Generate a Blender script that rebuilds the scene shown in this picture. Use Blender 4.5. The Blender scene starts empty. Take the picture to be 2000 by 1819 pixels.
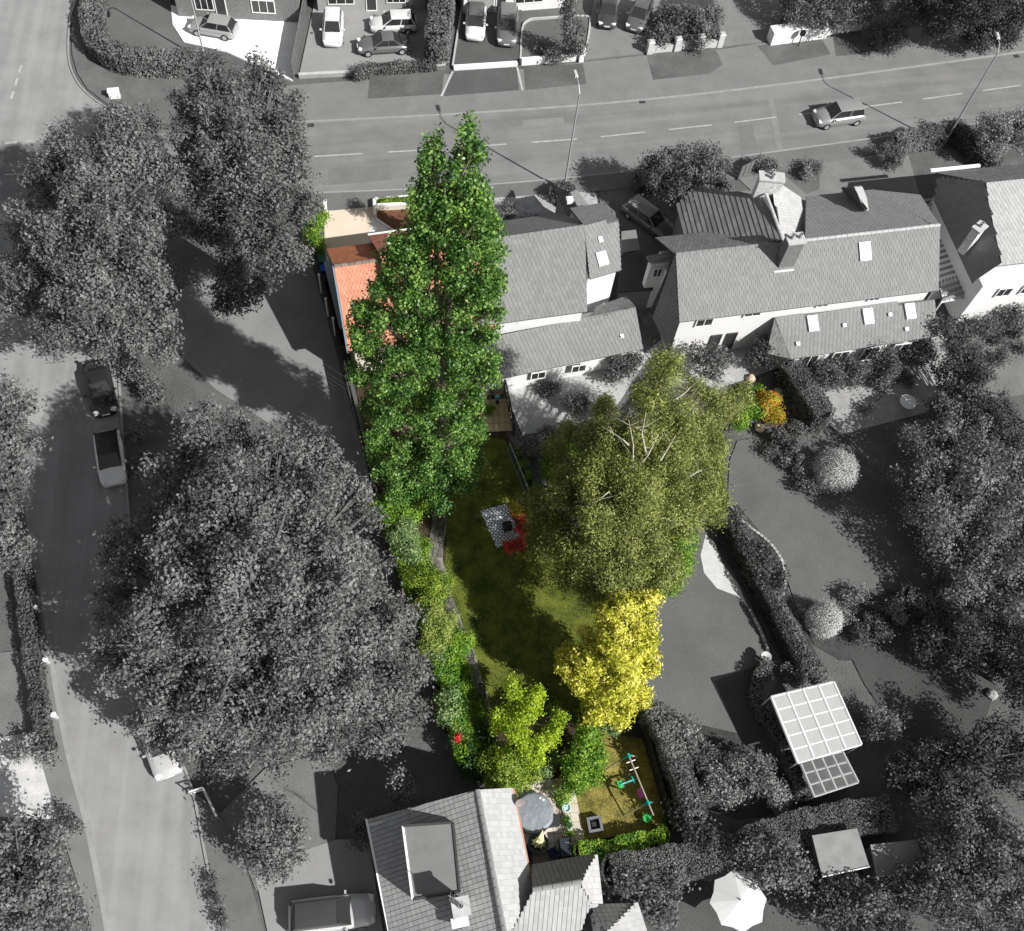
import bpy, bmesh, math, random
import numpy as np
from mathutils import Vector, Matrix
from mathutils.geometry import tessellate_polygon
random.seed(7)
rng = np.random.default_rng(7)
R = math.radians
scene = bpy.context.scene
C = scene.collection

# ------------------------------------------------------------------ camera
CAMH = 63.0
TILT = R(28.0)
NX, NY = 840 - 1000, 1970 - 909.5
FPX = math.hypot(NX, NY) / math.tan(TILT)
_d = Vector((NX, -NY, -FPX)).normalized()
_Z = -_d
_F = Vector((0, 0, -1))
_Y = (_F - _F.dot(_Z) * _Z).normalized()
_X = _Y.cross(_Z)
CM = Matrix((_X, _Y, _Z))                     # world = CM @ camera vector
cam_data = bpy.data.cameras.new('camera')
cam = bpy.data.objects.new('camera', cam_data)
C.objects.link(cam)
cam.matrix_world = Matrix.Translation((0, 0, CAMH)) @ CM.to_4x4()
cam_data.sensor_fit = 'HORIZONTAL'
cam_data.sensor_width = 36
cam_data.lens = 36 * FPX / 2000
cam_data.clip_end = 3000
scene.camera = cam

# ------------------------------------------------------------------ light
SUN_EL, SUN_AZ = R(40.5), R(-27)              # the sun stands in the south-east
world = bpy.data.worlds.new('World')
scene.world = world
world.use_nodes = True
nt = world.node_tree
sky = nt.nodes.new('ShaderNodeTexSky')
sky.sky_type = 'NISHITA'
sky.sun_disc = False
sky.sun_elevation = SUN_EL
sky.sun_rotation = R(90) - SUN_AZ
hs = nt.nodes.new('ShaderNodeHueSaturation')
hs.inputs['Saturation'].default_value = 0.12
bg = nt.nodes['Background']
bg.inputs['Strength'].default_value = 0.06
nt.links.new(sky.outputs[0], hs.inputs['Color'])
nt.links.new(hs.outputs[0], bg.inputs['Color'])
sd = bpy.data.lights.new('sun', 'SUN')
sd.energy = 4.6
sd.angle = R(0.55)
sd.color = (1.0, 0.985, 0.96)
sun = bpy.data.objects.new('sun', sd)
C.objects.link(sun)
sdir = Vector((math.cos(SUN_AZ) * math.cos(SUN_EL), math.sin(SUN_AZ) * math.cos(SUN_EL), math.sin(SUN_EL)))
sun.rotation_euler = sdir.to_track_quat('Z', 'Y').to_euler()
sun.location = sdir * 100
scene.view_settings.view_transform = 'Standard'
scene.view_settings.look = 'None'
scene.view_settings.gamma = 1
scene.view_settings.exposure = 0.55

# ------------------------------------------------------------------ helpers
def W(px, py, z=0.0):
    """survey point: where the sight line of a photo pixel meets height z"""
    r = CM @ Vector((px - 1000, -(py - 909.5), -FPX))
    t = (z - CAMH) / r.z
    return Vector((r.x * t, r.y * t, z))

def mpp(px, py, z=0.0):
    p = W(px, py, z)
    depth = -(CM.transposed() @ (p - Vector((0, 0, CAMH)))).z
    return depth / FPX

MATS = {}
def mat(name, col, rough=0.85, var=0.18, scale=2.0, bump=0.0, bscale=12.0, metal=0.0, spec=0.3, col2=None, fine=0.0, alpha=None, streak=None):
    if name in MATS: return MATS[name]
    if isinstance(col, (int, float)): col = (col, col, col)
    m = bpy.data.materials.new(name)
    m.use_nodes = True
    n, l = m.node_tree.nodes, m.node_tree.links
    b = n['Principled BSDF']
    b.inputs['Roughness'].default_value = rough
    b.inputs['Metallic'].default_value = metal
    b.inputs['Specular IOR Level'].default_value = spec
    tc = n.new('ShaderNodeTexCoord')
    geo = n.new('ShaderNodeNewGeometry')
    if var > 0:
        nz = n.new('ShaderNodeTexNoise')
        nz.inputs['Scale'].default_value = scale
        nz.inputs['Detail'].default_value = 6
        nz.inputs['Roughness'].default_value = 0.65
        l.new(geo.outputs['Position'], nz.inputs['Vector'])
        mx = n.new('ShaderNodeMix'); mx.data_type = 'RGBA'
        lo = tuple(max(0, c * (1 - var)) for c in col)
        hi = tuple(min(1, c * (1 + var)) for c in (col2 or col))
        mx.inputs[6].default_value = (*lo, 1)
        mx.inputs[7].default_value = (*hi, 1)
        rm = n.new('ShaderNodeMapRange')
        rm.inputs[1].default_value = 0.3; rm.inputs[2].default_value = 0.7
        l.new(nz.outputs[0], rm.inputs[0])
        out = rm.outputs[0]
        if streak is not None:      # wear drawn out along the direction of travel
            mp = n.new('ShaderNodeMapping'); mp.vector_type = 'TEXTURE'; mp.inputs['Rotation'].default_value = (0, 0, streak); mp.inputs['Scale'].default_value = (26, 1.1, 1)
            l.new(geo.outputs['Position'], mp.inputs['Vector'])
            n3 = n.new('ShaderNodeTexNoise'); n3.inputs['Scale'].default_value = 1.0; n3.inputs['Detail'].default_value = 5
            l.new(mp.outputs[0], n3.inputs['Vector'])
            m3 = n.new('ShaderNodeMath'); m3.operation = 'MULTIPLY_ADD'; m3.inputs[1].default_value = 2.4; m3.inputs[2].default_value = -1.2
            l.new(n3.outputs[0], m3.inputs[0]); a3 = n.new('ShaderNodeMath'); a3.operation = 'ADD'; l.new(m3.outputs[0], a3.inputs[0]); l.new(out, a3.inputs[1]); out = a3.outputs[0]
        if fine > 0:
            n2 = n.new('ShaderNodeTexNoise'); n2.inputs['Scale'].default_value = 14
            n2.inputs['Detail'].default_value = 4
            l.new(geo.outputs['Position'], n2.inputs['Vector'])
            ma = n.new('ShaderNodeMath'); ma.operation = 'MULTIPLY_ADD'
            ma.inputs[1].default_value = fine * 2; ma.inputs[2].default_value = -fine
            l.new(n2.outputs[0], ma.inputs[0])
            ad = n.new('ShaderNodeMath'); ad.operation = 'ADD'
            l.new(ma.outputs[0], ad.inputs[0]); l.new(out, ad.inputs[1])
            out = ad.outputs[0]
        l.new(out, mx.inputs[0])
        l.new(mx.outputs[2], b.inputs['Base Color'])
    else:
        b.inputs['Base Color'].default_value = (*col, 1)
    if bump > 0:
        nb = n.new('ShaderNodeTexNoise'); nb.inputs['Scale'].default_value = bscale
        nb.inputs['Detail'].default_value = 5
        l.new(geo.outputs['Position'], nb.inputs['Vector'])
        bp = n.new('ShaderNodeBump'); bp.inputs['Strength'].default_value = bump
        bp.inputs['Distance'].default_value = 0.08
        l.new(nb.outputs[0], bp.inputs['Height'])
        l.new(bp.outputs[0], b.inputs['Normal'])
    MATS[name] = m
    return m

def piece_mat(name, col, var=0.25, rough=0.85, nvar=0.15, nscale=3.0, col2=None):
    """tiles, stones, slabs: every loose piece takes a slightly different tone"""
    if name in MATS: return MATS[name]
    if isinstance(col, (int, float)): col = (col, col, col)
    m = bpy.data.materials.new(name); m.use_nodes = True
    n, l = m.node_tree.nodes, m.node_tree.links
    b = n['Principled BSDF']; b.inputs['Roughness'].default_value = rough
    b.inputs['Specular IOR Level'].default_value = 0.25
    geo = n.new('ShaderNodeNewGeometry'); oi = n.new('ShaderNodeObjectInfo')
    ad = n.new('ShaderNodeMath'); ad.operation = 'ADD'
    l.new(geo.outputs['Random Per Island'], ad.inputs[0]); l.new(oi.outputs['Random'], ad.inputs[1])
    fr = n.new('ShaderNodeMath'); fr.operation = 'FRACT'; l.new(ad.outputs[0], fr.inputs[0])
    nz = n.new('ShaderNodeTexNoise'); nz.inputs['Scale'].default_value = nscale; nz.inputs['Detail'].default_value = 6
    l.new(geo.outputs['Position'], nz.inputs['Vector'])
    m2 = n.new('ShaderNodeMath'); m2.operation = 'MULTIPLY_ADD'; m2.inputs[1].default_value = nvar * 6; m2.inputs[2].default_value = -nvar * 3
    l.new(nz.outputs[0], m2.inputs[0])
    a2 = n.new('ShaderNodeMath'); a2.operation = 'ADD'; a2.use_clamp = True
    l.new(fr.outputs[0], a2.inputs[0]); l.new(m2.outputs[0], a2.inputs[1])
    mx = n.new('ShaderNodeMix'); mx.data_type = 'RGBA'
    c2 = col2 or col
    mx.inputs[6].default_value = (*[c * (1 - var) for c in col], 1)
    mx.inputs[7].default_value = (*[min(1, c * (1 + var)) for c in c2], 1)
    l.new(a2.outputs[0], mx.inputs[0]); l.new(mx.outputs[2], b.inputs['Base Color'])
    MATS[name] = m
    return m

def leaf_mat(name, a, b_, c=None, trans=0.3, rough=0.5, nscale=0.9, spec=0.35):
    if name in MATS: return MATS[name]
    f = lambda q: (q, q, q) if isinstance(q, (int, float)) else q
    a, b_ = f(a), f(b_); c = f(c) if c is not None else b_
    m = bpy.data.materials.new(name); m.use_nodes = True
    n, l = m.node_tree.nodes, m.node_tree.links
    p = n['Principled BSDF']; p.inputs['Roughness'].default_value = rough
    p.inputs['Specular IOR Level'].default_value = spec
    geo = n.new('ShaderNodeNewGeometry')
    cr = n.new('ShaderNodeValToRGB')
    cr.color_ramp.elements[0].color = (*a, 1); cr.color_ramp.elements[1].color = (*c, 1)
    e = cr.color_ramp.elements.new(0.55); e.color = (*b_, 1)
    nz = n.new('ShaderNodeTexNoise'); nz.inputs['Scale'].default_value = nscale; nz.inputs['Detail'].default_value = 3
    l.new(geo.outputs['Position'], nz.inputs['Vector'])
    m1 = n.new('ShaderNodeMath'); m1.operation = 'MULTIPLY_ADD'; m1.inputs[1].default_value = 2.2; m1.inputs[2].default_value = -1.1
    l.new(nz.outputs[0], m1.inputs[0])
    m2 = n.new('ShaderNodeMath'); m2.operation = 'ADD'; m2.use_clamp = True
    l.new(geo.outputs['Random Per Island'], m2.inputs[0]); l.new(m1.outputs[0], m2.inputs[1])
    l.new(m2.outputs[0], cr.inputs[0]); l.new(cr.outputs[0], p.inputs['Base Color'])
    tr = n.new('ShaderNodeBsdfTranslucent'); l.new(cr.outputs[0], tr.inputs['Color'])
    ms = n.new('ShaderNodeMixShader'); ms.inputs[0].default_value = trans
    l.new(p.outputs[0], ms.inputs[1]); l.new(tr.outputs[0], ms.inputs[2])
    l.new(ms.outputs[0], n['Material Output'].inputs['Surface'])
    MATS[name] = m
    return m

ORG = {}
def tag(o, label=None, cat=None, group=None, kind=None):
    if label: o['label'] = label
    if cat: o['category'] = cat
    if group: o['group'] = group
    if kind: o['kind'] = kind
    return o

def thing(name, label, cat, loc=(0, 0, 0), group=None, rz=None):
    o = bpy.data.objects.new(name, None); C.objects.link(o)
    o.location = loc
    o.empty_display_size = 0.3
    if rz is not None:
        o.rotation_euler = (0, 0, rz); ORG[o.name] = Vector((0, 0, 0))     # built in its own axes
    else:
        ORG[o.name] = Vector(loc)
    return tag(o, label, cat, group)

def link(name, me, m, parent=None, org=None):
    o = bpy.data.objects.new(name, me); C.objects.link(o)
    if m is not None: me.materials.append(m)
    if parent is not None:
        o.parent = parent; ORG[o.name] = ORG[parent.name]
    elif org is not None:
        o.location = org; ORG[o.name] = Vector(org)
    else:
        ORG[o.name] = Vector((0, 0, 0))
    return o

class MB:
    def __init__(s): s.v = []; s.f = []
    def add(s, vs, fs):
        k = len(s.v); s.v += [tuple(v) for v in vs]; s.f += [tuple(i + k for i in f) for f in fs]; return s
    def box(s, c, size, rz=0, top=1.0):
        x, y, z = size[0] / 2, size[1] / 2, size[2] / 2
        cs, sn = math.cos(rz), math.sin(rz); o = []
        for dz, k in ((-z, 1.0), (z, top)):
            for dx, dy in ((-x, -y), (x, -y), (x, y), (-x, y)):
                dx *= k; dy *= k
                o.append((c[0] + dx * cs - dy * sn, c[1] + dx * sn + dy * cs, c[2] + dz))
        return s.add(o, [(3, 2, 1, 0), (4, 5, 6, 7), (0, 1, 5, 4), (1, 2, 6, 5), (2, 3, 7, 6), (3, 0, 4, 7)])
    def obox(s, o, u, v, w):
        """box from corner o with edge vectors"""
        o, u, v, w = map(Vector, (o, u, v, w))
        p = [o, o + u, o + u + v, o + v, o + w, o + u + w, o + u + v + w, o + v + w]
        return s.add(p, [(3, 2, 1, 0), (4, 5, 6, 7), (0, 1, 5, 4), (1, 2, 6, 5), (2, 3, 7, 6), (3, 0, 4, 7)])
    def prism(s, poly, z0, z1, zs=None):
        n = len(poly)
        a = [(p[0], p[1], z0) for p in poly]; b = [(p[0], p[1], z1) for p in poly]
        tri = tessellate_polygon([[Vector((p[0], p[1], 0)) for p in poly]])
        up = []
        for t in tri:
            A, B, D = [Vector((poly[i][0], poly[i][1], 0)) for i in t]
            up.append(t if (B - A).cross(D - A).z > 0 else t[::-1])
        f = [tuple(i + n for i in t) for t in up] + [tuple(t[::-1]) for t in up]
        area = sum(poly[i][0] * poly[(i + 1) % n][1] - poly[(i + 1) % n][0] * poly[i][1] for i in range(n))
        for i in range(n):
            j = (i + 1) % n
            f.append((i, j, j + n, i + n) if area > 0 else (j, i, i + n, j + n))
        return s.add(a + b, f)
    def slab(s, pts, th):
        """sloping polygon given by its top corners, thickened downwards"""
        pts = [Vector(p) for p in pts]; n = len(pts)
        nn = Vector((0, 0, 0))
        for i in range(n):
            nn += (pts[i] - pts[0]).cross(pts[(i + 1) % n] - pts[0])
        if nn.z < 0: pts = pts[::-1]
        low = [p - Vector((0, 0, th)) for p in pts]
        f = [tuple(range(n)), tuple(range(2 * n - 1, n - 1, -1))]
        for i in range(n):
            j = (i + 1) % n; f.append((j, i, i + n, j + n))
        return s.add(pts + low, f)
    def tube(s, p0, p1, r0, r1=None, n=8, cap=True):
        p0, p1 = Vector(p0), Vector(p1); r1 = r0 if r1 is None else r1
        d = (p1 - p0)
        if d.length < 1e-6: return s
        d.normalize(); u = d.orthogonal().normalized(); v = d.cross(u)
        a = [p0 + r0 * (math.cos(t) * u + math.sin(t) * v) for t in [2 * math.pi * i / n for i in range(n)]]
        b = [p1 + r1 * (math.cos(t) * u + math.sin(t) * v) for t in [2 * math.pi * i / n for i in range(n)]]
        f = [(i, (i + 1) % n, (i + 1) % n + n, i + n) for i in range(n)]
        if cap: f += [tuple(range(n - 1, -1, -1)), tuple(range(n, 2 * n))]
        return s.add(a + b, f)
    def path(s, pts, rs, n=7):
        for i in range(len(pts) - 1): s.tube(pts[i], pts[i + 1], rs[i], rs[i + 1], n)
        return s
    def lathe(s, prof, c=(0, 0, 0), n=20, close=True):
        o = []; f = []
        for r, z in prof:
            for i in range(n):
                t = 2 * math.pi * i / n; o.append((c[0] + r * math.cos(t), c[1] + r * math.sin(t), c[2] + z))
        for k in range(len(prof) - 1):
            for i in range(n):
                j = (i + 1) % n; f.append((k * n + i, k * n + j, (k + 1) * n + j, (k + 1) * n + i))
        if close:
            f.append(tuple(range(n - 1, -1, -1))); f.append(tuple(range((len(prof) - 1) * n, len(prof) * n)))
        return s.add(o, f)
    def build(s, name, m, parent=None, org=None, label=None, cat=None, group=None, kind=None, smooth=False):
        og = ORG[parent.name] if parent is not None else (Vector(org) if org is not None else Vector((0, 0, 0)))
        me = bpy.data.meshes.new(name)
        me.from_pydata([(v[0] - og[0], v[1] - og[1], v[2] - og[2]) for v in s.v], [], s.f)
        if smooth:
            me.polygons.foreach_set('use_smooth', [True] * len(me.polygons))
        me.update()
        o = link(name, me, m, parent, None if parent is not None else og)
        return tag(o, label, cat, group, kind)

def sheet(name, pts, z, m, kind='structure', th=None, label=None, cat=None):
    """ground sheet through survey points; th = raised slab of that thickness"""
    poly = [W(*p) if not isinstance(p, Vector) else p for p in pts]
    mb = MB()
    if th: mb.prism(poly, z - th, z)
    else:
        tri = tessellate_polygon([[Vector((p.x, p.y, 0)) for p in poly]])
        fs = []
        for t in tri:
            A, B, D = [poly[i] for i in t]
            fs.append(tuple(t) if (B - A).cross(D - A).z > 0 else tuple(t[::-1]))
        mb.add([(p.x, p.y, z) for p in poly], fs)
    return mb.build(name, m, kind=kind, label=label, cat=cat)

def smooth_line(pts, sub=6):
    """Catmull-Rom through survey points (world vectors)"""
    P = [pts[0] * 2 - pts[1]] + list(pts) + [pts[-1] * 2 - pts[-2]]
    o = []
    for i in range(1, len(P) - 2):
        for k in range(sub):
            t = k / sub
            o.append(0.5 * ((2 * P[i]) + (P[i + 1] - P[i - 1]) * t + (2 * P[i - 1] - 5 * P[i] + 4 * P[i + 1] - P[i + 2]) * t * t + (-P[i - 1] + 3 * P[i] - 3 * P[i + 1] + P[i + 2]) * t ** 3))
    o.append(P[-2].copy())
    return o

def strip_poly(line, w, side=0.0):
    """left and right outlines of a strip along a line; side shifts it"""
    L, Rr = [], []
    for i, p in enumerate(line):
        a = line[max(0, i - 1)]; b = line[min(len(line) - 1, i + 1)]
        d = (b - a); d.z = 0; d.normalize(); nrm = Vector((-d.y, d.x, 0))
        L.append(p + nrm * (side + w / 2)); Rr.append(p + nrm * (side - w / 2))
    return L, Rr

def strip(mb, line, w, z0, z1, side=0.0):
    L, Rr = strip_poly(line, w, side)
    for i in range(len(line) - 1):
        a, b, c_, d = Rr[i], Rr[i + 1], L[i + 1], L[i]
        vs = [(p.x, p.y, z) for z in (z0, z1) for p in (a, b, c_, d)]
        mb.add(vs, [(3, 2, 1, 0), (4, 5, 6, 7), (0, 1, 5, 4), (1, 2, 6, 5), (2, 3, 7, 6), (3, 0, 4, 7)])
    return mb

# ------------------------------------------------------------------ foliage
def quad_mesh(name, V):
    """V: (n,4,3) array of loose leaf blades"""
    n = len(V)
    me = bpy.data.meshes.new(name)
    me.vertices.add(n * 4); me.loops.add(n * 4); me.polygons.add(n)
    me.vertices.foreach_set('co', V.reshape(-1).astype(np.float32))
    me.loops.foreach_set('vertex_index', np.arange(n * 4, dtype=np.int32))
    me.polygons.foreach_set('loop_start', np.arange(0, n * 4, 4, dtype=np.int32))
    me.polygons.foreach_set('loop_total', np.full(n, 4, dtype=np.int32))
    me.update(calc_edges=True)
    return me

def blades(c, nrm, size, aspect=0.6, droop=0.0):
    """rhombic leaf blades, with a fold, at centres c facing nrm"""
    n = len(c)
    t = rng.normal(size=(n, 3))
    if droop: t[:, 2] -= droop * 2
    t -= (t * nrm).sum(1, keepdims=True) * nrm
    t /= np.linalg.norm(t, axis=1, keepdims=True) + 1e-9
    b = np.cross(nrm, t)
    s = size * rng.uniform(0.45, 1.35, size=(n, 1))
    V = np.empty((n, 4, 3))
    V[:, 0] = c - t * s * 0.5
    V[:, 1] = c + b * s * aspect * 0.5 + nrm * s * 0.08
    V[:, 2] = c + t * s * 0.5
    V[:, 3] = c - b * s * aspect * 0.5 + nrm * s * 0.08
    return V

def sphere_dirs(n):
    v = rng.normal(size=(n, 3)); return v / np.linalg.norm(v, axis=1, keepdims=True)

def crown_leaves(lobes, size, cover=1.6, aspect=0.6, sprig=5, spread=1.2, droop=0.0, up=0.3, inner=0.55, cut=0.72, rough=0.12):
    """lobes: list of (centre, (rx,ry,rz)); leaves gather in sprigs on the lobe shells"""
    Cc = np.array([list(l[0]) for l in lobes]); Rr = np.array([l[1] for l in lobes])
    out = []
    for i in range(len(lobes)):
        rx, ry, rz = Rr[i]
        area = 4 * math.pi * (((rx * ry) ** 1.6 + (rx * rz) ** 1.6 + (ry * rz) ** 1.6) / 3) ** (1 / 1.6)
        nl = int(area * cover / (size * size * aspect * 0.5) / 1.0)
        ns = max(3, nl // sprig)
        d = sphere_dirs(ns)
        rad = inner + (1.05 - inner) * rng.random(ns) ** 0.45
        # lumpy shell
        ph = rng.random(6) * 6.28
        lump = 1 + rough * (np.sin(d[:, 0] * 5 + ph[0]) * np.cos(d[:, 1] * 5 + ph[1]) + np.sin(d[:, 2] * 7 + ph[2]) * np.cos(d[:, 0] * 8 + ph[3])) 
        p = Cc[i] + d * Rr[i] * (rad * lump)[:, None]
        keep = p[:, 2] > 0.05
        for j in range(len(lobes)):
            if j == i or np.linalg.norm(Cc[j] - Cc[i]) > Rr[i].max() + Rr[j].max(): continue
            q = ((p - Cc[j]) / Rr[j]); keep &= (q * q).sum(1) > cut * cut * 0.75
        p, d = p[keep], d[keep]
        if not len(p): continue
        k = sprig
        pp = np.repeat(p, k, 0) + rng.normal(size=(len(p) * k, 3)) * size * spread * np.array([1, 1, 1 + droop])
        nn = np.repeat(d, k, 0) * 0.95 + rng.normal(size=(len(p) * k, 3)) * 0.45
        nn[:, 2] += up
        nn /= np.linalg.norm(nn, axis=1, keepdims=True)
        out.append(blades(pp, nn, size, aspect, droop))
    return np.concatenate(out)

def foliage_obj(name, V, m, parent):
    V = V - np.array(ORG[parent.name])
    return link(name, quad_mesh(name, V), m, parent)

def tree(name, label, cat, base, lobes, m, bark, size=0.2, trunk_r=0.2, group=None, limbs=True, stems=1, crown_name='crown', limb_r=0.35, **kw):
    """base: ground point; lobes in world metres"""
    t = thing(name, label, cat, base, group)
    V = crown_leaves(lobes, size, **kw)
    foliage_obj(crown_name, V, m, t)
    mb = MB(); base = Vector(base)
    top = max(l[0][2] for l in lobes)
    cx = sum(l[0][0] for l in lobes) / len(lobes); cy = sum(l[0][1] for l in lobes) / len(lobes)
    hi = Vector((cx, cy, top * 0.8))
    pts = [base + Vector((0, 0, -0.1)), base.lerp(hi, 0.3) + Vector((random.uniform(-.2, .2), random.uniform(-.2, .2), 0)) * trunk_r * 3, base.lerp(hi, 0.65), hi]
    pts[1].z = hi.z * 0.3; pts[2].z = hi.z * 0.65
    mb.path(pts, [trunk_r * 1.25, trunk_r, trunk_r * 0.65, trunk_r * 0.2], 8)
    if limbs:
        for c, r in lobes:
            c = Vector(c); f = min(0.9, max(0.25, (c.z - 0.45 * max(r) - 0.8) / max(hi.z, .1)))
            s = pts[1].lerp(hi, max(0, (f - .3) / .7)) if f > .3 else pts[0].lerp(pts[1], f / .3)
            mid = s.lerp(c, 0.55) + Vector((random.uniform(-.3, .3), random.uniform(-.3, .3), random.uniform(0, .3))) * max(r) * .4
            mb.path([s, mid, c + Vector((0, 0, r[2] * .3))], [trunk_r * limb_r, trunk_r * limb_r * .65, trunk_r * .12], 5)
            for q in range(3):
                e = c + Vector((random.uniform(-1, 1) * r[0], random.uniform(-1, 1) * r[1], random.uniform(-.3, 1) * r[2])) * .8
                mb.tube(mid.lerp(c, random.uniform(.2, .9)), e, trunk_r * limb_r * .35, 0.012, 4)
    mb.build('trunk', bark, t)
    return t

def px_lobes(spec, zs=1.0):
    """spec rows: (px, py, height, radius in pixels[, vertical stretch])"""
    o = []
    for s in spec:
        c = W(s[0], s[1], s[2]); r = s[3] * mpp(s[0], s[1], s[2]); k = s[4] if len(s) > 4 else zs
        o.append((tuple(c), (r, r, r * k)))
    return o

def dome_lobes(spec, n, jitter=0.8, rr=(0.3, 0.5)):
    """break a few big masses into many small lobes over their upper surface"""
    big = px_lobes(spec); o = []
    for c, r in big:
        c = Vector(c)
        o.append((tuple(c - Vector((0, 0, r[2] * .15))), tuple(q * 0.62 for q in r)))
        for _ in range(n):
            th = random.uniform(0, 6.283); u = random.uniform(-0.35, 1)
            s = math.sqrt(1 - u * u)
            k = random.uniform(*rr)
            d = Vector((math.cos(th) * s * r[0], math.sin(th) * s * r[1], u * r[2])) * (1 - k * .55) * random.uniform(jitter, 1.05)
            q = c + d
            if q.z < k * r[2] * .7: q.z = k * r[2] * .7
            o.append((tuple(q), (r[0] * k, r[1] * k, r[2] * k * random.uniform(.8, 1.1))))
    return o

def shrub(label, spec, m, size=0.12, name='shrub', cat='shrub', n=5, base=None, group=None, bark=None, **kw):
    lob = dome_lobes(spec, n)
    b = base or (lob[0][0][0], lob[0][0][1], 0.0)
    kw.setdefault('cover', 1.4)
    return tree(name, label, cat, (b[0], b[1], 0), lob, m, bark or BARK, size=size, trunk_r=0.05, group=group, crown_name='foliage', **kw)

def hedge(label, pts, w, h, m, size=0.14, name='hedge', cat='hedge', cover=1.5, z0=0.0, wob=0.12, group=None, world=False, core=None, aspect=0.6, round_=0.25):
    line = pts if world else [W(p[0], p[1], 0) for p in pts]
    line = smooth_line(line, 5) if len(line) > 2 else [line[0].lerp(line[1], k / 6) for k in range(7)]
    t = thing(name, label, cat, (line[0].x, line[0].y, 0), group)
    mb = MB(); strip(mb, line, w * .7, z0, z0 + h * .86)
    mb.build('branches', core or MATS['hedge_core'], t)
    seg = [(line[i + 1] - line[i]).length for i in range(len(line) - 1)]; tot = sum(seg)
    per = w + 2 * h
    n = int((tot * per + 2 * w * h) * cover / (size * size * aspect * .5))
    cum = np.concatenate([[0], np.cumsum(seg)])
    s = rng.random(n) * tot
    idx = np.clip(np.searchsorted(cum, s, side='right') - 1, 0, len(seg) - 1)
    P = np.array([[p.x, p.y] for p in line])
    f = ((s - cum[idx]) / np.maximum(np.array(seg)[idx], 1e-6))[:, None]
    base = P[idx] * (1 - f) + P[idx + 1] * f
    d = P[idx + 1] - P[idx]; d /= np.linalg.norm(d, axis=1, keepdims=True) + 1e-9
    nr = np.stack([-d[:, 1], d[:, 0]], 1)
    u = rng.random(n) * per
    off = np.where(u < h, -w / 2, np.where(u < h + w, u - h - w / 2, w / 2))
    z = np.where(u < h, u, np.where(u < h + w, h, per - u))
    # rounded shoulders, uneven clipping
    top = (u >= h) & (u < h + w)
    z = z - np.where(top, (np.abs(off) / (w / 2)) ** 4 * h * round_ * .4, 0)
    ph = rng.random(4) * 6.28
    wave = wob * (np.sin(s * 2.3 + ph[0]) + np.sin(s * 5.1 + ph[1]) * .6 + rng.normal(size=n) * .35)
    off = off * (1 + wave * .8 / max(w, .5)); z = z * (1 + wave * .5 / max(h, .5))
    sh = rng.random(n) ** 2 * .3
    off = off * (1 - sh * ~top); z = np.where(top, z - sh * .4, z)
    c = np.column_stack([base + nr * off[:, None], z + z0 + 0.03])
    e = np.minimum(s, tot - s)
    nn = np.column_stack([nr * np.where(top, 0, np.sign(off))[:, None], np.where(top, 1.0, 0.3)]) + rng.normal(size=(n, 3)) * .5
    nn /= np.linalg.norm(nn, axis=1, keepdims=True)
    # closed ends
    ne = int(2 * w * h * cover / (size * size * aspect * .5))
    for k, (p, dd) in enumerate(((line[0], line[0] - line[1]), (line[-1], line[-1] - line[-2]))):
        dd = dd.normalized(); m_ = ne // 2
        a = rng.uniform(-.5, .5, m_) * w; zz = rng.random(m_) * h
        bulge = (1 - (2 * a / w) ** 2) * w * .25
        ce = np.column_stack([p.x + dd.x * bulge - dd.y * a, p.y + dd.y * bulge + dd.x * a, zz + z0])
        ce = ce + rng.normal(size=ce.shape) * .04
        en = np.tile([dd.x, dd.y, .3], (m_, 1)) + rng.normal(size=(m_, 3)) * .5
        en /= np.linalg.norm(en, axis=1, keepdims=True)
        c = np.concatenate([c, ce]); nn = np.concatenate([nn, en])
    foliage_obj('foliage', blades(c, nn, size, aspect), m, t)
    return t

# ------------------------------------------------------------------ materials
# the neighbourhood is colourless, the one garden is in colour
BARK = mat('bark', (0.12, 0.10, 0.08), bump=.4)
BARKG = mat('bark_grey', 0.11, bump=.4)
mat('hedge_core', (0.012, 0.018, 0.008), var=0)
COREG = mat('hedge_core_grey', 0.02, var=0)
G_ASPH = mat('asphalt', 0.178, .9, .16, .35, .15, 30, fine=.3, streak=R(19))
G_ASPH2 = mat('side_road_asphalt', 0.25, .9, .16, .3, .15, 30, fine=.3, streak=R(102))
G_ASPHD = mat('fresh_tarmac', 0.085, .9, .12, .6, .15, 30, fine=.3)
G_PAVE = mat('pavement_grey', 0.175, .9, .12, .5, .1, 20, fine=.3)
G_KERB = mat('kerb_stone', 0.27, .9, .15, 1.2)
G_WHITE = mat('road_paint', 0.36, .8, .25, 2.5)
G_GRASS = mat('grass_grey', 0.105, .95, .28, .35, .8, 9, fine=.7)
G_LAWN = mat('lawn_grey', 0.115, .95, .18, .25, .5, 14, fine=.45)
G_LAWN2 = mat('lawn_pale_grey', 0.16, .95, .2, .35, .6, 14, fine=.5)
G_SOIL = mat('bed_soil_grey', 0.05, .95, .4, 1.2, .8, 7, fine=.6)
G_DRIVE = mat('concrete_drive', 0.25, .9, .10, .4, .05, fine=.2)
G_DRIVEW = mat('pale_resin_drive', 0.86, .9, .04, .5)
G_DRIVEB = mat('block_drive', 0.18, .9, .12, .5, .1, fine=.3)
G_GRAVEL = mat('gravel_pale', 0.36, .9, .3, 1.0, .4, 25, fine=.6)
G_WALLW = mat('render_white', 0.68, .8, .04, .8)
G_WALLG = mat('render_grey', 0.30, .8, .12, .8)
G_WALLD = mat('brick_grey', 0.17, .9, .2, 4, .2)
G_TRIM = mat('upvc_white', 0.8, .4, .03, 1)
G_GUT = mat('gutter_dark', 0.05, .5, .1, 1)
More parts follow.
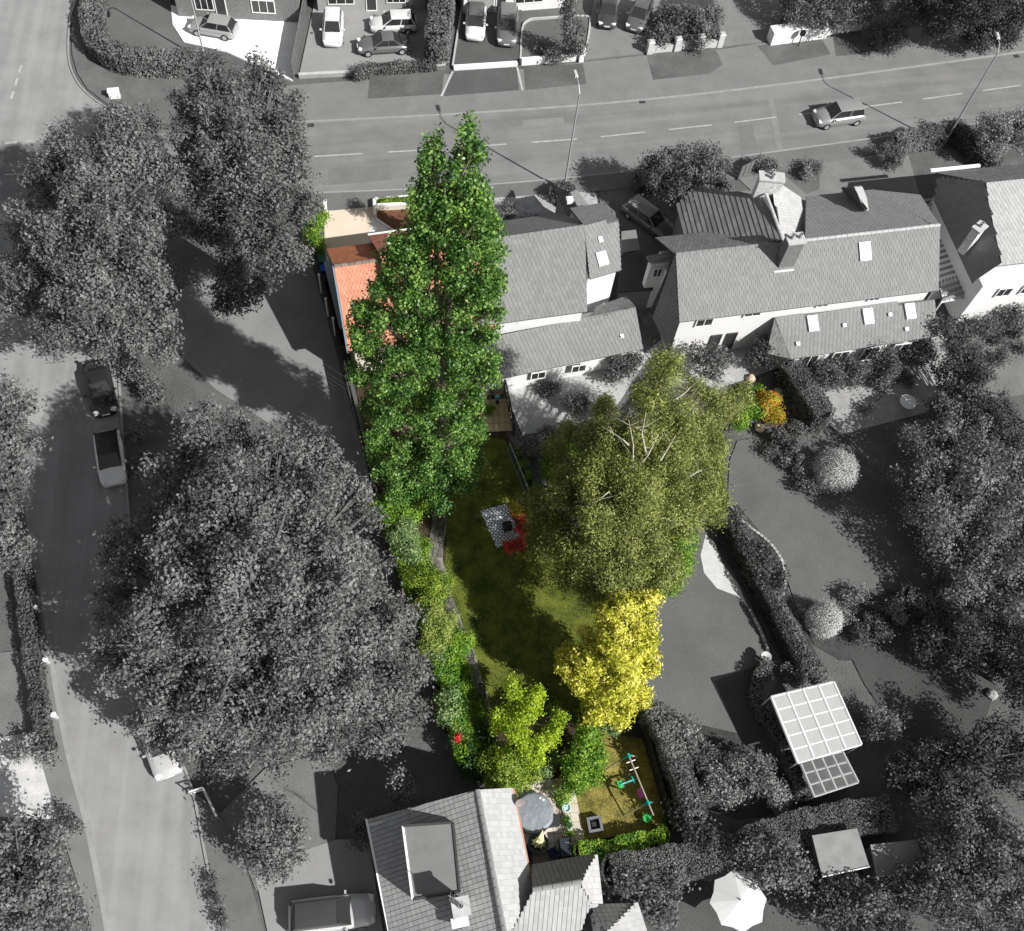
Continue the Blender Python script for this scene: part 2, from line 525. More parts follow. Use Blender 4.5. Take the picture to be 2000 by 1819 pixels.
G_GLASS = mat('window_glass', 0.03, .08, 0, spec=.6)
G_LEAD = mat('lead_flashing', 0.45, .6, .15, 2)
G_FENCE = piece_mat('fence_grey', 0.14, .2)
G_FENCED = piece_mat('fence_dark', 0.06, .2)
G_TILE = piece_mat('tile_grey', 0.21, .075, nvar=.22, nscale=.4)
G_TILE_SHADE = piece_mat('tile_shaded_grey', 0.19, .16, nvar=.12, nscale=.7)  # slopes turned away from the sun: shade put into the tile colour
G_TILE_SUN = piece_mat('tile_sunlit_grey', 0.40, .09, nvar=.16, nscale=.5)  # sun-facing slopes: sunlight put into the tile colour
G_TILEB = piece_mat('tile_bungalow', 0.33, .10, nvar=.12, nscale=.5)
G_UNDER = mat('roof_underlay_grey', 0.10, .9, .1, 2)
G_FELT = mat('roofing_felt', 0.17, .9, .12, .8, .1)
G_METAL = mat('galvanised_steel', 0.36, .5, .1, 1, metal=.2)
G_WOOD = piece_mat('timber_grey', 0.30, .2)
G_SLAB = piece_mat('patio_slab_grey', 0.42, .14)
G_STONE = piece_mat('garden_stone_grey', 0.40, .25)
LG = leaf_mat('leaf_grey', 0.11, 0.19, 0.29, .35, .6, .5, .2)
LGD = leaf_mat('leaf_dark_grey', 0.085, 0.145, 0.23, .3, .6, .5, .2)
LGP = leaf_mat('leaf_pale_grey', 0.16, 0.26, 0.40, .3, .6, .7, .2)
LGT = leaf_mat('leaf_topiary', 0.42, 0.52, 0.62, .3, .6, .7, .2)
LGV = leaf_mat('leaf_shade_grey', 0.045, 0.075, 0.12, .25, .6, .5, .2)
FLW = leaf_mat('blossom_white', 0.3, 0.5, 0.7, .2)
# colour
L_POP = leaf_mat('poplar_leaf', (0.028, 0.088, 0.018), (0.095, 0.215, 0.036), (0.27, 0.42, 0.095), .3, .42, 1.1, .4)
L_BIR = leaf_mat('birch_leaf', (0.085, 0.112, 0.024), (0.21, 0.255, 0.058), (0.40, 0.43, 0.13), .28, .5, .9, .35)
L_YEL = leaf_mat('golden_conifer_leaf', (0.28, 0.32, 0.02), (0.62, 0.60, 0.06), (0.86, 0.81, 0.20), .25, .6, 1.2)
L_LIM = leaf_mat('lime_leaf', (0.20, 0.33, 0.02), (0.40, 0.55, 0.03), (0.60, 0.70, 0.07), .4, .5, 1)
L_OLV = leaf_mat('olive_leaf', (0.08, 0.16, 0.02), (0.20, 0.31, 0.03), (0.38, 0.46, 0.06), .3, .5, 1.2)
L_GRN = leaf_mat('bright_green_leaf', (0.06, 0.17, 0.015), (0.17, 0.34, 0.03), (0.38, 0.52, 0.07), .35, .5, 1.3)
L_DGR = leaf_mat('deep_green_leaf', (0.015, 0.05, 0.012), (0.03, 0.09, 0.02), (0.08, 0.17, 0.04), .25, .45, 1.2)
L_SIL = leaf_mat('silver_green_leaf', (0.09, 0.16, 0.05), (0.20, 0.31, 0.11), (0.42, 0.52, 0.24), .3, .5, 1.4)
L_STR = leaf_mat('straw_green_leaf', (0.12, 0.19, 0.03), (0.29, 0.37, 0.08), (0.50, 0.54, 0.17), .3, .6, 1.2)
L_RED = leaf_mat('red_blossom', (0.55, 0.02, 0.03), (0.75, 0.03, 0.04), (0.85, 0.1, 0.08), .2)
L_ORG = leaf_mat('orange_leaf', (0.14, 0.26, 0.02), (0.52, 0.46, 0.04), (0.70, 0.17, 0.03), .3, .5, 3)
L_VAR = leaf_mat('variegated_leaf', (0.08, 0.12, 0.05), (0.30, 0.28, 0.16), (0.65, 0.55, 0.38), .25, .5, 3)
C_LAWN = mat('lawn', (0.035, 0.062, 0.008), .95, .3, .8, 1, 18, col2=(0.12, 0.135, 0.018), fine=1.0)
C_LAWNY = mat('play_lawn', (0.10, 0.10, 0.020), .95, .35, .9, 1, 18, col2=(0.26, 0.215, 0.055), fine=1.0)
C_SOIL = mat('bed_soil', (0.05, 0.035, 0.02), .95, .4, 2, .9, 9, fine=.6)
C_MULCH = mat('bark_mulch', (0.16, 0.075, 0.045), .95, .6, 9, 1, 22, fine=.9)
C_DRIVE = mat('cream_paving', (0.62, 0.52, 0.42), .9, .08, .5, .1, 30, fine=.35)
C_PATH = mat('white_paving', (0.72, 0.69, 0.66), .9, .06, 1, fine=.2)
C_WALLC = mat('cream_wall', (0.66, 0.60, 0.50), .85, .06, 1)
C_WHITE = mat('white_paint', (0.80, 0.80, 0.78), .5, .04, 1)
C_TILEO = piece_mat('orange_roof_tile', (0.56, 0.24, 0.155), .14, nvar=.14, nscale=.8)
C_TILEB = piece_mat('brown_roof_tile', (0.40, 0.15, 0.075), .16, nvar=.16, nscale=1.2)
C_TILER = piece_mat('mauve_roof_tile', (0.34, 0.135, 0.10), .16, nvar=.12, nscale=1.2)
C_RIDGE = piece_mat('ridge_tile_grey', (0.20, 0.15, 0.13), .15)
C_BRICK = piece_mat('brick_edging', (0.55, 0.28, 0.19), .2)
C_FASC = mat('slate_blue_fascia', (0.20, 0.25, 0.28), .6, .1, 1)
C_STONE = piece_mat('crazy_stone', (0.075, 0.072, 0.066), .3, col2=(0.12, 0.115, 0.10))
C_SLAB = piece_mat('patio_slab', (0.56, 0.50, 0.42), .16)
C_SLABP = piece_mat('pink_slab', (0.66, 0.42, 0.32), .12)
C_FENCE = piece_mat('brown_fence', (0.035, 0.03, 0.026), .2)
C_METG = mat('green_steel', (0.06, 0.10, 0.07), .5, .1, 2)
C_RED = piece_mat('red_painted_wood', (0.46, 0.035, 0.035), .18, .5)
C_BLK = mat('black_plastic', (0.012, 0.012, 0.014), .45, .1, 3)
C_CHAR = mat('charcoal_fabric', (0.03, 0.03, 0.034), .8, .1, 3)
C_NAVY = mat('navy_fabric', (0.018, 0.022, 0.075), .8, .15, 5)
C_TEAL = mat('teal_plastic', (0.01, 0.30, 0.26), .4, .05, 2)
C_GRNP = mat('green_plastic', (0.04, 0.42, 0.10), .4, .05, 2)
C_PNK = mat('pink_plastic', (0.66, 0.10, 0.46), .4, .05, 2)
C_BLUE = mat('blue_plastic', (0.01, 0.06, 0.45), .4, .05, 2)
C_BING = mat('green_bin_plastic', (0.02, 0.11, 0.07), .5, .05, 2)
C_TIMB = mat('weathered_timber', (0.36, 0.31, 0.24), .8, .2, 6)
C_COVER = mat('grey_vinyl', (0.21, 0.23, 0.25), .38, .14, 3, .8, 2.2)
C_MAT = mat('beige_mat', (0.24, 0.21, 0.15), .95, .15, 8)
C_PARA = piece_mat('lemon_fabric', (0.72, 0.68, 0.22), .2, col2=(0.9, 0.88, 0.6))
C_GREYP = mat('grey_wood_planter', (0.13, 0.13, 0.145), .7, .15, 4)

# ------------------------------------------------------------------ GROUND
mb = MB(); mb.add([(-700, -700, -0.02), (700, -700, -0.02), (700, 900, -0.02), (-700, 900, -0.02)], [(0, 1, 2, 3)])
mb.build('ground', G_GRASS, kind='structure')

def ext(p, q, d):
    """carry a line on past its last point"""
    v = (q - p); v.z = 0; return q + v.normalized() * d
upK = [W(*p) for p in ((0, 283), (280, 262), (580, 241), (940, 222), (1260, 197), (1580, 160), (2000, 103))]
loK = [W(*p) for p in ((0, 392), (280, 386), (620, 377), (940, 362), (1200, 338), (1430, 308), (1780, 260), (2000, 228))]
upK = [ext(upK[1], upK[0], 120)] + upK + [ext(upK[-2], upK[-1], 120)]
loK = [ext(loK[1], loK[0], 120)] + loK + [ext(loK[-2], loK[-1], 120)]
sheet('road', upK + loK[::-1], 0.0, G_ASPH)
# side road running north from the junction
sheet('side_road', [(-260, 300), (-100, 290), (0, 284), (150, 273), (250, 262), (262, 240), (205, 209), (165, 178), (143, 145), (134, 105), (137, 40), (150, 0), (165, -80), (190, -200), (-400, -200), (-420, 0)], 0.004, G_ASPH2)
# lane running south past the trees
lane_r = [(330, 386), (290, 450), (250, 560), (232, 640), (236, 760), (246, 900), (262, 1100), (290, 1300), (330, 1430), (375, 1530), (400, 1650), (432, 1819), (470, 2050)]
lane_l = [(-30, 392), (-60, 500), (-40, 640), (0, 760), (30, 900), (62, 1080), (85, 1180), (105, 1330), (133, 1480), (165, 1600), (190, 1720), (208, 1819), (245, 2050)]
sheet('lane', lane_r + lane_l[::-1], 0.004, G_ASPH2)
# kerbs
def kerb(pts, side, w=.14, h=.11, world=False, sub=4, m=None):
    ln = smooth_line([p if world else W(*p) for p in pts], sub)
    return strip(MB(), ln, w, -.01, h, side).build('kerb', m or G_KERB, kind='structure')
kerb(upK[3:], .07, world=True); kerb(loK[2:], -.07, world=True)
kerb([(270, 242), (205, 209), (165, 178), (143, 145), (134, 105), (137, 40), (150, 0)], 0.0)
kerb(lane_r[3:], -.07); kerb(lane_l[5:], .07, w=.3)
# pavement and verges north of the road
north_in = [(300, 205), (580, 224), (700, 196), (865, 193), (1015, 186), (1140, 178), (1265, 158), (1400, 140), (1500, 128), (1640, 108), (1800, 88), (2000, 68)]
pav = [W(*p) for p in ((300, 205), (600, 166), (1015, 137), (1260, 110), (1410, 98), (1500, 84), (1700, 68), (2000, 20))]
pav2 = upK[3:]
L_, R_ = strip_poly(smooth_line(upK[2:], 3), .01, .14)
pv = [W(390, 255)] + [W(390, 185)] + pav[1:] + [ext(pav[-2], pav[-1], 100)] + [L_[-1]] + L_[::-1]
sheet('pavement', pv, 0.10, G_PAVE, th=.14)
for nm, pts, m, z in (
    ('grass_verge', [(722, 152), (868, 142), (862, 186), (718, 195)], G_GRASS, .104),
    ('driveway_crossing', [(884, 142), (1008, 134), (1014, 178), (866, 190)], G_ASPHD, .104),
    ('grass_verge', [(1022, 133), (1138, 126), (1146, 166), (1026, 178)], G_GRASS, .104),
    ('grass_verge', [(1262, 108), (1395, 96), (1412, 128), (1385, 146), (1275, 158)], G_GRASS, .104),
    ('grass_verge', [(1478, 92), (1600, 70), (1622, 108), (1510, 130)], G_GRASS, .104),
    ('grass_verge', [(1625, 66), (1690, 62), (1740, 92), (1700, 106), (1632, 112)], G_GRASS, .104)):
    sheet(nm, pts, z, m)
# corner plot
sheet('corner_verge', [(150, 0), (140, 60), (142, 110), (152, 145), (172, 176), (208, 203), (262, 240), (420, 250), (420, 170), (340, 160), (240, 150), (170, 120), (160, 0)], 0.093, mat('verge_grey', .12, .95, .2, .5, .5, fine=.4), th=.14)
sheet('lawn', [(170, -20), (170, 110), (230, 150), (345, 165), (430, 150), (440, 108), (345, 60), (332, 15), (340, -20)], 0.05, G_LAWN, th=.1)
sheet('driveway', [(334, 12), (395, 28), (590, 45), (572, 160), (548, 150), (440, 102), (360, 84), (338, 50)], 0.11, G_DRIVEW, th=.14)
sheet('driveway', [(616, 0), (840, 0), (832, 138), (584, 152)], 0.11, G_DRIVE, th=.14)
sheet('driveway', [(905, 0), (1020, 0), (1012, 128), (886, 136)], 0.112, G_ASPHD, th=.14)
sheet('lawn', [(1024, 50), (1150, 28), (1140, 118), (1016, 128)], 0.10, G_LAWN, th=.14)
sheet('driveway', [(1160, 0), (1290, 0), (1262, 105), (1142, 118)], 0.11, G_DRIVEB, th=.14)
sheet('flower_bed', [(1275, 0), (1400, 0), (1408, 84), (1268, 98)], 0.10, G_SOIL, th=.14)
sheet('driveway', [(1390, -10), (1560, -20), (1500, 82), (1412, 92)], 0.11, G_DRIVEB, th=.14)
# white rounded kerb edging in front garden
for pts in ([(1016, 126), (1020, 60), (1032, 42), (1060, 38), (1140, 34), (1152, 48), (1142, 112)], [(905, 0), (895, 60), (884, 132)]):
    ln = smooth_line([W(*p, 0) for p in pts], 4)
    strip(MB(), ln, .16, 0, .2).build('kerb', mat('white_edging', .4, .8, .1), kind='structure')
for a, b in (((884, 142), (862, 190)), ((1010, 134), (1020, 178))):
    strip(MB(), [W(*a), W(*b)], .18, .1, .125).build('kerb', MATS['white_edging'], kind='structure')
# south pavement and verge of the road
L_, R_ = strip_poly(smooth_line(loK[2:], 3), .01, -.14)
so = [W(*p) for p in ((2000, 262), (1790, 286), (1600, 322), (1440, 350), (1200, 372), (960, 388), (800, 398), (635, 414), (280, 440), (0, 440))]
sheet('pavement', R_ + [ext(so[1], so[0], 100)] + so, .10, mat('verge_pavement', .14, .9, .15, .4, .2, fine=.4), th=.14)
# centre line dashes
cl = [(610, 306), (728, 299), (862, 291), (998, 281), (1136, 271), (1270, 257), (1410, 242), (1550, 225), (1720, 205), (1850, 187), (1985, 168)]
cls = smooth_line([W(*p) for p in cl], 8)
cum = [0]
for i in range(len(cls) - 1): cum.append(cum[-1] + (cls[i + 1] - cls[i]).length)
def at_len(s):
    for i in range(len(cls) - 1):
        if cum[i + 1] >= s: return cls[i].lerp(cls[i + 1], (s - cum[i]) / (cum[i + 1] - cum[i]))
    return cls[-1]
mbd = MB(); s = -14.0
d0 = (cls[3] - cls[0]).normalized(); d1 = (cls[-1] - cls[-4]).normalized()
off = 2.06
marks = []
for k in range(-7, 16):
    a0 = off + k * 5.94 - 3.86 / 2 - 0.0
    def pt(q): return cls[0] + d0 * q if q < 0 else (at_len(q) if q < cum[-1] else cls[-1] + d1 * (q - cum[-1]))
    strip(mbd, [pt(a0), pt(a0 + 1.9), pt(a0 + 3.86)], .13, .002, .006)
mbd.build('road_marking', G_WHITE, kind='structure')
mbj = MB()
for a, b in (((42, 128), (18, 205)), ((10, 280), (135, 268))):
    A, B = W(*a), W(*b); n_ = max(1, int((B - A).length / 1.4))
    for k in range(n_): strip(mbj, [A.lerp(B, k / n_), A.lerp(B, (k + .55) / n_)], .22, .006, .010)
mbj.build('road_marking', G_WHITE, kind='structure')
for i, pq in enumerate(([(1440, 246), (1470, 243), (1478, 290), (1448, 294)], [(1495, 165), (1506, 164), (1530, 300), (1519, 302)], [(640, 330), (760, 322), (765, 352), (642, 362)], [(1020, 235), (1100, 229), (1102, 243), (1021, 249)])):
    sheet('road_patch', pq, .003 + (.004 if i > 3 else 0), mat('patched_tarmac_%d' % (i % 2), (.152, .20)[i % 2], .9, .12, .8, .1, fine=.3))
# tarmac patches and drain covers in the road
for i, (x, y) in enumerate(((607, 245), (1254, 199), (1985, 110), (290, 1217))):
    p = W(x, y); MB().box((p.x, p.y, .008), (.55, .4, .012), R(19)).build('drain_cover', mat('cast_iron', .04, .6, .1), org=p, label=['square iron drain cover by the kerb beside the broad tree', 'square iron drain cover by the kerb left of the pillared wall', 'square iron drain cover at the far right of the road', 'dark drain cover in the lane by the bollards'][i], cat='drain cover')

# gardens (grey)
sheet('front_garden', [(940, 388), (1100, 372), (1165, 378), (1175, 470), (975, 480)], 0.06, G_GRAVEL, th=.1)
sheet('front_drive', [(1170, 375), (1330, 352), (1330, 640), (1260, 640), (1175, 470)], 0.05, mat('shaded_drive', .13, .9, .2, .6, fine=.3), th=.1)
sheet('front_garden', [(1440, 348), (1770, 292), (1810, 430), (1560, 460)], 0.05, mat('front_tarmac', .17, .9, .15, .5, fine=.3), th=.1)
sheet('front_lawn', [(1505, 320), (1600, 300), (1600, 370), (1575, 380)], 0.06, G_LAWN, th=.03)
sheet('patio', [(975, 735), (1250, 680), (1265, 700), (1200, 800), (1100, 840), (1020, 850)], 0.05, mat('patio_pale', .40, .9, .12, .8, .1, fine=.3), th=.1)
sheet('patio', [(1260, 690), (1320, 640), (1560, 640), (1560, 705), (1460, 740), (1400, 760), (1300, 740)], 0.05, G_GRAVEL, th=.1)
sheet('patio', [(1550, 700), (1850, 650), (1880, 700), (1830, 800), (1640, 850), (1590, 800)], 0.06, mat('patio_mid', .31, .9, .25, .8, .2, fine=.5), th=.1)
sheet('lawn', [(1440, 862), (1500, 850), (1570, 930), (1640, 1020), (1700, 1100), (1730, 1160), (1640, 1180), (1560, 1200), (1530, 1110), (1470, 1050), (1420, 990), (1425, 900)], 0.05, G_LAWN, th=.1)
sheet('lawn', [(1180, 980), (1420, 1010), (1375, 1050), (1372, 1110), (1430, 1160), (1480, 1240), (1500, 1290), (1470, 1370), (1465, 1500), (1400, 1510), (1300, 1440), (1262, 1390), (1230, 1300), (1200, 1150)], 0.05, mat('lawn_wide_grey', .115, .95, .16, .25, .5, 14, fine=.45), th=.1)
sheet('lawn', [(1850, 740), (2060, 640), (2060, 760), (2000, 770), (1900, 790)], 0.05, G_LAWN2, th=.1)
sheet('lawn', [(1850, 560), (2060, 540), (2060, 640), (1850, 740)], 0.045, G_LAWN2, th=.1)
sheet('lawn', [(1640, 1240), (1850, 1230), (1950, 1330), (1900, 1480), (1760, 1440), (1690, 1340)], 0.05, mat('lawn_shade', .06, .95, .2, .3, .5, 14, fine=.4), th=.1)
sheet('flower_bed', [(1560, 1200), (1740, 1150), (1860, 1240), (1850, 1290), (1640, 1290), (1590, 1260)], 0.045, G_SOIL, th=.1)
sheet('flower_bed', [(1300, 1400), (1470, 1440), (1600, 1580), (1440, 1600), (1340, 1560)], 0.055, G_SOIL, th=.1)
sheet('verge_track', [(360, 560), (470, 530), (610, 520), (660, 700), (735, 990), (640, 900), (420, 760), (300, 640)], .0, mat('dry_track', .21, .95, .12, .5, .3, fine=.3))
# curved pale gravel border
sheet('gravel_path', [(1378, 1045), (1368, 1085), (1375, 1120), (1400, 1150), (1440, 1165), (1462, 1190), (1440, 1140), (1410, 1100), (1395, 1060)], 0.056, mat('gravel_white', .5, .9, .1, 2, .2), th=.02)
sheet('flower_bed', [(1420, 985), (1440, 985), (1500, 1060), (1530, 1100), (1540, 1160), (1600, 1290), (1600, 1330), (1560, 1340), (1500, 1250), (1440, 1130), (1395, 1060)], 0.055, G_SOIL, th=.06)
sheet('path', [(1452, 1380), (1500, 1300), (1520, 1330), (1480, 1390), (1510, 1520), (1560, 1620), (1520, 1610), (1470, 1490)], 0.056, mat('path_slab', .15, .9, .15, .8, fine=.3), th=.03)
sheet('paving', [(1395, 1330), (1480, 1300), (1475, 1370), (1505, 1470), (1470, 1500)], 0.058, mat('paving_dark', .06, .9, .15, .8, fine=.3), th=.03)
sheet('lawn', [(1390, 1640), (1700, 1590), (1720, 1900), (1200, 1900), (1200, 1720)], 0.04, mat('lawn_low', .085, .95, .2, .3, .5, 14, fine=.4), th=.1)
# curving edging stones of the long lawn
def stone_edge(label, pts, n, m, sz=(.35, .2, .14), name='edging', z=0.05):
    ln = smooth_line([W(*p) for p in pts], 8)
    t = thing(name, label, 'edging', (ln[0].x, ln[0].y, 0))
    me = None
    tot = [0]
    for i in range(len(ln) - 1): tot.append(tot[-1] + (ln[i + 1] - ln[i]).length)
    for k in range(n):
        s_ = (k + .5) / n * tot[-1]
        for i in range(len(ln) - 1):
            if tot[i + 1] >= s_: break
        p = ln[i].lerp(ln[i + 1], (s_ - tot[i]) / (tot[i + 1] - tot[i] + 1e-9)); d = ln[i + 1] - ln[i]
        if me is None or k % 4 == 0:
            q = MB(); q.box((0, 0, 0), (tot[-1] / n * .94, sz[1], sz[2]), 0, random.uniform(.82, .95))
            me = bpy.data.meshes.new('stone'); me.from_pydata(q.v, [], q.f); me.materials.append(m)
        o = bpy.data.objects.new('stone', me); C.objects.link(o); o.parent = t
        o.location = Vector((p.x, p.y, z + sz[2] / 2)) - ORG[t.name]
        o.rotation_euler = (random.uniform(-.05, .05), random.uniform(-.05, .05), math.atan2(d.y, d.x) + random.uniform(-.08, .08))
    return t
stone_edge('curved pale stone edging between the long grey lawn and its bed', [(1420, 985), (1450, 1020), (1500, 1060), (1525, 1095), (1533, 1130), (1528, 1165)], 26, G_STONE)
stone_edge('low stone edging down the right rim of the broad lawn', [(1462, 1190), (1485, 1235), (1500, 1280), (1508, 1330)], 16, G_STONE)
# triangle of pavement by the bungalow and its plot
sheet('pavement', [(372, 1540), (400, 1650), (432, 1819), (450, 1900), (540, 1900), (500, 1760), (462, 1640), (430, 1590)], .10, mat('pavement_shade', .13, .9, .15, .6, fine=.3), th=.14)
sheet('bungalow_lawn', [(430, 1590), (520, 1500), (640, 1470), (660, 1540), (655, 1640), (640, 1700), (500, 1740), (462, 1640)], .08, G_LAWN2, th=.12)
sheet('driveway', [(500, 1715), (600, 1660), (660, 1640), (720, 1640), (760, 1900), (540, 1900)], .085, G_DRIVE, th=.12)
# left side: pavement by bollards, gardens
sheet('pavement', [(40, 1060), (62, 1080), (85, 1180), (105, 1330), (133, 1480), (165, 1600), (190, 1720), (208, 1819), (180, 1819), (120, 1620), (85, 1500), (75, 1300), (60, 1180)], .10, G_PAVE, th=.14)
sheet('left_lawn', [(-60, 1280), (70, 1270), (85, 1430), (60, 1460), (-60, 1460)], .06, G_LAWN2, th=.1)
sheet('left_drive', [(-60, 1450), (70, 1430), (110, 1500), (140, 1600), (60, 1600), (-60, 1590)], .065, mat('drive_white', .5, .9, .2, 1.2, .2, fine=.4), th=.1)

# ------------------------------------------------------------------ MAIN GARDEN ground
sheet('garden_soil', [(680, 690), (975, 745), (990, 850), (1060, 960), (1130, 1050), (1270, 1330), (1240, 1400), (1310, 1625), (1120, 1665), (1020, 1672), (1000, 1530), (940, 1530), (868, 1430), (845, 1290), (790, 1140), (745, 1000)], .03, C_SOIL, th=.06)
sheet('garden_lawn', [(866, 1010), (900, 900), (935, 850), (985, 860), (1050, 975), (1130, 1080), (1200, 1200), (1220, 1300), (1160, 1400), (1135, 1425), (1100, 1400), (1060, 1430), (990, 1440), (958, 1400), (930, 1310), (905, 1250), (885, 1190), (868, 1120), (872, 1060)], .05, C_LAWN, th=.06)
sheet('play_lawn', [(1150, 1440), (1200, 1400), (1245, 1410), (1305, 1618), (1125, 1645), (1108, 1560), (1130, 1500)], .05, C_LAWNY, th=.06)
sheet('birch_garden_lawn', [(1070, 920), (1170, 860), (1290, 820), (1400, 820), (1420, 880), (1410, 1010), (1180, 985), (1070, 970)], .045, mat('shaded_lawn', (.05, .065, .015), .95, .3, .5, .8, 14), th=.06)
sheet('front_driveway', [(632, 412), (728, 405), (732, 430), (780, 462), (790, 500), (636, 520)], .06, C_DRIVE, th=.1)
sheet('front_path', [(726, 425), (733, 424), (792, 470), (790, 500), (720, 470)], .064, C_PATH, th=.1)
sheet('mulch_bed', [(733, 410), (800, 400), (960, 392), (965, 470), (795, 480), (738, 428)], .07, C_MULCH, th=.1)
sheet('side_path', [(618, 500), (636, 500), (690, 700), (672, 690), (650, 640)], .05, mat('side_concrete', (.16, .10, .07), .9, .2, 2), th=.06)

# ------------------------------------------------------------------ BUILDINGS
def plane_fit(pts):
    pts = [Vector(p) for p in pts]
    a, b = pts[0], pts[1]
    n = Vector((0, 0, 0))
    for i in range(len(pts)): n += (pts[i] - a).cross(pts[(i + 1) % len(pts)] - a)
    n.normalize()
    if n.z < 0: n = -n
    return n

def inpoly(x, y, poly):
    c = False; n = len(poly); j = n - 1
    for i in range(n):
        xi, yi = poly[i]; xj, yj = poly[j]
        if (yi > y) != (yj > y) and x < (xj - xi) * (y - yi) / (yj - yi) + xi: c = not c
        j = i
    return c

def roof_face(t, pts, m, tw=.30, th=.33, stag=True, name='roof', lift=.022, under=None, tiles=True, gap=.02, thick=.12):
    """pts: world corners, the first two along the eave; slab plus a course-by-course skin of tiles"""
    pts = [Vector(p) for p in pts]
    n = plane_fit(pts); c0 = sum(pts, Vector()) / len(pts)
    pts = [p - n * (p - c0).dot(n) for p in pts]
    slab = MB().slab(pts, thick).build(name, under or G_UNDER, t)
    if not tiles: return slab
    u = (pts[1] - pts[0]).normalized(); v = n.cross(u)
    if sum((p - pts[0]).dot(v) for p in pts) < 0: v = -v
    P2 = [((p - pts[0]).dot(u), (p - pts[0]).dot(v)) for p in pts]
    x0, x1 = min(p[0] for p in P2), max(p[0] for p in P2); y0, y1 = min(p[1] for p in P2), max(p[1] for p in P2)
    mb = MB(); r = 0; y = y0
    while y < y1:
        h = min(th, y1 - y)
        # clip every course to the outline
        xs = []
        ym = y + h * .5
        for i in range(len(P2)):
            a, b = P2[i], P2[(i + 1) % len(P2)]
            if (a[1] > ym) != (b[1] > ym): xs.append(a[0] + (b[0] - a[0]) * (ym - a[1]) / (b[1] - a[1]))
        xs.sort()
        for q in range(0, len(xs) - 1, 2):
            a, b = xs[q], xs[q + 1]
            x = (a - (0 if r % 2 == 0 else tw / 2)) if stag else math.floor(a / tw) * tw
            while x < b:
                xa, xb = max(x, a), min(x + tw - gap, b)
                if xb - xa > .04:
                    j = random.uniform(-.004, .004)
                    lo, hi = lift + j, .012
                    p = [pts[0] + u * X + v * Yy + n * Z for X, Yy, Z in ((xa, y - .02, lo), (xb, y - .02, lo), (xb, y + h - .005, hi), (xa, y + h - .005, hi), (xa, y - .02, .002), (xb, y - .02, .002))]
                    mb.add(p, [(0, 1, 2, 3), (4, 5, 1, 0), (4, 0, 3), (1, 5, 2)])
                x += tw
        y += th; r += 1
    o = mb.build('tile_courses', m, slab, kind='stuff')
    return slab

def ridge_tiles(t, a, b, m, L=.45, r=.13, name='ridge_tile', parent=None):
    a, b = Vector(a), Vector(b); n = max(1, int((b - a).length / L)); d = (b - a) / n
    q = MB(); u = d.normalized(); s = Vector((-u.y, u.x, 0)).normalized()
    w = Vector((0, 0, 1))
    prof = [s * r * math.cos(k) + w * (r * .75 * math.sin(k)) for k in (0, .6, 1.2, 1.94, 2.54, 3.14)]
    e = d * .94
    vs = [p for p in prof] + [p + e * 1 + w * .0 for p in prof]
    q.add([tuple(p) for p in vs], [(i, i + 1, i + 7, i + 6) for i in range(5)] + [tuple(range(5, -1, -1)), tuple(range(6, 12))])
    me = bpy.data.meshes.new(name); me.from_pydata(q.v, [], q.f); me.materials.append(m)
    for k in range(n):
        o = bpy.data.objects.new(name, me); C.objects.link(o); o.parent = parent or t
        o.location = a + d * k + w * (.03 + random.uniform(0, .015)) - ORG[t.name]

def walls(t, foot, z1, m, name='wall', z0=0):
    return MB().prism(foot, z0, z1).build(name, m, t)

def wall_window(t, p, ang, w, h, z, fm=None, gm=None, bars=1, name='window', depth=.08):
    """window standing 3 cm proud of a wall; ang = direction the wall runs"""
    u = Vector((math.cos(ang), math.sin(ang), 0)); n = Vector((u.y, -u.x, 0)); p = Vector((p[0], p[1], z))
    f = MB()
    for a in (0, 1): f.obox(p + u * (a * (w - .07)), u * .07, n * depth, Vector((0, 0, h)))
    for a in (0, 1): f.obox(p + u * .07 + Vector((0, 0, a * (h - .07))), u * (w - .14), n * depth, Vector((0, 0, .07)))
    for k in range(bars): f.obox(p + u * (w * (k + 1) / (bars + 1) - .025), u * .05, n * (depth - .01), Vector((0, 0, h)))
    fo = f.build(name, fm or G_TRIM, t)
    MB().obox(p + u * .06 + Vector((0, 0, .06)), u * (w - .12), n * .04, Vector((0, 0, h - .12))).build('pane', gm or G_GLASS, fo)
    return fo

def skylight(t, p, u, v, n, w=.8, h=1.1, blind=True):
    """p centre on the roof plane"""
    o = p - u * w / 2 - v * h / 2
    f = MB()
    for a in (0, 1): f.obox(o + u * a * (w - .08), u * .08, v * h, n * .14)
    for a in (0, 1): f.obox(o + u * .08 + v * a * (h - .08), u * (w - .16), v * .08, n * .14)
    fo = f.build('skylight', G_TRIM if blind else G_GUT, t)
    MB().obox(o + u * .07 + v * .07, u * (w - .14), v * (h - .14), n * .1).build('pane', mat('skylight_blind', .85, .3, .02), fo)

def chimney(t, p, w, d, z0, z1, ang, m=None, pots=2, cap=None):
    c = MB(); c.box((p[0], p[1], (z0 + z1) / 2), (w, d, z1 - z0), ang)
    co = c.build('chimney', m or G_WALLD, t)
    MB().box((p[0], p[1], z1 + .06), (w + .16, d + .16, .14), ang).build('chimney_cap', cap or G_LEAD, co)
    for k in range(pots):
        s = (k - (pots - 1) / 2) * w / max(pots, 1)
        MB().lathe([(.13, 0), (.11, .35), (.14, .38), (.14, .42), (.09, .42), (.09, .1)], (p[0] + math.cos(ang) * s, p[1] + math.sin(ang) * s, z1 + .12), 10).build('chimney_pot', mat('clay_pot_grey', .3, .8, .1), co)

def wp(rows): return [W(*r) for r in rows]
def inset(pts, k=.25):
    c = sum(pts, Vector()) / len(pts)
    return [p + (c - p).normalized() * k for p in pts]

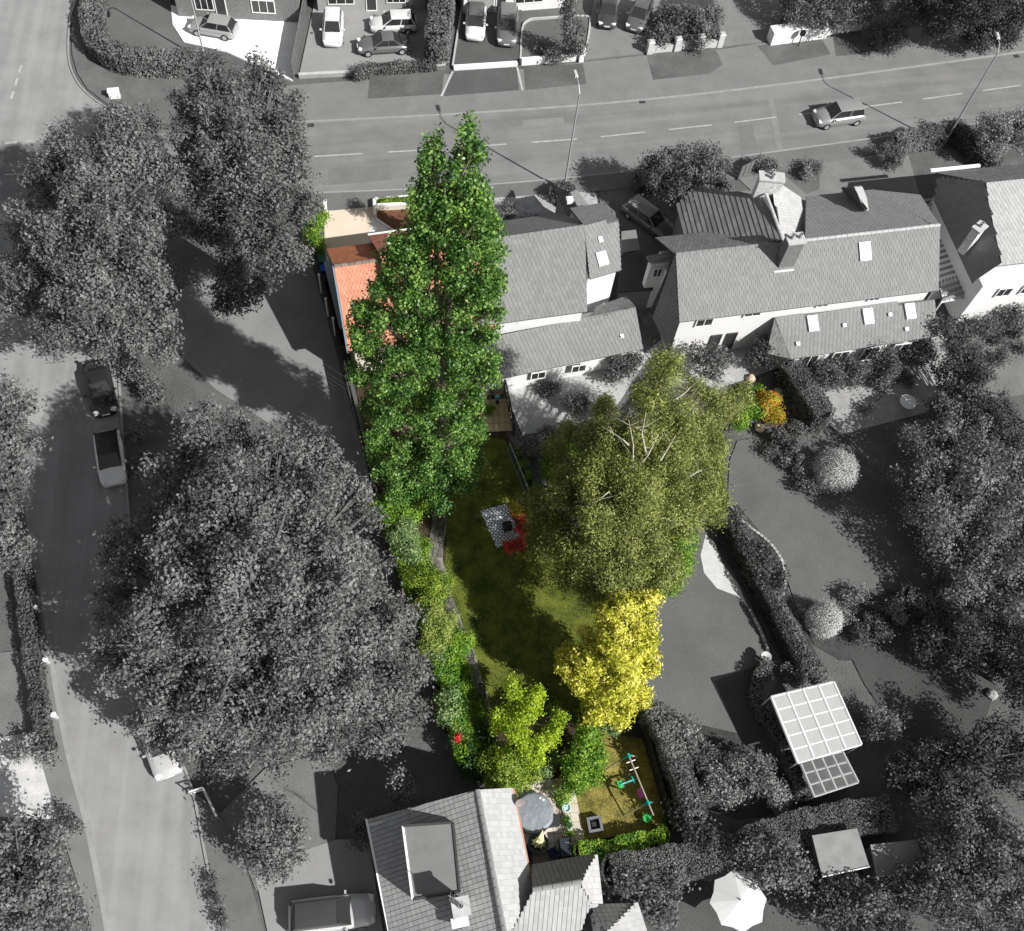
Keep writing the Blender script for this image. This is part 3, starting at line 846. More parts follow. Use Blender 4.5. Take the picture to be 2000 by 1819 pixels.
# --- House A: the orange roofed house behind the poplar
a0 = W(680, 686, 4.6)
hA = thing('house', 'house with a bright orange tiled roof half hidden behind the tall poplar', 'house', (W(690, 690)[0], W(690, 690)[1], 0))
Rg = [W(653, 521, 7.2), W(738, 509, 7.2)]
du = (Rg[1] - Rg[0]).normalized()
Rg1 = Rg[0] + du * 10.3
sw = W(681, 686, 4.6); ne_ = W(638, 487, 4.9)
se = sw + du * 10.3; nE = ne_ + du * 3.25
walls(hA, [sw + du * .3 + Vector((0, .3, 0)), se + Vector((-.3, .3, 0)), Rg1 + Vector((-.8, 2.2, 0)), ne_ + du * .35 + Vector((.1, -.4, 0))], 4.55, mat('house_render_cream', (.62, .56, .48), .85, .06))
roof_face(hA, [sw, se, Rg1, Rg[0]], C_TILEO, .26, .27, under=mat('roof_felt_brown', (.2, .1, .07), .9))
fn = roof_face(hA, [ne_, nE, Rg[0] + du * 3.25, Rg[0]], C_TILEB, .26, .27, under=MATS['roof_felt_brown'])
ridge_tiles(hA, Rg[0], Rg[0] + du * 3.3, C_RIDGE, .46, .15)
# forward gable wing, a little higher
r2 = W(742, 497, 7.9); e2 = W(719, 461, 5.3)
roof_face(hA, [e2, e2 + du * 7, r2 + du * 6.8, r2], C_TILER, .26, .27, under=MATS['roof_felt_brown'])
s2 = r2 + (sw - Rg[0]) * .55; s2.z = 6.3
roof_face(hA, [s2, s2 + du * 6.8, r2 + du * 6.8, r2], C_TILEO, .26, .27, under=MATS['roof_felt_brown'])
ridge_tiles(hA, r2, r2 + du * 3, C_RIDGE, .46, .15)
MB().prism([e2 + du * .2, e2 + du * 6.8, s2 + du * 6.7, s2 + du * .1], 0, 5.2).build('wall', MATS['house_render_cream'], hA)
MB().obox(e2 - Vector((0, 0, .16)) + Vector((-.03, .1, 0)), du * 7, Vector((-.03, .1, 0)), Vector((0, 0, .15))).build('fascia', C_WHITE, hA)
MB().slab([ne_ + Vector((-.12, .0, .03)), Rg[0] + Vector((-.12, 0, .05)), Rg[0] + Vector((-.02, 0, .05)), ne_ + Vector((-.02, 0, .03))], .25).build('bargeboard', G_GUT, hA)
MB().slab([sw + Vector((-.14, 0, .03)), Rg[0] + Vector((-.14, 0, .05)), Rg[0] + Vector((-.02, 0, .05)), sw + Vector((-.02, 0, .03))], .3).build('bargeboard', C_FASC, hA)
g = MB(); g.add([sw + du * .3, Rg[0] + du * .3 - Vector((0, 0, .2)), ne_ + du * .3, sw + du * .42, Rg[0] + du * .42 - Vector((0, 0, .2)), ne_ + du * .42], [(0, 2, 1), (3, 4, 5), (0, 1, 4, 3), (1, 2, 5, 4), (2, 0, 3, 5)]); g.build('gable', MATS['house_render_cream'], hA)

# low flat lean-to strip beside house A
q = wp([(632, 512, 2.4), (645, 508, 2.4), (672, 640, 2.4), (663, 640, 2.4)])
mb = MB(); mb.slab(q, .15); mb.build('lean_to_roof', C_FASC, hA)
mb = MB(); mb.prism([p for p in inset(q, .1)], 0, 2.24); mb.build('lean_to_wall', mat('dark_boarding', (.04, .03, .025), .8), hA)

# --- House B: grey roofed detached house
hB = thing('house', 'detached house with long grey roof and white band of wall above its rear extension', 'house', (W(980, 745)[0], W(980, 745)[1], 0))
rB0, rB1 = W(978, 466, 7.5), W(1142, 442, 7.5)
sB0, sB1 = W(973, 631, 5.2), W(1147, 608, 5.2)
dB = (rB1 - rB0).normalized(); sh = -dB * 1.2
nB0, nB1 = rB0 + Vector((-1.6, 4.6, -4.1)), rB1 + Vector((-1.6, 4.6, -4.1))
roof_face(hB, [sB0 + sh, sB1, rB1, rB0 + sh], G_TILE)
roof_face(hB, [nB0 + sh, nB1, rB1, rB0 + sh], G_TILE)
ridge_tiles(hB, rB0 + sh, rB1, G_TILE)
vN = Vector((-dB.y, dB.x, 0))
walls(hB, [sB0 + sh + vN * .35, sB1 + vN * .35 - dB * .2, rB1 + vN * 2.2 - dB * .2, rB0 + sh + vN * 2.2], 5.0, G_WALLW)
walls(hB, [rB0 + sh + vN * 2.25, rB1 + vN * 2.25 - dB * .2, nB1 - vN * .4 - dB * .2, nB0 + sh - vN * .4], 3.1, G_WALLW)
# east wing, stepped
e = wp([(1152, 545, 5.5), (1213, 527, 5.5), (1208, 430, 7.3), (1141, 441, 7.5)])
roof_face(hB, e, G_TILE)
n_ = [W(1141, 441, 7.5), W(1208, 430, 7.3), W(1208, 430, 7.3) + Vector((-1.1, 3.2, -2)), W(1141, 441, 7.5) + Vector((-1.1, 3.2, -2))]
roof_face(hB, [n_[3], n_[2], n_[1], n_[0]], G_TILE)
walls(hB, [e[0] + vN * .3, e[1] + vN * .3 - dB * .2, n_[2] - vN * .3 - dB * .2, n_[3] - vN * .3], 5.35, G_WALLW)
for px, py, w in ((1177, 505, .75), (1165, 471, .3)):
    nn = plane_fit(e); c = W(px, py, 6.2); u = (e[1] - e[0]).normalized(); v = nn.cross(u); c0 = e[0]
    c = c - nn * (c - c0).dot(nn) / 1.0
    skylight(hB, c, u, v, nn, w, w * 1.3)
# rear single-storey extension
x = wp([(976, 741, 2.5), (1256, 681, 2.5), (1241, 600, 3.7), (976, 656, 3.7)])
x[0] -= dB * 1.0; x[3] -= dB * 1.0
roof_face(hB, x, G_TILE, lift=.035)
x2 = [x[2], x[2] + vN * 1.7 + Vector((0, 0, -.9)), W(1165, 600, 2.9), W(1150, 622, 3.7)]
roof_face(hB, [x2[1], x2[2], x2[3], x2[0]], G_TILE_SHADE)
walls(hB, [x[0] + vN * .4 + dB * .3, x[1] + vN * .4 - dB * .3, x[2] + vN * 1.2 - dB * .3, x[3] + vN * 1 + dB * .3], 2.45, G_WALLW)
skylight(hB, (x[0] + x[1]) * .12 + (x[1] * .38 + x[2] * .38), dB, vN, Vector((0, 0, 1)), .25, .25)
pA = W(1020, 655, 3.8)
for px_, w_, h_, z_ in ((1012, 1.0, .75, 4.15), (1095, 1.1, .4, 4.3)):
    b = W(px_, 632, 4.6); o = sB0 + vN * .33 + dB * ((b - sB0).dot(dB)); wall_window(hB, o, math.atan2(dB.y, dB.x), w_, h_, z_)
for s_ in (3.4, 6.4):
    o = x[0] + vN * .38 + dB * s_; wall_window(hB, o, math.atan2(dB.y, dB.x), 1.1, .9, 1.1, bars=1)
# front hipped porch
pf = wp([(1078, 358, 3.4), (1108, 362, 3.6), (1168, 402, 3.2), (1142, 430, 5.2), (1110, 432, 5.2)])
ap = W(1122, 398, 4.9)
roof_face(hB, [W(1078, 360, 3.1), W(1118, 440, 3.1), W(1143, 432, 5.1), W(1112, 376, 4.9)], G_TILE_SHADE)
roof_face(hB, [W(1165, 418, 3.1), W(1124, 372, 3.1), W(1112, 376, 4.9), W(1143, 432, 5.1)], G_TILE)
walls(hB, inset([W(1085, 372, 3), W(1120, 376, 3), W(1160, 418, 3), W(1120, 436, 3)], .3), 3.0, G_WALLG)
MB().box(tuple(W(1113, 391, 4.9)), (.5, .5, .3), R(20)).build('roof_vent', G_TRIM, hB)
# flat dark garage beside house B
gb = thing('garage', 'flat dark roofed garage squeezed between the two grey houses', 'garage', W(1216, 590))
fr = wp([(1216, 498, 2.6), (1252, 492, 2.6), (1276, 566, 2.6), (1208, 570, 2.6)])
MB().prism(fr, 2.45, 2.6).build('roof', mat('black_felt', .045, .9, .2), gb); walls(gb, inset(fr, .15), 2.44, G_WALLD)
gb2 = thing('garden_shed', 'small mid grey roofed shed in front of the flat dark garage', 'shed', W(1216, 505))
fr = wp([(1214, 452, 2.4), (1242, 449, 2.4), (1250, 488, 2.2), (1214, 494, 2.2)])
MB().slab(fr, .1).build('roof', G_FELT, gb2); walls(gb2, inset(fr, .12), 2.05, G_WALLG)

# --- House C: the long house
hC = thing('house', 'longest grey roofed house with a row of pale skylights on its rear extension', 'house', W(1320, 690))
rC0, rC1 = W(1320, 497, 7.6), W(1836, 440, 7.6)
sC0, sC1 = W(1327, 629, 5.1), W(1833, 567, 5.1)
dC = (rC1 - rC0).normalized(); vC = Vector((-dC.y, dC.x, 0)); aC = math.atan2(dC.y, dC.x)
mainC = [sC0, sC1, rC1, rC0]
roof_face(hC, mainC, G_TILE)
nC1 = W(1706, 371, 4.9); nC0 = W(1575, 384, 4.9)
roof_face(hC, [nC0, nC1, rC1, W(1573, 469, 7.6)], G_TILE)
roof_face(hC, [rC0 + vC * 3.6 + Vector((0, 0, -2.5)), W(1573, 469, 7.6) + vC * 3.6 + Vector((0, 0, -2.5)), W(1573, 469, 7.6), rC0], G_TILE_SHADE)
roof_face(hC, [rC1 + vC * 3.4 + Vector((-.3, 0, -2.6)), sC1 + vC * .5, sC1, rC1] if False else [W(1706, 371, 4.9), W(1706, 371, 4.9) + dC * 3.5 - vC * 1.0, rC1, rC1 - dC * .5], G_TILE)
ridge_tiles(hC, W(1572, 470, 7.62), rC1, mat('ridge_pale', .42, .8, .15))
ridge_tiles(hC, rC0, W(1500, 478, 7.62), G_TILE)
walls(hC, [sC0 + vC * .4 + dC * .3, sC1 + vC * .4 - dC * .3, sC1 + vC * 6.4 - dC * .3, sC0 + vC * 6.4 + dC * .3], 4.9, G_WALLW)
# west catslide
roof_face(hC, [W(1272, 613, 3.0), W(1308, 690, 3.0), W(1327, 629, 5.15), W(1319, 499, 7.6)], G_TILE, under=G_UNDER)
MB().slab([W(1267, 612, 3.1), W(1313, 508, 7.2), W(1319, 508, 7.25), W(1274, 616, 3.15)], .2).build('bargeboard', G_GUT, hC)
gw = [W(1272, 516, 5.4), W(1308, 512, 5.4), W(1314, 503, 5.4), W(1268, 506, 5.4)]
walls(hC, gw, 5.35, G_WALLW)
wall_window(hC, W(1280, 515.5, 5.4), aC - R(2), .7, 1.0, 3.9)
MB().slab([W(1262, 500, 5.5), W(1316, 492, 5.9), W(1320, 499, 6.2), W(1268, 512, 5.7)], .12).build('roof', G_TILE_SHADE, hC)
# north-south wing with the chimney
wr0, wr1 = W(1496, 380, 7.7), W(1530, 472, 7.7)
roof_face(hC, [W(1320, 397, 4.2), W(1342, 478, 4.2), wr1, wr0, W(1490, 386, 7.4), W(1363, 371, 4.6)], G_TILE_SHADE, tw=.9, th=.36, lift=.06)
roof_face(hC, [W(1566, 384, 5.6), W(1572, 466, 5.6), wr1 + Vector((.1, 0, 0)), W(1500, 346, 7.7)], G_TILE_SUN)
ridge_tiles(hC, wr0, wr1, G_LEAD)
walls(hC, [W(1345, 480, 4) , W(1565, 465, 4), W(1560, 390, 4), W(1500, 372, 4), W(1370, 380, 4), W(1330, 402, 4)], 4.1, G_WALLD)
chimney(hC, W(1497, 372, 7.6), .75, 1.7, 4.0, 8.9, aC + R(75), mat('white_brick', .55, .9, .3, 5))
chimney(hC, W(1531, 515, 6.6), 1.15, .8, 5.4, 9.2, aC, G_WALLD)
MB().box(tuple(W(1530, 527, 6.55)), (1.5, .35, .08), aC).build('flashing', mat('pale_lead', .6, .7, .1), hC)
# small front gable dormer
dg = [W(1640, 404, 6.2), W(1668, 362, 7.3), W(1694, 408, 6.2)]
roof_face(hC, [W(1640, 368, 5.3), W(1684, 412, 5.6), W(1690, 410, 6.9), W(1668, 366, 6.9)], G_TILE_SHADE)
roof_face(hC, [W(1702, 412, 5.6), W(1684, 364, 5.3), W(1668, 366, 6.9), W(1690, 410, 6.9)], G_TILE_SUN)
# rear windows and door in the white wall
for s_, w_, h_, z_ in ((1.5, 1.3, .9, 3.7), (5.0, 1.3, .5, 4.2), (10.5, .9, .5, 4.3), (14.5, .9, .5, 4.3)):
    wall_window(hC, sC0 + vC * .37 + dC * s_, aC, w_, h_, z_)
for s_ in (3.2, 4.4): wall_window(hC, sC0 + vC * .37 + dC * s_, aC, .8, 2.0, .3, fm=G_GUT, bars=0, name='door')
for x_, w_, h_ in ((1690, .85, 1.3),):
    nn = plane_fit(mainC); c = W(x_, 491, 7.0); c -= nn * (c - sC0).dot(nn); v = nn.cross(dC); skylight(hC, c, dC, v, nn, w_, h_)
# rear extension
ex = wp([(1545, 701, 2.5), (1831, 656, 2.5), (1826, 584, 3.7), (1513, 621, 3.7)])
roof_face(hC, ex, G_TILE)
roof_face(hC, [W(1512, 700, 2.5), W(1543, 702, 2.5), W(1513, 621, 3.7), W(1507, 640, 3.2)] if False else [W(1497, 690, 2.3), W(1545, 701, 2.5), W(1513, 621, 3.7)], G_TILE_SHADE)
walls(hC, [ex[0] + vC * .35 + dC * .2, ex[1] + vC * .35 - dC * .25, ex[2] + vC * .5 - dC * .25, ex[3] + vC * .5 + dC * .3], 2.4, G_WALLW)
nn = plane_fit(ex); v = nn.cross(dC)
for px_, py_, w_, h_ in ((1585, 633, .75, 1.15), (1693, 619, .75, 1.15), (1775, 609, .75, 1.15)):
    c = W(px_, py_, 3.3); c -= nn * (c - ex[0]).dot(nn); skylight(hC, c, dC, v, nn, w_, h_)
for px_, py_ in ((1560, 671), (1646, 637), (1733, 617), (1773, 642)):
    c = W(px_, py_, 3.1); c -= nn * (c - ex[0]).dot(nn); skylight(hC, c, dC, v, nn, .26, .26)
for s_ in (1.2, 3.6, 6.0, 8.4): wall_window(hC, ex[0] + vC * .32 + dC * s_, aC, 1.3, 1.7, .4)

# slatted canopy between houses C and D
pg = thing('pergola', 'slatted side canopy running between the long house and the right-hand house', 'pergola', W(1850, 640))
pa, pb, pc_, pd_ = W(1790, 392, 2.6), W(1820, 388, 2.6), W(1905, 560, 2.6), W(1840, 585, 2.6)
for k in range(19):
    f = k / 18; a = pa.lerp(pd_, f); b = pb.lerp(pc_, f) + dC * .3
    mb = MB(); d = (b - a); mb.obox(a, d, Vector((.03, -.2, 0)), Vector((0, 0, .08))); mb.build('slat', G_WOOD, pg)
for a, b in ((pa, pd_), (pb + dC * .1, pc_ + dC * .1)):
    MB().obox(a - Vector((0, 0, .14)), b - a, dC * .08, Vector((0, 0, .13))).build('beam', G_FENCED, pg)
    for f in (0, .5, 1): MB().tube(a.lerp(b, f) - Vector((0, 0, 2.6)), a.lerp(b, f) - Vector((0, 0, .14)), .05, n=6).build('post', G_FENCED, pg)
cv = thing('lean_to', 'white ribbed lean-to roof at the end of the slatted canopy', 'lean-to', W(1860, 640))
A_, B_, C_, D_ = W(1838, 545, 2.7), W(1888, 532, 2.7), W(1908, 578, 2.3), W(1838, 592, 2.3)
MB().slab([A_, B_, C_, D_], .04).build('roof', mat('white_corrugated', .6, .5, .08), cv)
for k in range(9):
    a = A_.lerp(B_, k / 8); b = D_.lerp(C_, k / 8); MB().obox(a + Vector((0, 0, .005)), b - a, dC * .06, Vector((0, 0, .05))).build('rib', G_TRIM, cv)
for p in (C_, D_): MB().tube(p - Vector((0, 0, 2.3)), p - Vector((0, 0, .04)), .05, n=6).build('post', G_TRIM, cv)
walls(cv, inset([A_, B_, B_ - vC * .15, A_ - vC * .15], .02), 2.6, G_WALLW)

# --- House D at the right edge
hD = thing('house', 'house at the right edge with a pale sunlit slope and a grey west slope', 'house', W(1915, 600))
rD0, rD1 = W(1926, 357, 7.6), W(1944, 505, 7.6)
eD0, eD1 = W(1815, 384, 4.9), W(1908, 558, 4.9)
roof_face(hD, [eD0, eD1, W(1921, 553, 5.0), rD1, rD0, W(1830, 345, 5.2)], G_TILE)
off = (rD0 - eD0); east = Vector((off.x, off.y, 0))
dD = (rD1 - rD0).normalized()
roof_face(hD, [W(1948, 527, 5.0), W(1948, 527, 5.0) + dC * 9, rD0 + dC * 9 , rD0] if False else [W(1944, 520, 6.4), W(1944, 520, 6.4) + dC * 9, rD0 + dC * 9.2, rD0 + Vector((.02, 0, 0))], G_TILE_SUN)
roof_face(hD, [W(1828, 338, 4.9), W(1828, 338, 4.9) + dC * 12, rD0 + dC * 9, rD0], G_TILE_SHADE)
MB().obox(W(1818, 337, 5.0), dC * 4.2, vC * .25, Vector((0, 0, .14))).build('gutter', G_TRIM, hD)
fD = [eD0 + dC * .6 + vC * .3, eD1 + dC * .4 + vC * .5, W(1948, 560, 4.9) + dC * 9, rD0 + dC * 9 + vC * 2]
walls(hD, [W(1840, 385, 4.8), W(1920, 560, 4.8), W(1946, 555, 4.8), W(1946, 555, 4.8) + dC * 9, rD0 + dC * 9 + vC * 2.5, W(1845, 350, 4.8)], 4.8, G_WALLW)
chimney(hD, W(1897, 468, 6.5), .6, .9, 5.3, 7.8, aC + R(-60), mat('white_brick', .55), 1)
for s_ in (.6, 2.6, 4.6): wall_window(hD, W(1946, 556, 4.8) + dC * s_, aC, 1.2, 1.0, 3.2)

# --- bungalow at the bottom
hE = thing('bungalow', 'large pale grid-tiled bungalow with a flat dormer at the bottom of the photo', 'bungalow', W(730, 1819))
rE0, rE1 = W(932, 1543, 6.2), W(932, 1543, 6.2) + (W(984, 1819, 6.2) - W(932, 1543, 6.2)) * 1.35
eW0, eW1 = W(718, 1600, 3.3), W(718, 1600, 3.3) + (W(762, 1819, 3.3) - W(718, 1600, 3.3)) * 1.4
eE0, eE1 = W(1000, 1539, 3.6), W(1038, 1736, 3.6)
dE = (rE1 - rE0).normalized(); aE = math.atan2(dE.y, dE.x); vE = Vector((dE.y, -dE.x, 0))
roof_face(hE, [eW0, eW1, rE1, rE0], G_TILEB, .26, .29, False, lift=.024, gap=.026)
roof_face(hE, [eE0, eE1, W(1000, 1819, 5.8), rE1, rE0], G_TILE_SUN, .3, .30, False, lift=.022, gap=.006)
ridge_tiles(hE, rE0, rE1, G_TILE, .45, .15)
# walls
walls(hE, [eW0 + dE * .25 - vE * .4, eW1 - vE * .4, rE1 - dE * .1, eE1 + vE * .3 + dE * 1, eE0 + vE * .3 + dE * .2], 3.2, mat('bungalow_wall', .5, .8, .08))
MB().add([eW0 + dE * .25, rE0 + dE * .25 - Vector((0, 0, .2)), eE0 + dE * .25, eW0 + dE * .4, rE0 + dE * .4 - Vector((0, 0, .2)), eE0 + dE * .4], [(0, 2, 1), (3, 4, 5), (0, 1, 4, 3), (1, 2, 5, 4), (2, 0, 3, 5)]).build('gable', MATS['bungalow_wall'], hE)
MB().obox(eW0 + Vector((-.14, 0, -.16)), eW1 - eW0, Vector((.13, 0, 0)), Vector((0, 0, .14))).build('gutter', G_TRIM, hE)
MB().obox(eE0 + Vector((.02, 0, -.14)), eE1 - eE0, Vector((.13, 0, 0)), Vector((0, 0, .12))).build('gutter', C_BRICK, hE)
# flat dormer
dq = wp([(787, 1614, 5.7), (885, 1607, 5.7), (898, 1742, 5.7), (806, 1757, 5.7)])
MB().prism(inset(dq, .12), 3.9, 5.55).build('dormer', G_WALLD, hE)
dr = MB().prism(dq, 5.55, 5.7).build('dormer_roof', G_FELT, hE)
for i in range(4):
    a, b = dq[i], dq[(i + 1) % 4]; d = (b - a).normalized(); n_ = Vector((-d.y, d.x, 0))
    MB().obox(a + Vector((0, 0, .0)) - n_ * .06 - Vector((0, 0, .12)), b - a, n_ * .12 , Vector((0, 0, .2))).build('fascia', G_TRIM if i == 3 else G_GUT, hE)
for k in range(3):
    p = dq[0].lerp(dq[3], .1 + k * .3); u = (dq[3] - dq[0]).normalized()
    o = MB().obox(Vector((p.x, p.y, 4.4)) + Vector((.06, 0, 0)), u * .9, Vector((-.05, 0, 0)), Vector((0, 0, .9))).build('window', G_GLASS, hE)
cc = W(898, 1778, 5.6)
chimney(hE, cc, .75, .75, 4.6, 7.6, aE, mat('white_brick', .55), 1)
fl = MB(); fl.box((cc.x + .1, cc.y - .55, 5.42), (.5, .9, .05), aE); fl.build('flashing', mat('pale_lead', .6), hE)
# tv aerial
ae = MB(); ae.tube(Vector((cc.x, cc.y, 7.7)), Vector((cc.x, cc.y, 10.2)), .025, n=5)
ae.tube(Vector((cc.x - .7, cc.y + .2, 10.1)), Vector((cc.x + .7, cc.y - .2, 10.1)), .018, n=4)
for k in range(7): ae.tube(Vector((cc.x - .6 + k * .2, cc.y + .17 - k * .057 - .2, 10.12)), Vector((cc.x - .6 + k * .2, cc.y + .17 - k * .057 + .2, 10.12)), .009, n=4)
ae.build('aerial', G_METAL, hE)
# east wing with hip
nW = wp([(1038, 1690, 3.3), (1160, 1668, 3.3), (1137, 1722, 5.2), (1040, 1738, 5.2)])
roof_face(hE, nW, G_TILE, .26, .29, False, lift=.024, gap=.026)
hp = wp([(1162, 1667, 3.3), (1181, 1765, 3.3), (1150, 1765, 4.2), (1137, 1722, 5.2)])
roof_face(hE, hp, G_TILE_SUN, .3, .30, False, lift=.022, gap=.006)
sW_ = [W(1155, 1819, 3.6) + dE * 1.5, W(1000, 1819, 3.2) + dE * 1.5, W(1040, 1738, 5.2), W(1137, 1722, 5.2), W(1150, 1765, 4.4)]
roof_face(hE, [W(980, 1860, 4.4), W(1120, 1860, 3.6), W(1150, 1768, 4.2), W(1137, 1722, 5.2), W(1040, 1738, 5.2)], G_TILEB, .26, .29, False, lift=.024, gap=.026)
ridge_tiles(hE, W(1040, 1738, 5.22), W(1137, 1722, 5.22), G_TILE, .45, .14)
walls(hE, inset([W(1042, 1690, 3.2), W(1158, 1672, 3.2), W(1178, 1770, 3.2), W(1000, 1880, 3.2), W(1010, 1780, 3.2)], .25), 3.15, MATS['bungalow_wall'])
# second wing
roof_face(hE, [W(1160, 1770, 2.9), W(1245, 1762, 2.9), W(1185, 1819, 4.2), W(1155, 1800, 4.0)], G_TILE, .3, .33)
roof_face(hE, [W(1246, 1760, 2.9), W(1268, 1840, 2.9), W(1200, 1860, 4.4), W(1185, 1819, 4.2)], G_TILE_SUN, .3, .30, False, lift=.022, gap=.006)
walls(hE, inset([W(1160, 1775, 2.8), W(1240, 1768, 2.8), W(1262, 1850, 2.8), W(1180, 1880, 2.8)], .2), 2.75, MATS['bungalow_wall'])
# satellite dish at the gable
sdp = W(1012, 1566, 3.6)
sdh = thing('satellite_dish', 'grey satellite dish at the bungalow eave above the round pool cover', 'satellite dish', (sdp.x, sdp.y, 0))
dm = MB(); prof = [(.02, 0), (.18, .02), (.30, .06), (.34, .09)]
dm.lathe(prof, (0, 0, 0), 18, close=False); dm.lathe([(.33, .085), (.29, .05), (.17, .005), (.02, -.015)], (0, 0, 0), 18, close=False)
rot = Matrix.Rotation(R(62), 4, Vector((1, .25, 0)))
dm.v = [tuple(rot @ Vector(v) + sdp + Vector((.15, 0, .25))) for v in dm.v]
dm.build('dish', mat('dish_grey', (.22, .2, .2), .5, .1), sdh)
MB().tube(sdp - Vector((.2, 0, .35)), sdp + Vector((.15, 0, .2)), .025, n=6).build('arm', C_BLK, sdh)

# --- houses across the road
def far_house(label, xl, xr, yl, yr, door, wins, garage=None, m=G_WALLD, depth=9):
    a, b = W(xl, yl), W(xr, yr); d = (b - a); L = d.length; d.normalize(); n = Vector((-d.y, d.x, 0)); an = math.atan2(d.y, d.x)
    h = thing('house', label, 'house', a)
    MB().prism([a, b, b + n * depth, a + n * depth], 0, 5.2).build('wall', m, h)
    roof_face(h, [a - n * .35 - d * .3 + Vector((0, 0, 5.1)), b - n * .35 + d * .3 + Vector((0, 0, 5.1)), b + n * depth / 2 + Vector((0, 0, 7.6)), a + n * depth / 2 + Vector((0, 0, 7.6))], G_TILE, .45, .5)
    roof_face(h, [a + n * (depth + .3) + Vector((0, 0, 5.1)), b + n * (depth + .3) + Vector((0, 0, 5.1)), b + n * depth / 2 + Vector((0, 0, 7.6)), a + n * depth / 2 + Vector((0, 0, 7.6))], G_TILE, .45, .5)
    for s_, w_, h_, z_ in wins: wall_window(h, a + d * s_, an, w_, h_, z_, bars=2)
    for s_ in door: wall_window(h, a + d * s_, an, .95, 2.05, .12, fm=G_TRIM, gm=G_GUT, bars=0, name='door')
    if garage:
        for s_, w_ in garage:
            g_ = MB().obox(a + d * s_ + Vector((0, 0, .1)), d * w_, -n * .08, Vector((0, 0, 2.1))).build('garage_door', mat('garage_door_grey', .3, .6, .05), h)
    return h
far_house('grey brick house behind the white driveway at the top left', 350, 588, 34, 46, [3.3], [(1.6, 1.6, 1.4, .9), (6.4, 2.0, 1.3, .9), (1.6, 1.6, 1.1, 3.5), (6.4, 2, 1.1, 3.5)])
far_house('pale fronted house behind the three cars on the concrete drive', 622, 830, 24, 22, [4.2], [(.9, 2.3, 1.4, .8), (6.0, 1.7, 1.4, .9)], m=G_WALLG)
far_house('white fronted house at the top behind the tarmac drive', 905, 1115, 30, 14, [2.9], [(4.6, 2.6, 1.4, .8)], garage=[(.4, 2.3)], m=G_WALLW)
far_house('white house at the top behind the dark parked cars', 1140, 1270, -8, -16, [3.2], [(.7, 1.8, 1.4, .9)], m=G_WALLW)

# ------------------------------------------------------------------ WALLS AND FENCES
def low_wall(label, pts, m, h=.7, w=.24, pillars=(), ph=1.1, pw=.42, cap=None, cat='wall', name='garden_wall', z0=.1):
    P = [W(*p) for p in pts]
    t = thing(name, label, cat, (P[0].x, P[0].y, 0))
    strip(MB(), P, w, z0 - .1, z0 + h).build('wall', m, t)
    strip(MB(), P, w + .08, z0 + h + .001, z0 + h + .06).build('coping', cap or G_LEAD, t)
    for f in pillars:
        p = W(*f); q = MB(); q.box((p.x, p.y, (z0 + ph) / 2), (pw, pw, z0 + ph), R(19)); po = q.build('pillar', m, t)
        MB().box((p.x, p.y, z0 + ph + .06), (pw + .12, pw + .12, .12), R(19), .5).build('pillar_cap', cap or G_LEAD, po)
    return t
low_wall('low white wall across the front of the tarmac drive', [(886, 136), (1010, 128)], mat('wall_white_far', .75, .8, .06), .18, .3, cap=G_TRIM)
low_wall('white garden wall with end pillar in front of the small conifer lawn', [(1018, 127), (1126, 118)], MATS['wall_white_far'], .5, .25, [(1134, 120)], 1.3, cap=G_TRIM)
low_wall('pale brick wall with four tall pillars below the shrub bed', [(1266, 103), (1408, 90)], mat('brick_pale', .5, .9, .15, 4), .55, .3, [(1267, 105), (1320, 99), (1365, 94), (1404, 90)], 1.2, .5)
low_wall('wide white sloping wall by the letter post at the top right', [(1500, 84), (1608, 70)], MATS['wall_white_far'], 1.25, 1.0, cap=G_TRIM)
low_wall('thin white wall continuing to the round bush', [(1612, 68), (1680, 58)], MATS['wall_white_far'], .5, .3)
low_wall('low stone front wall before the fenced concrete drive', [(584, 153), (698, 147)], G_WALLG, .3, .2)
low_wall('dark brick boundary beneath the clipped drive hedge', [(728, 143), (870, 135)], G_WALLD, .4, .25)
# street letter post
lp = thing('notice_post', 'short dark post with a box head standing before the white sloping wall', 'post', W(1558, 92))
pb_ = W(1558, 92); MB().tube(pb_, pb_ + Vector((0, 0, 1.3)), .05, n=8).build('post', C_BLK, lp); MB().box((pb_.x, pb_.y, 1.5), (.4, .3, .45), R(20)).build('head', C_BLK, lp)
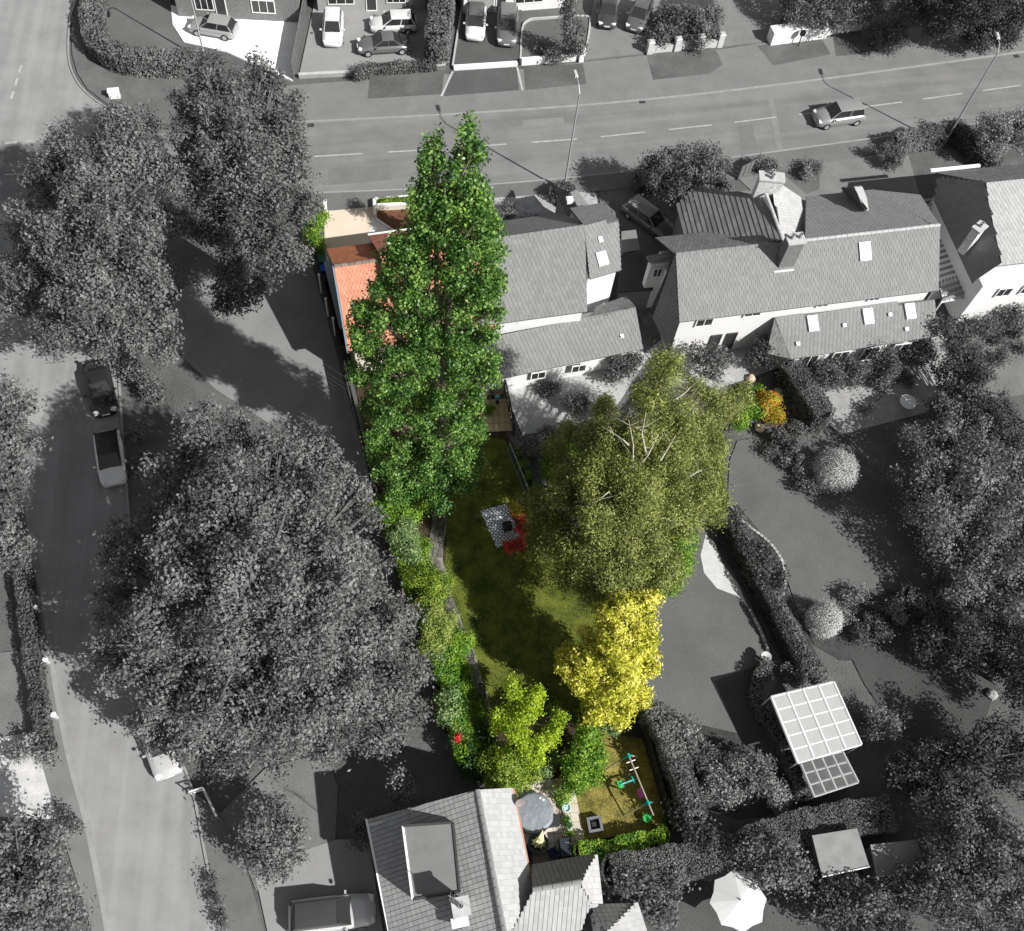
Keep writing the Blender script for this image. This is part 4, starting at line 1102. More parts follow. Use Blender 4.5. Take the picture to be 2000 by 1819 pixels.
# boarded fence between the white drive and concrete drive
def board_fence(label, pts, h=1.8, bay=1.9, m=G_FENCE, boards=9, group=None, name='fence', rails=True, pm=None):
    P = [W(*p) if not isinstance(p, Vector) else p for p in pts]
    t = thing(name, label, 'fence', (P[0].x, P[0].y, 0), group)
    for i in range(len(P) - 1):
        L = (P[i + 1] - P[i]).length; n = max(1, round(L / bay)); d = (P[i + 1] - P[i]) / n; u = d.normalized(); s = Vector((-u.y, u.x, 0)); a = math.atan2(u.y, u.x)
        for k in range(n + (i == len(P) - 2)):
            p = P[i] + d * k; MB().box((p.x, p.y, (h + .08) / 2), (.1, .1, h + .08), a, .8).build('post', pm or m, t)
        for k in range(n):
            p = P[i] + d * k + u * .06; pan = MB().obox(p - s * .012 + Vector((0, 0, .1)), d - u * .12, s * .024, Vector((0, 0, .06))).build('panel', m, t)
            w_ = (d.length - .12) / boards; q = MB()
            for j in range(boards): q.obox(p + u * (w_ * j + .008) + s * (.014 if j % 2 else -.03) + Vector((0, 0, .162)), u * (w_ + (.02 if j % 2 else -.01)), s * .018, Vector((0, 0, h - .2 + random.uniform(-.015, .01))))
            q.build('board', m, pan, kind='stuff')
            if rails: MB().obox(p - s * .035 + Vector((0, 0, h - .03)), d - u * .12, s * .07, Vector((0, 0, .04))).build('rail', m, pan)
    return t
board_fence('tall dark board fence between the white driveway and the concrete drive', [(574, 158), (602, 0)], m=G_FENCE)
board_fence('dark fence along the west side of the orange roofed house', [(617, 505), (668, 700), (735, 985)], 1.8, m=C_FENCE)
board_fence('dark fence down the right side of the play lawn beside the grey hedge', [(1246, 1412), (1308, 1622)], 1.6, m=C_FENCE)
board_fence('fence between house gardens left of the small white patio', [(985, 765), (1003, 850)], 1.5, m=C_FENCE)
# light steel posts along the side path
for i, (x_, y_) in enumerate(((628, 572), (641, 618), (655, 655))):
    p = W(x_, y_); t = thing('concrete_post', ['upper', 'middle', 'lower'][i] + ' white post on the fence beside the orange roofed house', 'post', p, 'white posts along the side fence')
    MB().box((p.x, p.y, 1.05), (.12, .12, 2.1)).build('shaft', C_WHITE, t); MB().box((p.x, p.y, 2.13), (.16, .16, .06)).build('cap', C_WHITE, t)
# green mesh fence on the lawn edge
gf = thing('mesh_fence', 'green mesh fence panels with pale rails behind the upper lawn', 'fence', W(994, 884))
ga = [W(992, 884), W(1011, 930), W(1030, 978)]
for i in range(2):
    a, b = ga[i], ga[i + 1]; d = b - a; u = d.normalized(); s = Vector((-u.y, u.x, 0))
    fr = MB().obox(a + Vector((0, 0, 1.35)), d, s * .05, Vector((0, 0, .05)))
    fr.obox(a + Vector((0, 0, .05)), d, s * .05, Vector((0, 0, .05))); fr.obox(a, u * .05, s * .05, Vector((0, 0, 1.42))); fr.obox(b - u * .05, u * .05, s * .05, Vector((0, 0, 1.42)))
    fo = fr.build('frame', mat('frame_green_grey', (.25, .33, .28), .5, .05), gf)
    me_ = MB()
    for k in range(int(d.length / .09)): me_.obox(a + u * (k * .09) + s * .02 + Vector((0, 0, .1)), u * .012, s * .01, Vector((0, 0, 1.25)))
    for k in range(12): me_.obox(a + s * .025 + Vector((0, 0, .12 + k * .105)), d, s * .008, Vector((0, 0, .012)))
    me_.build('mesh', C_METG, fo, kind='stuff')

# ------------------------------------------------------------------ VEHICLES
def ring(x, hw, zz, k=.86):
    """half-rounded body section"""
    return [(x, -hw * k, zz[0]), (x, -hw, zz[1]), (x, -hw, zz[2]), (x, -hw * .93, zz[3]), (x, -hw * .5, zz[4]), (x, 0, zz[5]), (x, hw * .5, zz[4]), (x, hw * .93, zz[3]), (x, hw, zz[2]), (x, hw, zz[1]), (x, hw * k, zz[0])]
def make_car(label, front, rear, col, style='hatch', glass=None, group=None, roofcol=None, z=.11, cat='car', bonnet=None):
    F, B = W(*front), W(*rear); mid = (F + B) / 2; L = {'hatch': 4.05, 'saloon': 4.55, 'suv': 4.45, 'estate': 4.7}[style]
    d = F - B; rz = math.atan2(d.y, d.x)
    t = thing('parked_car' if 'moving' not in label and 'driving' not in label else 'car', label, cat, (mid.x, mid.y, z), group, rz=rz)
    paint = mat('car_paint_%03d' % int(col * 1000), col, .28, .03, 1, metal=.25 if col < .6 else 0, spec=.6)
    tall = {'hatch': 1.48, 'saloon': 1.42, 'suv': 1.68, 'estate': 1.46}[style]; hw = .89 if style != 'suv' else .93; zb = .92 if style != 'suv' else 1.05
    h = L / 2
    if style == 'saloon': st = [(-h, .74, .62), (-h + .12, .84, .78), (-h + .9, .88, .9), (-h + 1.4, .89, .93), (0, .9, .92), (h - 1.35, .89, .90), (h - .5, .86, .80), (h - .12, .76, .66), (h, .64, .52)]
    else: st = [(-h, .76, .78), (-h + .1, .86, .90), (-h + .5, .88, .95), (-h + 1.4, .9, .95), (0, .9, .93), (h - 1.15, .89, .92), (h - .45, .86, .82), (h - .12, .76, .68), (h, .64, .54)]
    sc_ = hw / .89; zk = zb / .92
    mb = MB(); rings = []
    for x_, w_, zt in st:
        zt *= zk; w_ *= sc_; rings += ring(x_, w_, (.24, .36, zt * .72, zt * .94, zt * 1.0, zt * 1.02))
    n = 11; f = []
    for i in range(len(st) - 1):
        for j in range(n - 1): f.append((i * n + j, (i + 1) * n + j, (i + 1) * n + j + 1, i * n + j + 1))
        f.append((i * n + n - 1, (i + 1) * n + n - 1, (i + 1) * n, i * n))
    f.append(tuple(range(n))); f.append(tuple(range(len(st) * n - 1, (len(st) - 1) * n - 1, -1)))
    mb.add(rings, f); body = mb.build('body', paint, t, smooth=True)
    # cabin corners: base then roof
    if style == 'saloon': xb0, xr0, xr1, xb1 = -h + .75, -h + 1.45, h - 2.15, h - 1.3
    elif style == 'estate': xb0, xr0, xr1, xb1 = -h + .12, -h + .45, h - 2.1, h - 1.3
    else: xb0, xr0, xr1, xb1 = -h + .12, -h + .5, h - 1.85, h - 1.05
    wb, wr = hw * .9, hw * .70; zB = zb * 1.0 - .03; zR = tall - .04
    xm0, xm1 = xb0 + .1, xb1 - .1
    base = [(xb0, -wb * .86, zB), (xb1, -wb * .86, zB), (xb1, wb * .86, zB), (xb0, wb * .86, zB)]
    bs = [(xb0, -wb * .9), (xb0, wb * .9), (xb1, wb * .84), (xb1, -wb * .84)]
    g = G_GLASS
    a = [Vector((xb0, -wb * .92, zB)), Vector((xb0, wb * .92, zB)), Vector((xb1, wb * .9, zB)), Vector((xb1, -wb * .9, zB))]
    r = [Vector((xr0, -wr, zR)), Vector((xr0, wr, zR)), Vector((xr1, wr * .97, zR)), Vector((xr1, -wr * .97, zR))]
    cc_ = Vector(((xr0 + xr1) / 2, 0, zB + .1))
    def glassp(nm, q):
        q = [Vector(p) for p in q]; c = sum(q, Vector()) / 4; nn = (q[1] - q[0]).cross(q[3] - q[0]).normalized()
        if nn.dot(c - cc_) < 0: nn = -nn; q = q[::-1]
        q2 = [c + (p - c) * .93 + nn * .012 for p in q]; q3 = [p - nn * .02 for p in q2]
        return MB().add(q2 + q3, [(0, 1, 2, 3), (7, 6, 5, 4)] + [(j, (j + 1) % 4 + 4 * 0, (j + 1) % 4 + 4, j + 4)[::-1] for j in range(4)]).build(nm, g, t)
    cab = MB(); cab.add(a + r, [(0, 3, 7, 4), (1, 5, 6, 2), (3, 2, 6, 7), (0, 4, 5, 1), (0, 1, 2, 3), (4, 7, 6, 5)]); cab.build('cabin', paint if roofcol is None else mat('car_paint_%03d' % int(roofcol * 1000), roofcol, .28, .03, 1, spec=.6), t)
    glassp('windscreen', [a[3], a[2], r[2], r[3]]); glassp('rear_window', [a[0], a[1], r[1], r[0]])
    for sd in (0, 1):
        q0, q1, t0, t1 = (a[0], a[3], r[0], r[3]) if sd == 0 else (a[1], a[2], r[1], r[2])
        m0, n0 = q0.lerp(q1, .47), t0.lerp(t1, .47)
        glassp('side_window', [q0 + Vector((.15, 0, 0)), m0, n0, t0]); glassp('side_window', [m0, q1 - Vector((.1, 0, 0)), t1, n0])
    # crowned roof
    rm = MB(); nx, ny = 6, 6; vs = []
    for i in range(nx + 1):
        for j in range(ny + 1):
            x_ = xr0 - .03 + (xr1 - xr0 + .06) * i / nx; y_ = (-1 + 2 * j / ny); vs.append((x_, y_ * wr * 1.0, zR + .012 + .06 * (1 - y_ ** 4) * (1 - (2 * i / nx - 1) ** 4 * .7)))
    rm.add(vs, [(i * (ny + 1) + j, (i + 1) * (ny + 1) + j, (i + 1) * (ny + 1) + j + 1, i * (ny + 1) + j + 1) for i in range(nx) for j in range(ny)])
    rp = mat('car_paint_%03d' % int((roofcol if roofcol is not None else col) * 1000), (roofcol if roofcol is not None else col), .28, .03, 1, spec=.6)
    rm.build('roof', rp, t, smooth=True)
    if bonnet is not None:
        pass
    for sx in (-1, 1):
        for sy in (-1, 1):
            cx_, cy_ = sx * (h - .82), sy * (hw - .09)
            w_ = MB().tube((cx_, cy_ - .1 * 1, .33), (cx_, cy_ + .1, .33), .33, n=18).build('wheel', C_BLK, t)
            MB().tube((cx_, cy_ + sy * .1, .33), (cx_, cy_ + sy * .115, .33), .2, n=12).build('rim', G_METAL, w_)
    for sy in (-1, 1):
        MB().box((h - .22, sy * hw * .66, .66 * zk), (.3, .34, .13), sy * R(-18)).build('headlight', mat('headlight_glass', .7, .15, .02), t)
        MB().box((-h + .12, sy * hw * .78, .8 * zk), (.14, .2, .22), 0).build('tail_light', mat('tail_light_glass', .12, .2, .02), t)
        MB().box((xb1 - .28, sy * (hw + .1), zB + .08), (.12, .2, .12), 0, .8).build('mirror', paint, t)
    MB().box((h - .01, 0, .5), (.05, .5, .12)).build('number_plate', mat('plate_pale', .7, .4, .02), t)
    return t
gp = 'cars parked on the drives across the road'
make_car('silver hatchback parked aslant on the white driveway', (372, 57), (466, 73), .36, 'hatch', group=gp)
make_car('white hatchback parked nose out alone on the concrete drive', (650, 106), (653, 30), .62, 'hatch', group=gp)
make_car('pale rounded saloon on the concrete drive beside the tall hedge', (722, 60), (815, 56), .6, 'hatch', group=gp)
make_car('dark glossy saloon parked just inside the clipped drive hedge', (697, 102), (803, 95), .16, 'saloon', group=gp)
make_car('white nosed dark roofed hatchback on the left of the tarmac drive', (926, 96), (931, 18), .62, 'hatch', roofcol=.07, group=gp)
make_car('mid grey people carrier on the right of the tarmac drive', (988, 108), (992, 22), .15, 'suv', group=gp)
make_car('dark car parked below the white house right of the conifer', (1183, 74), (1186, -6), .06, 'hatch', group=gp)
make_car('dark grey car beside the pillared shrub bed', (1230, 80), (1262, 4), .12, 'hatch', group=gp)
make_car('silver estate driving along the main road', (1577, 243), (1690, 228), .30, 'suv', z=.0)
make_car('shaded grey car with a pale roof beside the striped roof', (1318, 478), (1215, 400), .14, 'estate', roofcol=.3, z=.06)
gl = 'cars parked along the tree-lined lane'
make_car('black car parked in the lane under the upper tree', (214, 830), (186, 702), .03, 'saloon', z=.0, group=gl)
make_car('white hatchback with black glass roof parked in the shaded lane', (228, 958), (212, 848), .7, 'hatch', roofcol=.02, z=.0, group=gl)
make_car('white car half covered by the big spreading tree', (333, 1510), (298, 1392), .5, 'saloon', z=.0, group=gl)
make_car('large pale car with dark glass parked beside the bungalow', (738, 1776), (563, 1796), .55, 'estate', roofcol=.06, z=.09)

# ------------------------------------------------------------------ STREET FURNITURE
def lamp(label, base, arm, hgt=10.0):
    b = W(*base); t = thing('street_lamp', label, 'street lamp', b, 'street lamps on the main road')
    top = b + Vector((0, 0, hgt)); a = Vector(arm)
    MB().tube(b, b + Vector((0, 0, 1.3)), .11, .10, 10).build('base', G_METAL, t)
    p = MB(); p.tube(b + Vector((0, 0, 1.3)), top, .085, .05, 10); p.build('pole', G_METAL, t)
    q = MB(); q.path([top, top + a * .3 + Vector((0, 0, .45)), top + a * .75 + Vector((0, 0, .6))], [.05, .04, .035], 8); q.build('arm', G_METAL, t)
    e = top + a * .9 + Vector((0, 0, .6)); r_ = math.atan2(a.y, a.x)
    hh = MB().box((e.x, e.y, e.z), (.75, .26, .14), r_, .75).build('lantern', G_LEAD, t)
    MB().box((e.x, e.y, e.z - .09), (.5, .2, .05), r_).build('lens', G_TRIM, hh)
lamp('tall street lamp on the verge right of the poplar top', (1101, 373), (-.55, 1.5, 0), 10)
lamp('tall street lamp at the right end of the main road', (1843, 282), (-.2, 1.4, 0), 9.6)
lamp('thin street lamp post over the white driveway at top left', (402, 122), (.4, -1.3, 0), 9)
def bollard(label, px, py, h=.9, r=.13):
    b = W(px, py); t = thing('bollard', label, 'bollard', b, 'white topped bollards beside the lane')
    MB().lathe([(r, 0), (r, h * .7), (r * .9, h * .75)], tuple(b), 12).build('shaft', G_LEAD, t)
    MB().lathe([(r * 1.25, h * .75), (r * 1.25, h * .93), (r * .6, h)], tuple(b), 12).build('cap', mat('cap_white', .85, .4, .03), t)
bollard('top bollard of the lane row, under tree shade', 76, 1195); bollard('middle bollard of the lane row on the sunny edge of shade', 96, 1295); bollard('lowest bollard of the lane row, opposite the sunlit road', 112, 1402)
# white junction marker on the corner verge
cb = thing('utility_cabinet', 'small white utility cabinet on the corner verge below the curved hedge', 'cabinet', W(226, 192))
p_ = W(226, 192); MB().box((p_.x, p_.y, .45), (.85, .4, .7), R(19)).build('body', G_WALLW, cb); MB().box((p_.x, p_.y, .84), (.92, .48, .08), R(19)).build('lid', G_TRIM, cb)
# guard rail at the bungalow corner
gr = thing('guard_rail', 'pale metal guard rail on the pavement corner below the big tree', 'railing', W(378, 1555))
gp_ = [W(375, 1553), W(402, 1545), W(428, 1600)]
for i in range(3): MB().tube(gp_[i], gp_[i] + Vector((0, 0, 1.0)), .045, n=6).build('post', G_METAL, gr)
for i in range(2):
    for z_ in (.5, 1.0): MB().tube(gp_[i] + Vector((0, 0, z_)), gp_[i + 1] + Vector((0, 0, z_)), .05, n=6).build('rail', G_TRIM, gr)

# ------------------------------------------------------------------ GARDEN OBJECTS
# crazy paved edge: every stone is a piece of its own
cp = thing('crazy_paving', 'winding strip of dark crazy paving stones on the left side of the lawn', 'paving', W(860, 1005))
pl = smooth_line([W(*p) for p in ((856, 985), (858, 1020), (852, 1060), (850, 1095), (860, 1130), (872, 1165), (886, 1200), (898, 1235), (912, 1262), (922, 1292), (932, 1330), (945, 1370), (955, 1410), (962, 1450))], 8)
widths = lambda f: .95 if f < .25 else (.62 if f < .5 else .5)
cps = [0]
for i in range(len(pl) - 1): cps.append(cps[-1] + (pl[i + 1] - pl[i]).length)
def pl_at(s):
    for i in range(len(pl) - 1):
        if cps[i + 1] >= s: break
    d = (pl[i + 1] - pl[i]).normalized(); return pl[i] + d * (s - cps[i]), d
rows = int(cps[-1] / .33); grid = []
for r in range(rows + 1):
    f = r / rows; p, d = pl_at(f * cps[-1]); n_ = Vector((-d.y, d.x, 0)); w = widths(f); nc = 3 if w > .8 else 2
    grid.append([(p + n_ * (w * (c / nc - .5)) + Vector((random.uniform(-.09, .09), random.uniform(-.09, .09), 0))) for c in range(nc + 1)])
for r in range(rows):
    A, B = grid[r], grid[r + 1]; nc = min(len(A), len(B)) - 1
    for c in range(nc):
        q = [A[c], A[c + 1], B[c + 1], B[c]]
        if random.random() < .5: k = random.randrange(4); q.insert(k + 1, (q[k] + q[(k + 1) % 4]) / 2 + (q[k] - sum(q, Vector()) / 4) * .12)
        ce = sum(q, Vector()) / len(q); q = [ce + (p - ce) * .84 for p in q]; h = .07 + random.uniform(0, .035)
        m_ = MB(); m_.prism(q[::-1], .03, h + .03)
        m_.build('stone', C_STONE, cp)
mb = MB(); kq = len(pl) // 3; strip(mb, pl[:kq], 1.0, .0, .056); strip(mb, pl[kq - 1:], .62, .0, .056); mb.build('mortar', mat('mortar_dark', (.22, .205, .18), .95, .2, 3), cp)

# pattern rug
rug_c = [W(938, 999), W(989, 985), W(1019, 1052), W(970, 1071)]
rg = MB().prism(rug_c[::-1], .055, .07)
u = (rug_c[1] - rug_c[0]).normalized(); v = (rug_c[3] - rug_c[0]).normalized()
mr = bpy.data.materials.new('diamond_rug'); mr.use_nodes = True
n, l = mr.node_tree.nodes, mr.node_tree.links; b = n['Principled BSDF']; b.inputs['Roughness'].default_value = .9
geo = n.new('ShaderNodeNewGeometry')
def dotn(vec, k, offs):
    d = n.new('ShaderNodeVectorMath'); d.operation = 'DOT_PRODUCT'; l.new(geo.outputs['Position'], d.inputs[0]); d.inputs[1].default_value = tuple(vec * k)
    a = n.new('ShaderNodeMath'); a.operation = 'ADD'; l.new(d.outputs['Value'], a.inputs[0]); a.inputs[1].default_value = offs; return a
def op(o, a, b_=None):
    q = n.new('ShaderNodeMath'); q.operation = o
    for i, s_ in enumerate((a, b_)):
        if s_ is None: continue
        if isinstance(s_, (int, float)): q.inputs[i].default_value = s_
        else: l.new(s_.outputs[0], q.inputs[i])
    return q
K = 1 / .44
A1 = op('ABSOLUTE', op('SUBTRACT', op('FRACT', dotn(u, K, 50.0)), .5)); A2 = op('ABSOLUTE', op('SUBTRACT', op('FRACT', dotn(v, K, 50.0)), .5))
D_ = op('FRACT', op('MULTIPLY', op('ADD', A1, A2), 2.0)); G_ = op('GREATER_THAN', D_, .38)
mx = n.new('ShaderNodeMix'); mx.data_type = 'RGBA'; mx.inputs[6].default_value = (.03, .04, .055, 1); mx.inputs[7].default_value = (.74, .79, .84, 1)
l.new(G_.outputs[0], mx.inputs[0]); l.new(mx.outputs[2], b.inputs['Base Color'])
rg.build('rug', mr, org=rug_c[0], label='black and white diamond patterned outdoor rug on the lawn', cat='rug')
# low black fire table on the rug
p = W(990, 1033); t = thing('fire_table', 'small black square table with its lid askew on the patterned rug', 'table', p)
MB().box((p.x, p.y, .47), (.62, .62, .05), R(22)).build('top', C_BLK, t); MB().box((p.x, p.y, .26), (.5, .5, .36), R(22), 1.0).build('body', C_CHAR, t)
MB().box((p.x, p.y, .525), (.3, .3, .05), R(40)).build('lid', C_BLK, t)
for sx in (-1, 1):
    for sy in (-1, 1):
        a = Matrix.Rotation(R(22), 3, 'Z') @ Vector((sx * .24, sy * .24, 0)); MB().box((p.x + a.x, p.y + a.y, .13), (.06, .06, .14), R(22)).build('leg', C_BLK, t)

def adirondack(label, px, py, face):
    p = W(px, py, .05); t = thing('garden_chair', label, 'chair', (p.x, p.y, .055), 'red slatted garden chairs by the rug', rz=face)
    # front is +x
    for k in range(6): MB().obox((.32 - k * .095, -.29, .36 - k * .022), (.08, 0, -.018), (0, .58, 0), (0, 0, .022)).build('seat_slat', C_RED, t)
    for k in range(7):
        y_ = -.30 + k * .087; hh = .78 + .12 * math.sin((k + .5) / 7 * math.pi)
        MB().obox((-.22, y_, .22), (-.42 * hh, 0, .9 * hh), (0, .074, 0), (.022, 0, .01)).build('back_slat', C_RED, t)
    for s in (-1, 1):
        y_ = s * .33
        MB().box((.30, y_, .27), (.09, .035, .54)).build('leg', C_RED, t)
        MB().obox((.34, y_ - .02, .30), (-.85, 0, -.27), (0, .035, 0), (0, 0, .11)).build('leg', C_RED, t)
        MB().box((-.02, s * .38, .56), (.78, .16, .025)).build('arm', C_RED, t)
    MB().obox((-.46, -.36, .50), (.03, 0, -.01), (0, .72, 0), (-.02, 0, .08)).build('back_rail', C_RED, t)
    return t
adirondack('wide red slatted garden seat at the lower edge of the patterned rug', 1004, 1070, R(118)).scale = (1.15, 1.65, 1.1)
adirondack('red slatted garden chair at the right of the rug, under birch twigs', 1020, 1036, R(160)).scale = (1.15, 1.15, 1.1)
adirondack('red slatted garden chair highest of three, almost hidden by birch leaves', 1010, 1006, R(215))

# ---- small patio by the bungalow
def slab_grid(name, label, origin, u, v, nu, nv, m, z=.06, gap=.025, skip=(), th=.05, cat='paving'):
    t = thing(name, label, cat, (origin.x, origin.y, 0)); me = {}
    for i in range(nu):
        for j in range(nv):
            if (i, j) in skip: continue
            o = origin + u * i + v * j
            if (i + j) % 3 not in me or True:
                U, V_ = u * (1 - gap / u.length), v * (1 - gap / v.length)
                q = MB().obox((0, 0, 0), U, V_, Vector((0, 0, th)))
                key = (i * 7 + j) % 3
                if key not in me:
                    mm = bpy.data.meshes.new('slab'); mm.from_pydata(q.v, [], q.f); mm.materials.append(m); me[key] = mm
            s_ = bpy.data.objects.new('slab', me[key]); C.objects.link(s_); s_.parent = t
            s_.location = Vector((o.x, o.y, z - th + random.uniform(-.004, .006))) - ORG[t.name]
    return t
o = W(1004, 1530); uu = (W(1080, 1522) - o) / 4; vv = (W(1030, 1672) - o) / 8
slab_grid('patio', 'pale slab patio beside the bungalow under the round grey cover', o, uu, vv, 6, 8, C_SLAB, .07)
# brick edging
def brick_edge(label, a, b, n=None, m=C_BRICK, w=.11, L=.22, h=.1, z=.05, name='brick_edging', cat='edging'):
    A, B = W(*a), W(*b); t = thing(name, label, cat, A); d = (B - A); n = max(1, int(d.length / L)); d = d / n; u = d.normalized(); s = Vector((-u.y, u.x, 0))
    q = MB().obox((0, 0, 0), d * .93, s * w, Vector((0, 0, h))); me = bpy.data.meshes.new('brick'); me.from_pydata(q.v, [], q.f); me.materials.append(m)
    for k in range(n):
        b_ = bpy.data.objects.new('brick', me); C.objects.link(b_); b_.parent = t; b_.location = A + d * k + Vector((0, 0, z + random.uniform(-.006, .006))) - ORG[t.name]
brick_edge('short orange brick edging at the top of the small patio', (1038, 1526), (1081, 1518), w=.2, L=.24, h=.16)
brick_edge('long brick edging between the small patio and the play lawn bed', (1083, 1522), (1109, 1640))
# round pool / hot tub with cover
pc = W(1040, 1592); pt_ = thing('covered_pool', 'round inflatable pool with a wrinkled grey cover beside the bungalow', 'pool', (pc.x, pc.y, .07), rz=R(15))
MB().lathe([(1.06, 0), (1.14, .12), (1.16, .4), (1.12, .66), (1.02, .74)], (0, 0, 0), 36).build('tub_wall', C_BLK, pt_, smooth=True)
cm = MB(); N1, N2 = 72, 14; vs = [(0, 0, .88)]
for r in range(1, N2 + 1):
    for k in range(N1):
        a = 2 * math.pi * k / N1; f = r / N2
        wr = .008 * math.sin(a * 11 + 3 * math.sin(a * 2 + f * 3)) * f + .02 * math.sin(a * 2.0 + 1) * f + .006 * math.sin(a * 31 + f * 5) * f + .02 * math.sin(4 * a + 7 * f) * f * (1 - f)
        zz = .88 - .07 * f ** 2 + wr; R_o = 1.12 * f
        if r == N2: zz -= .06; R_o = 1.15
        vs.append((R_o * math.cos(a), R_o * math.sin(a), zz))
for k in range(N1):
    a = 2 * math.pi * k / N1; vs.append(((1.18 + .02 * math.sin(a * 9)) * math.cos(a), (1.18 + .02 * math.sin(a * 9)) * math.sin(a), .58 + .03 * math.sin(a * 5)))
fs = [(0, 1 + k, 1 + (k + 1) % N1) for k in range(N1)]
for r in range(N2):
    for k in range(N1): a_ = 1 + r * N1; fs.append((a_ + k, a_ + N1 + k, a_ + N1 + (k + 1) % N1, a_ + (k + 1) % N1))
cm.add(vs, fs); cv_ = cm.build('cover', C_COVER, pt_, smooth=True)
for k in range(2): MB().box((.52 + k * .1, .72 - k * .07, .862 + .0), (.2, .09, .02), R(-30)).build('label_patch', C_WHITE, cv_)
# black boxes around the pool
for i, (x_, y_, w_, d_, lb) in enumerate(((1078, 1606, .8, .6, 'black cushioned step at the lower right of the round pool'), (1020, 1608, .8, .55, 'black cushioned step at the lower left of the round pool'))):
    p = W(x_, y_, .07); t = thing('pool_step', lb, 'step', p); MB().box((p.x, p.y, .22), (w_, d_, .3), R(20 - 50 * i), .94).build('body', C_BLK, t); MB().box((p.x, p.y, .40), (w_ * .96, d_ * .96, .06), R(20 - 50 * i), .95).build('cushion', C_CHAR, t)
# table, closed parasol, chairs
p = W(1049, 1652, .07); t = thing('garden_table', 'round black glass garden table below the pool', 'table', p)
MB().lathe([(.60, .70), (.62, .715), (.62, .73), (.60, .74)], (p.x, p.y, .07), 32).build('top', mat('black_glass', (.008, .008, .01), .12, 0, spec=.6), t)
for k in range(4):
    a = k * math.pi / 2 + .4; MB().tube((p.x + .5 * math.cos(a), p.y + .5 * math.sin(a), .07), (p.x + .3 * math.cos(a), p.y + .3 * math.sin(a), .77), .02, n=6).build('leg', C_BLK, t)
t = thing('parasol', 'folded lemon and white parasol standing through the black table', 'parasol', p)
MB().tube(p, p + Vector((0, 0, 2.3)), .022, n=8).build('pole', C_WHITE, t)
fm_ = MB(); n_ = 16
for k in range(n_):
    a0_, a1_ = 2 * math.pi * k / n_, 2 * math.pi * (k + 1) / n_; am = (a0_ + a1_) / 2
    top = p + Vector((.05, .55, 2.32)); rr_ = .46 if k % 2 else .32; r2_ = .32 if k % 2 else .46
    A = p + Vector((rr_ * math.cos(a0_) * .5, rr_ * math.sin(a0_) * .5, 1.9)); B = p + Vector((r2_ * math.cos(a1_) * .5, r2_ * math.sin(a1_) * .5, 1.9))
    D1 = p + Vector((rr_ * math.cos(a0_), rr_ * math.sin(a0_) * .7, 1.0)); E1 = p + Vector((r2_ * math.cos(a1_), r2_ * math.sin(a1_) * .7, 1.0))
    fm_.add([top, A, B, D1, E1], [(0, 1, 2), (1, 3, 4, 2)])
fm_.build('canopy', C_PARA, t)
MB().lathe([(.24, 0), (.24, .05), (.05, .1)], tuple(p), 16).build('base', C_BLK, t)
def easy_chair(label, px, py, rz):
    p = W(px, py, .07); t = thing('garden_armchair', label, 'chair', (p.x, p.y, .07), 'navy garden chairs round the black table', rz=rz)
    MB().box((0, 0, .40), (.5, .5, .07)).build('seat', C_NAVY, t)
    MB().obox((-.26, -.25, .42), (-.12, 0, .55), (0, .5, 0), (.05, 0, .01)).build('backrest', C_NAVY, t)
    for s in (-1, 1):
        MB().box((.0, s * .29, .62), (.52, .06, .03)).build('arm', C_BLK, t)
        for x_ in (-.24, .24): MB().tube((x_, s * .28, 0), (x_, s * .29, .61), .016, n=6).build('leg', C_BLK, t)
easy_chair('navy garden chair left of the black table, against the bungalow wall', 1031, 1664, R(45))
easy_chair('navy garden chair right of the black table, beside the dark box', 1078, 1667, R(125))
p = W(1054, 1664, .07); MB().box((p.x, p.y, .08), (1.0, 1.15, .02), R(20)).build('door_mat', C_MAT, org=p, label='beige mat on the patio between the two navy chairs', cat='mat')
p = W(1103, 1658, .05); t = thing('storage_box', 'dark grey storage box at the corner where the patio meets the hedge', 'box', p)
MB().box((p.x, p.y, .36), (.66, 1.05, .62), R(14), .97).build('body', mat('charcoal_plastic', (.022, .028, .034), .5, .1, 3), t); MB().box((p.x, p.y, .70), (.72, 1.1, .08), R(14), .92).build('lid', MATS['charcoal_plastic'], t)
for k in range(2): MB().box((p.x - .02 + k * .12, p.y + .25, .755), (.07, .04, .03), R(14)).build('catch', G_METAL, t)
# square planter on the play lawn
p = W(1160, 1612, .05); t = thing('square_planter', 'square grey wooden planter with a dark inside on the play lawn', 'planter', p)
for k in range(4):
    a = R(17) + k * math.pi / 2; d = Vector((math.cos(a), math.sin(a), 0)); s = Vector((-d.y, d.x, 0)); o_ = p + d * .30 - s * .42 + Vector((0, 0, 0))
    MB().obox(o_, d * .11, s * .72, Vector((0, 0, .42))).build('side', C_GREYP, t)
    MB().obox(o_ + Vector((0, 0, .423)) - d * .02, d * .15, s * .72, Vector((0, 0, .035))).build('rim', mat('slate_rim', (.16, .16, .175), .6, .15, 4), t)
MB().box((p.x, p.y, .12), (.6, .6, .2), R(17)).build('filling', C_BLK, t); MB().box((p.x, p.y, .26), (.3, .3, .08), R(17)).build('grate', C_CHAR, t)
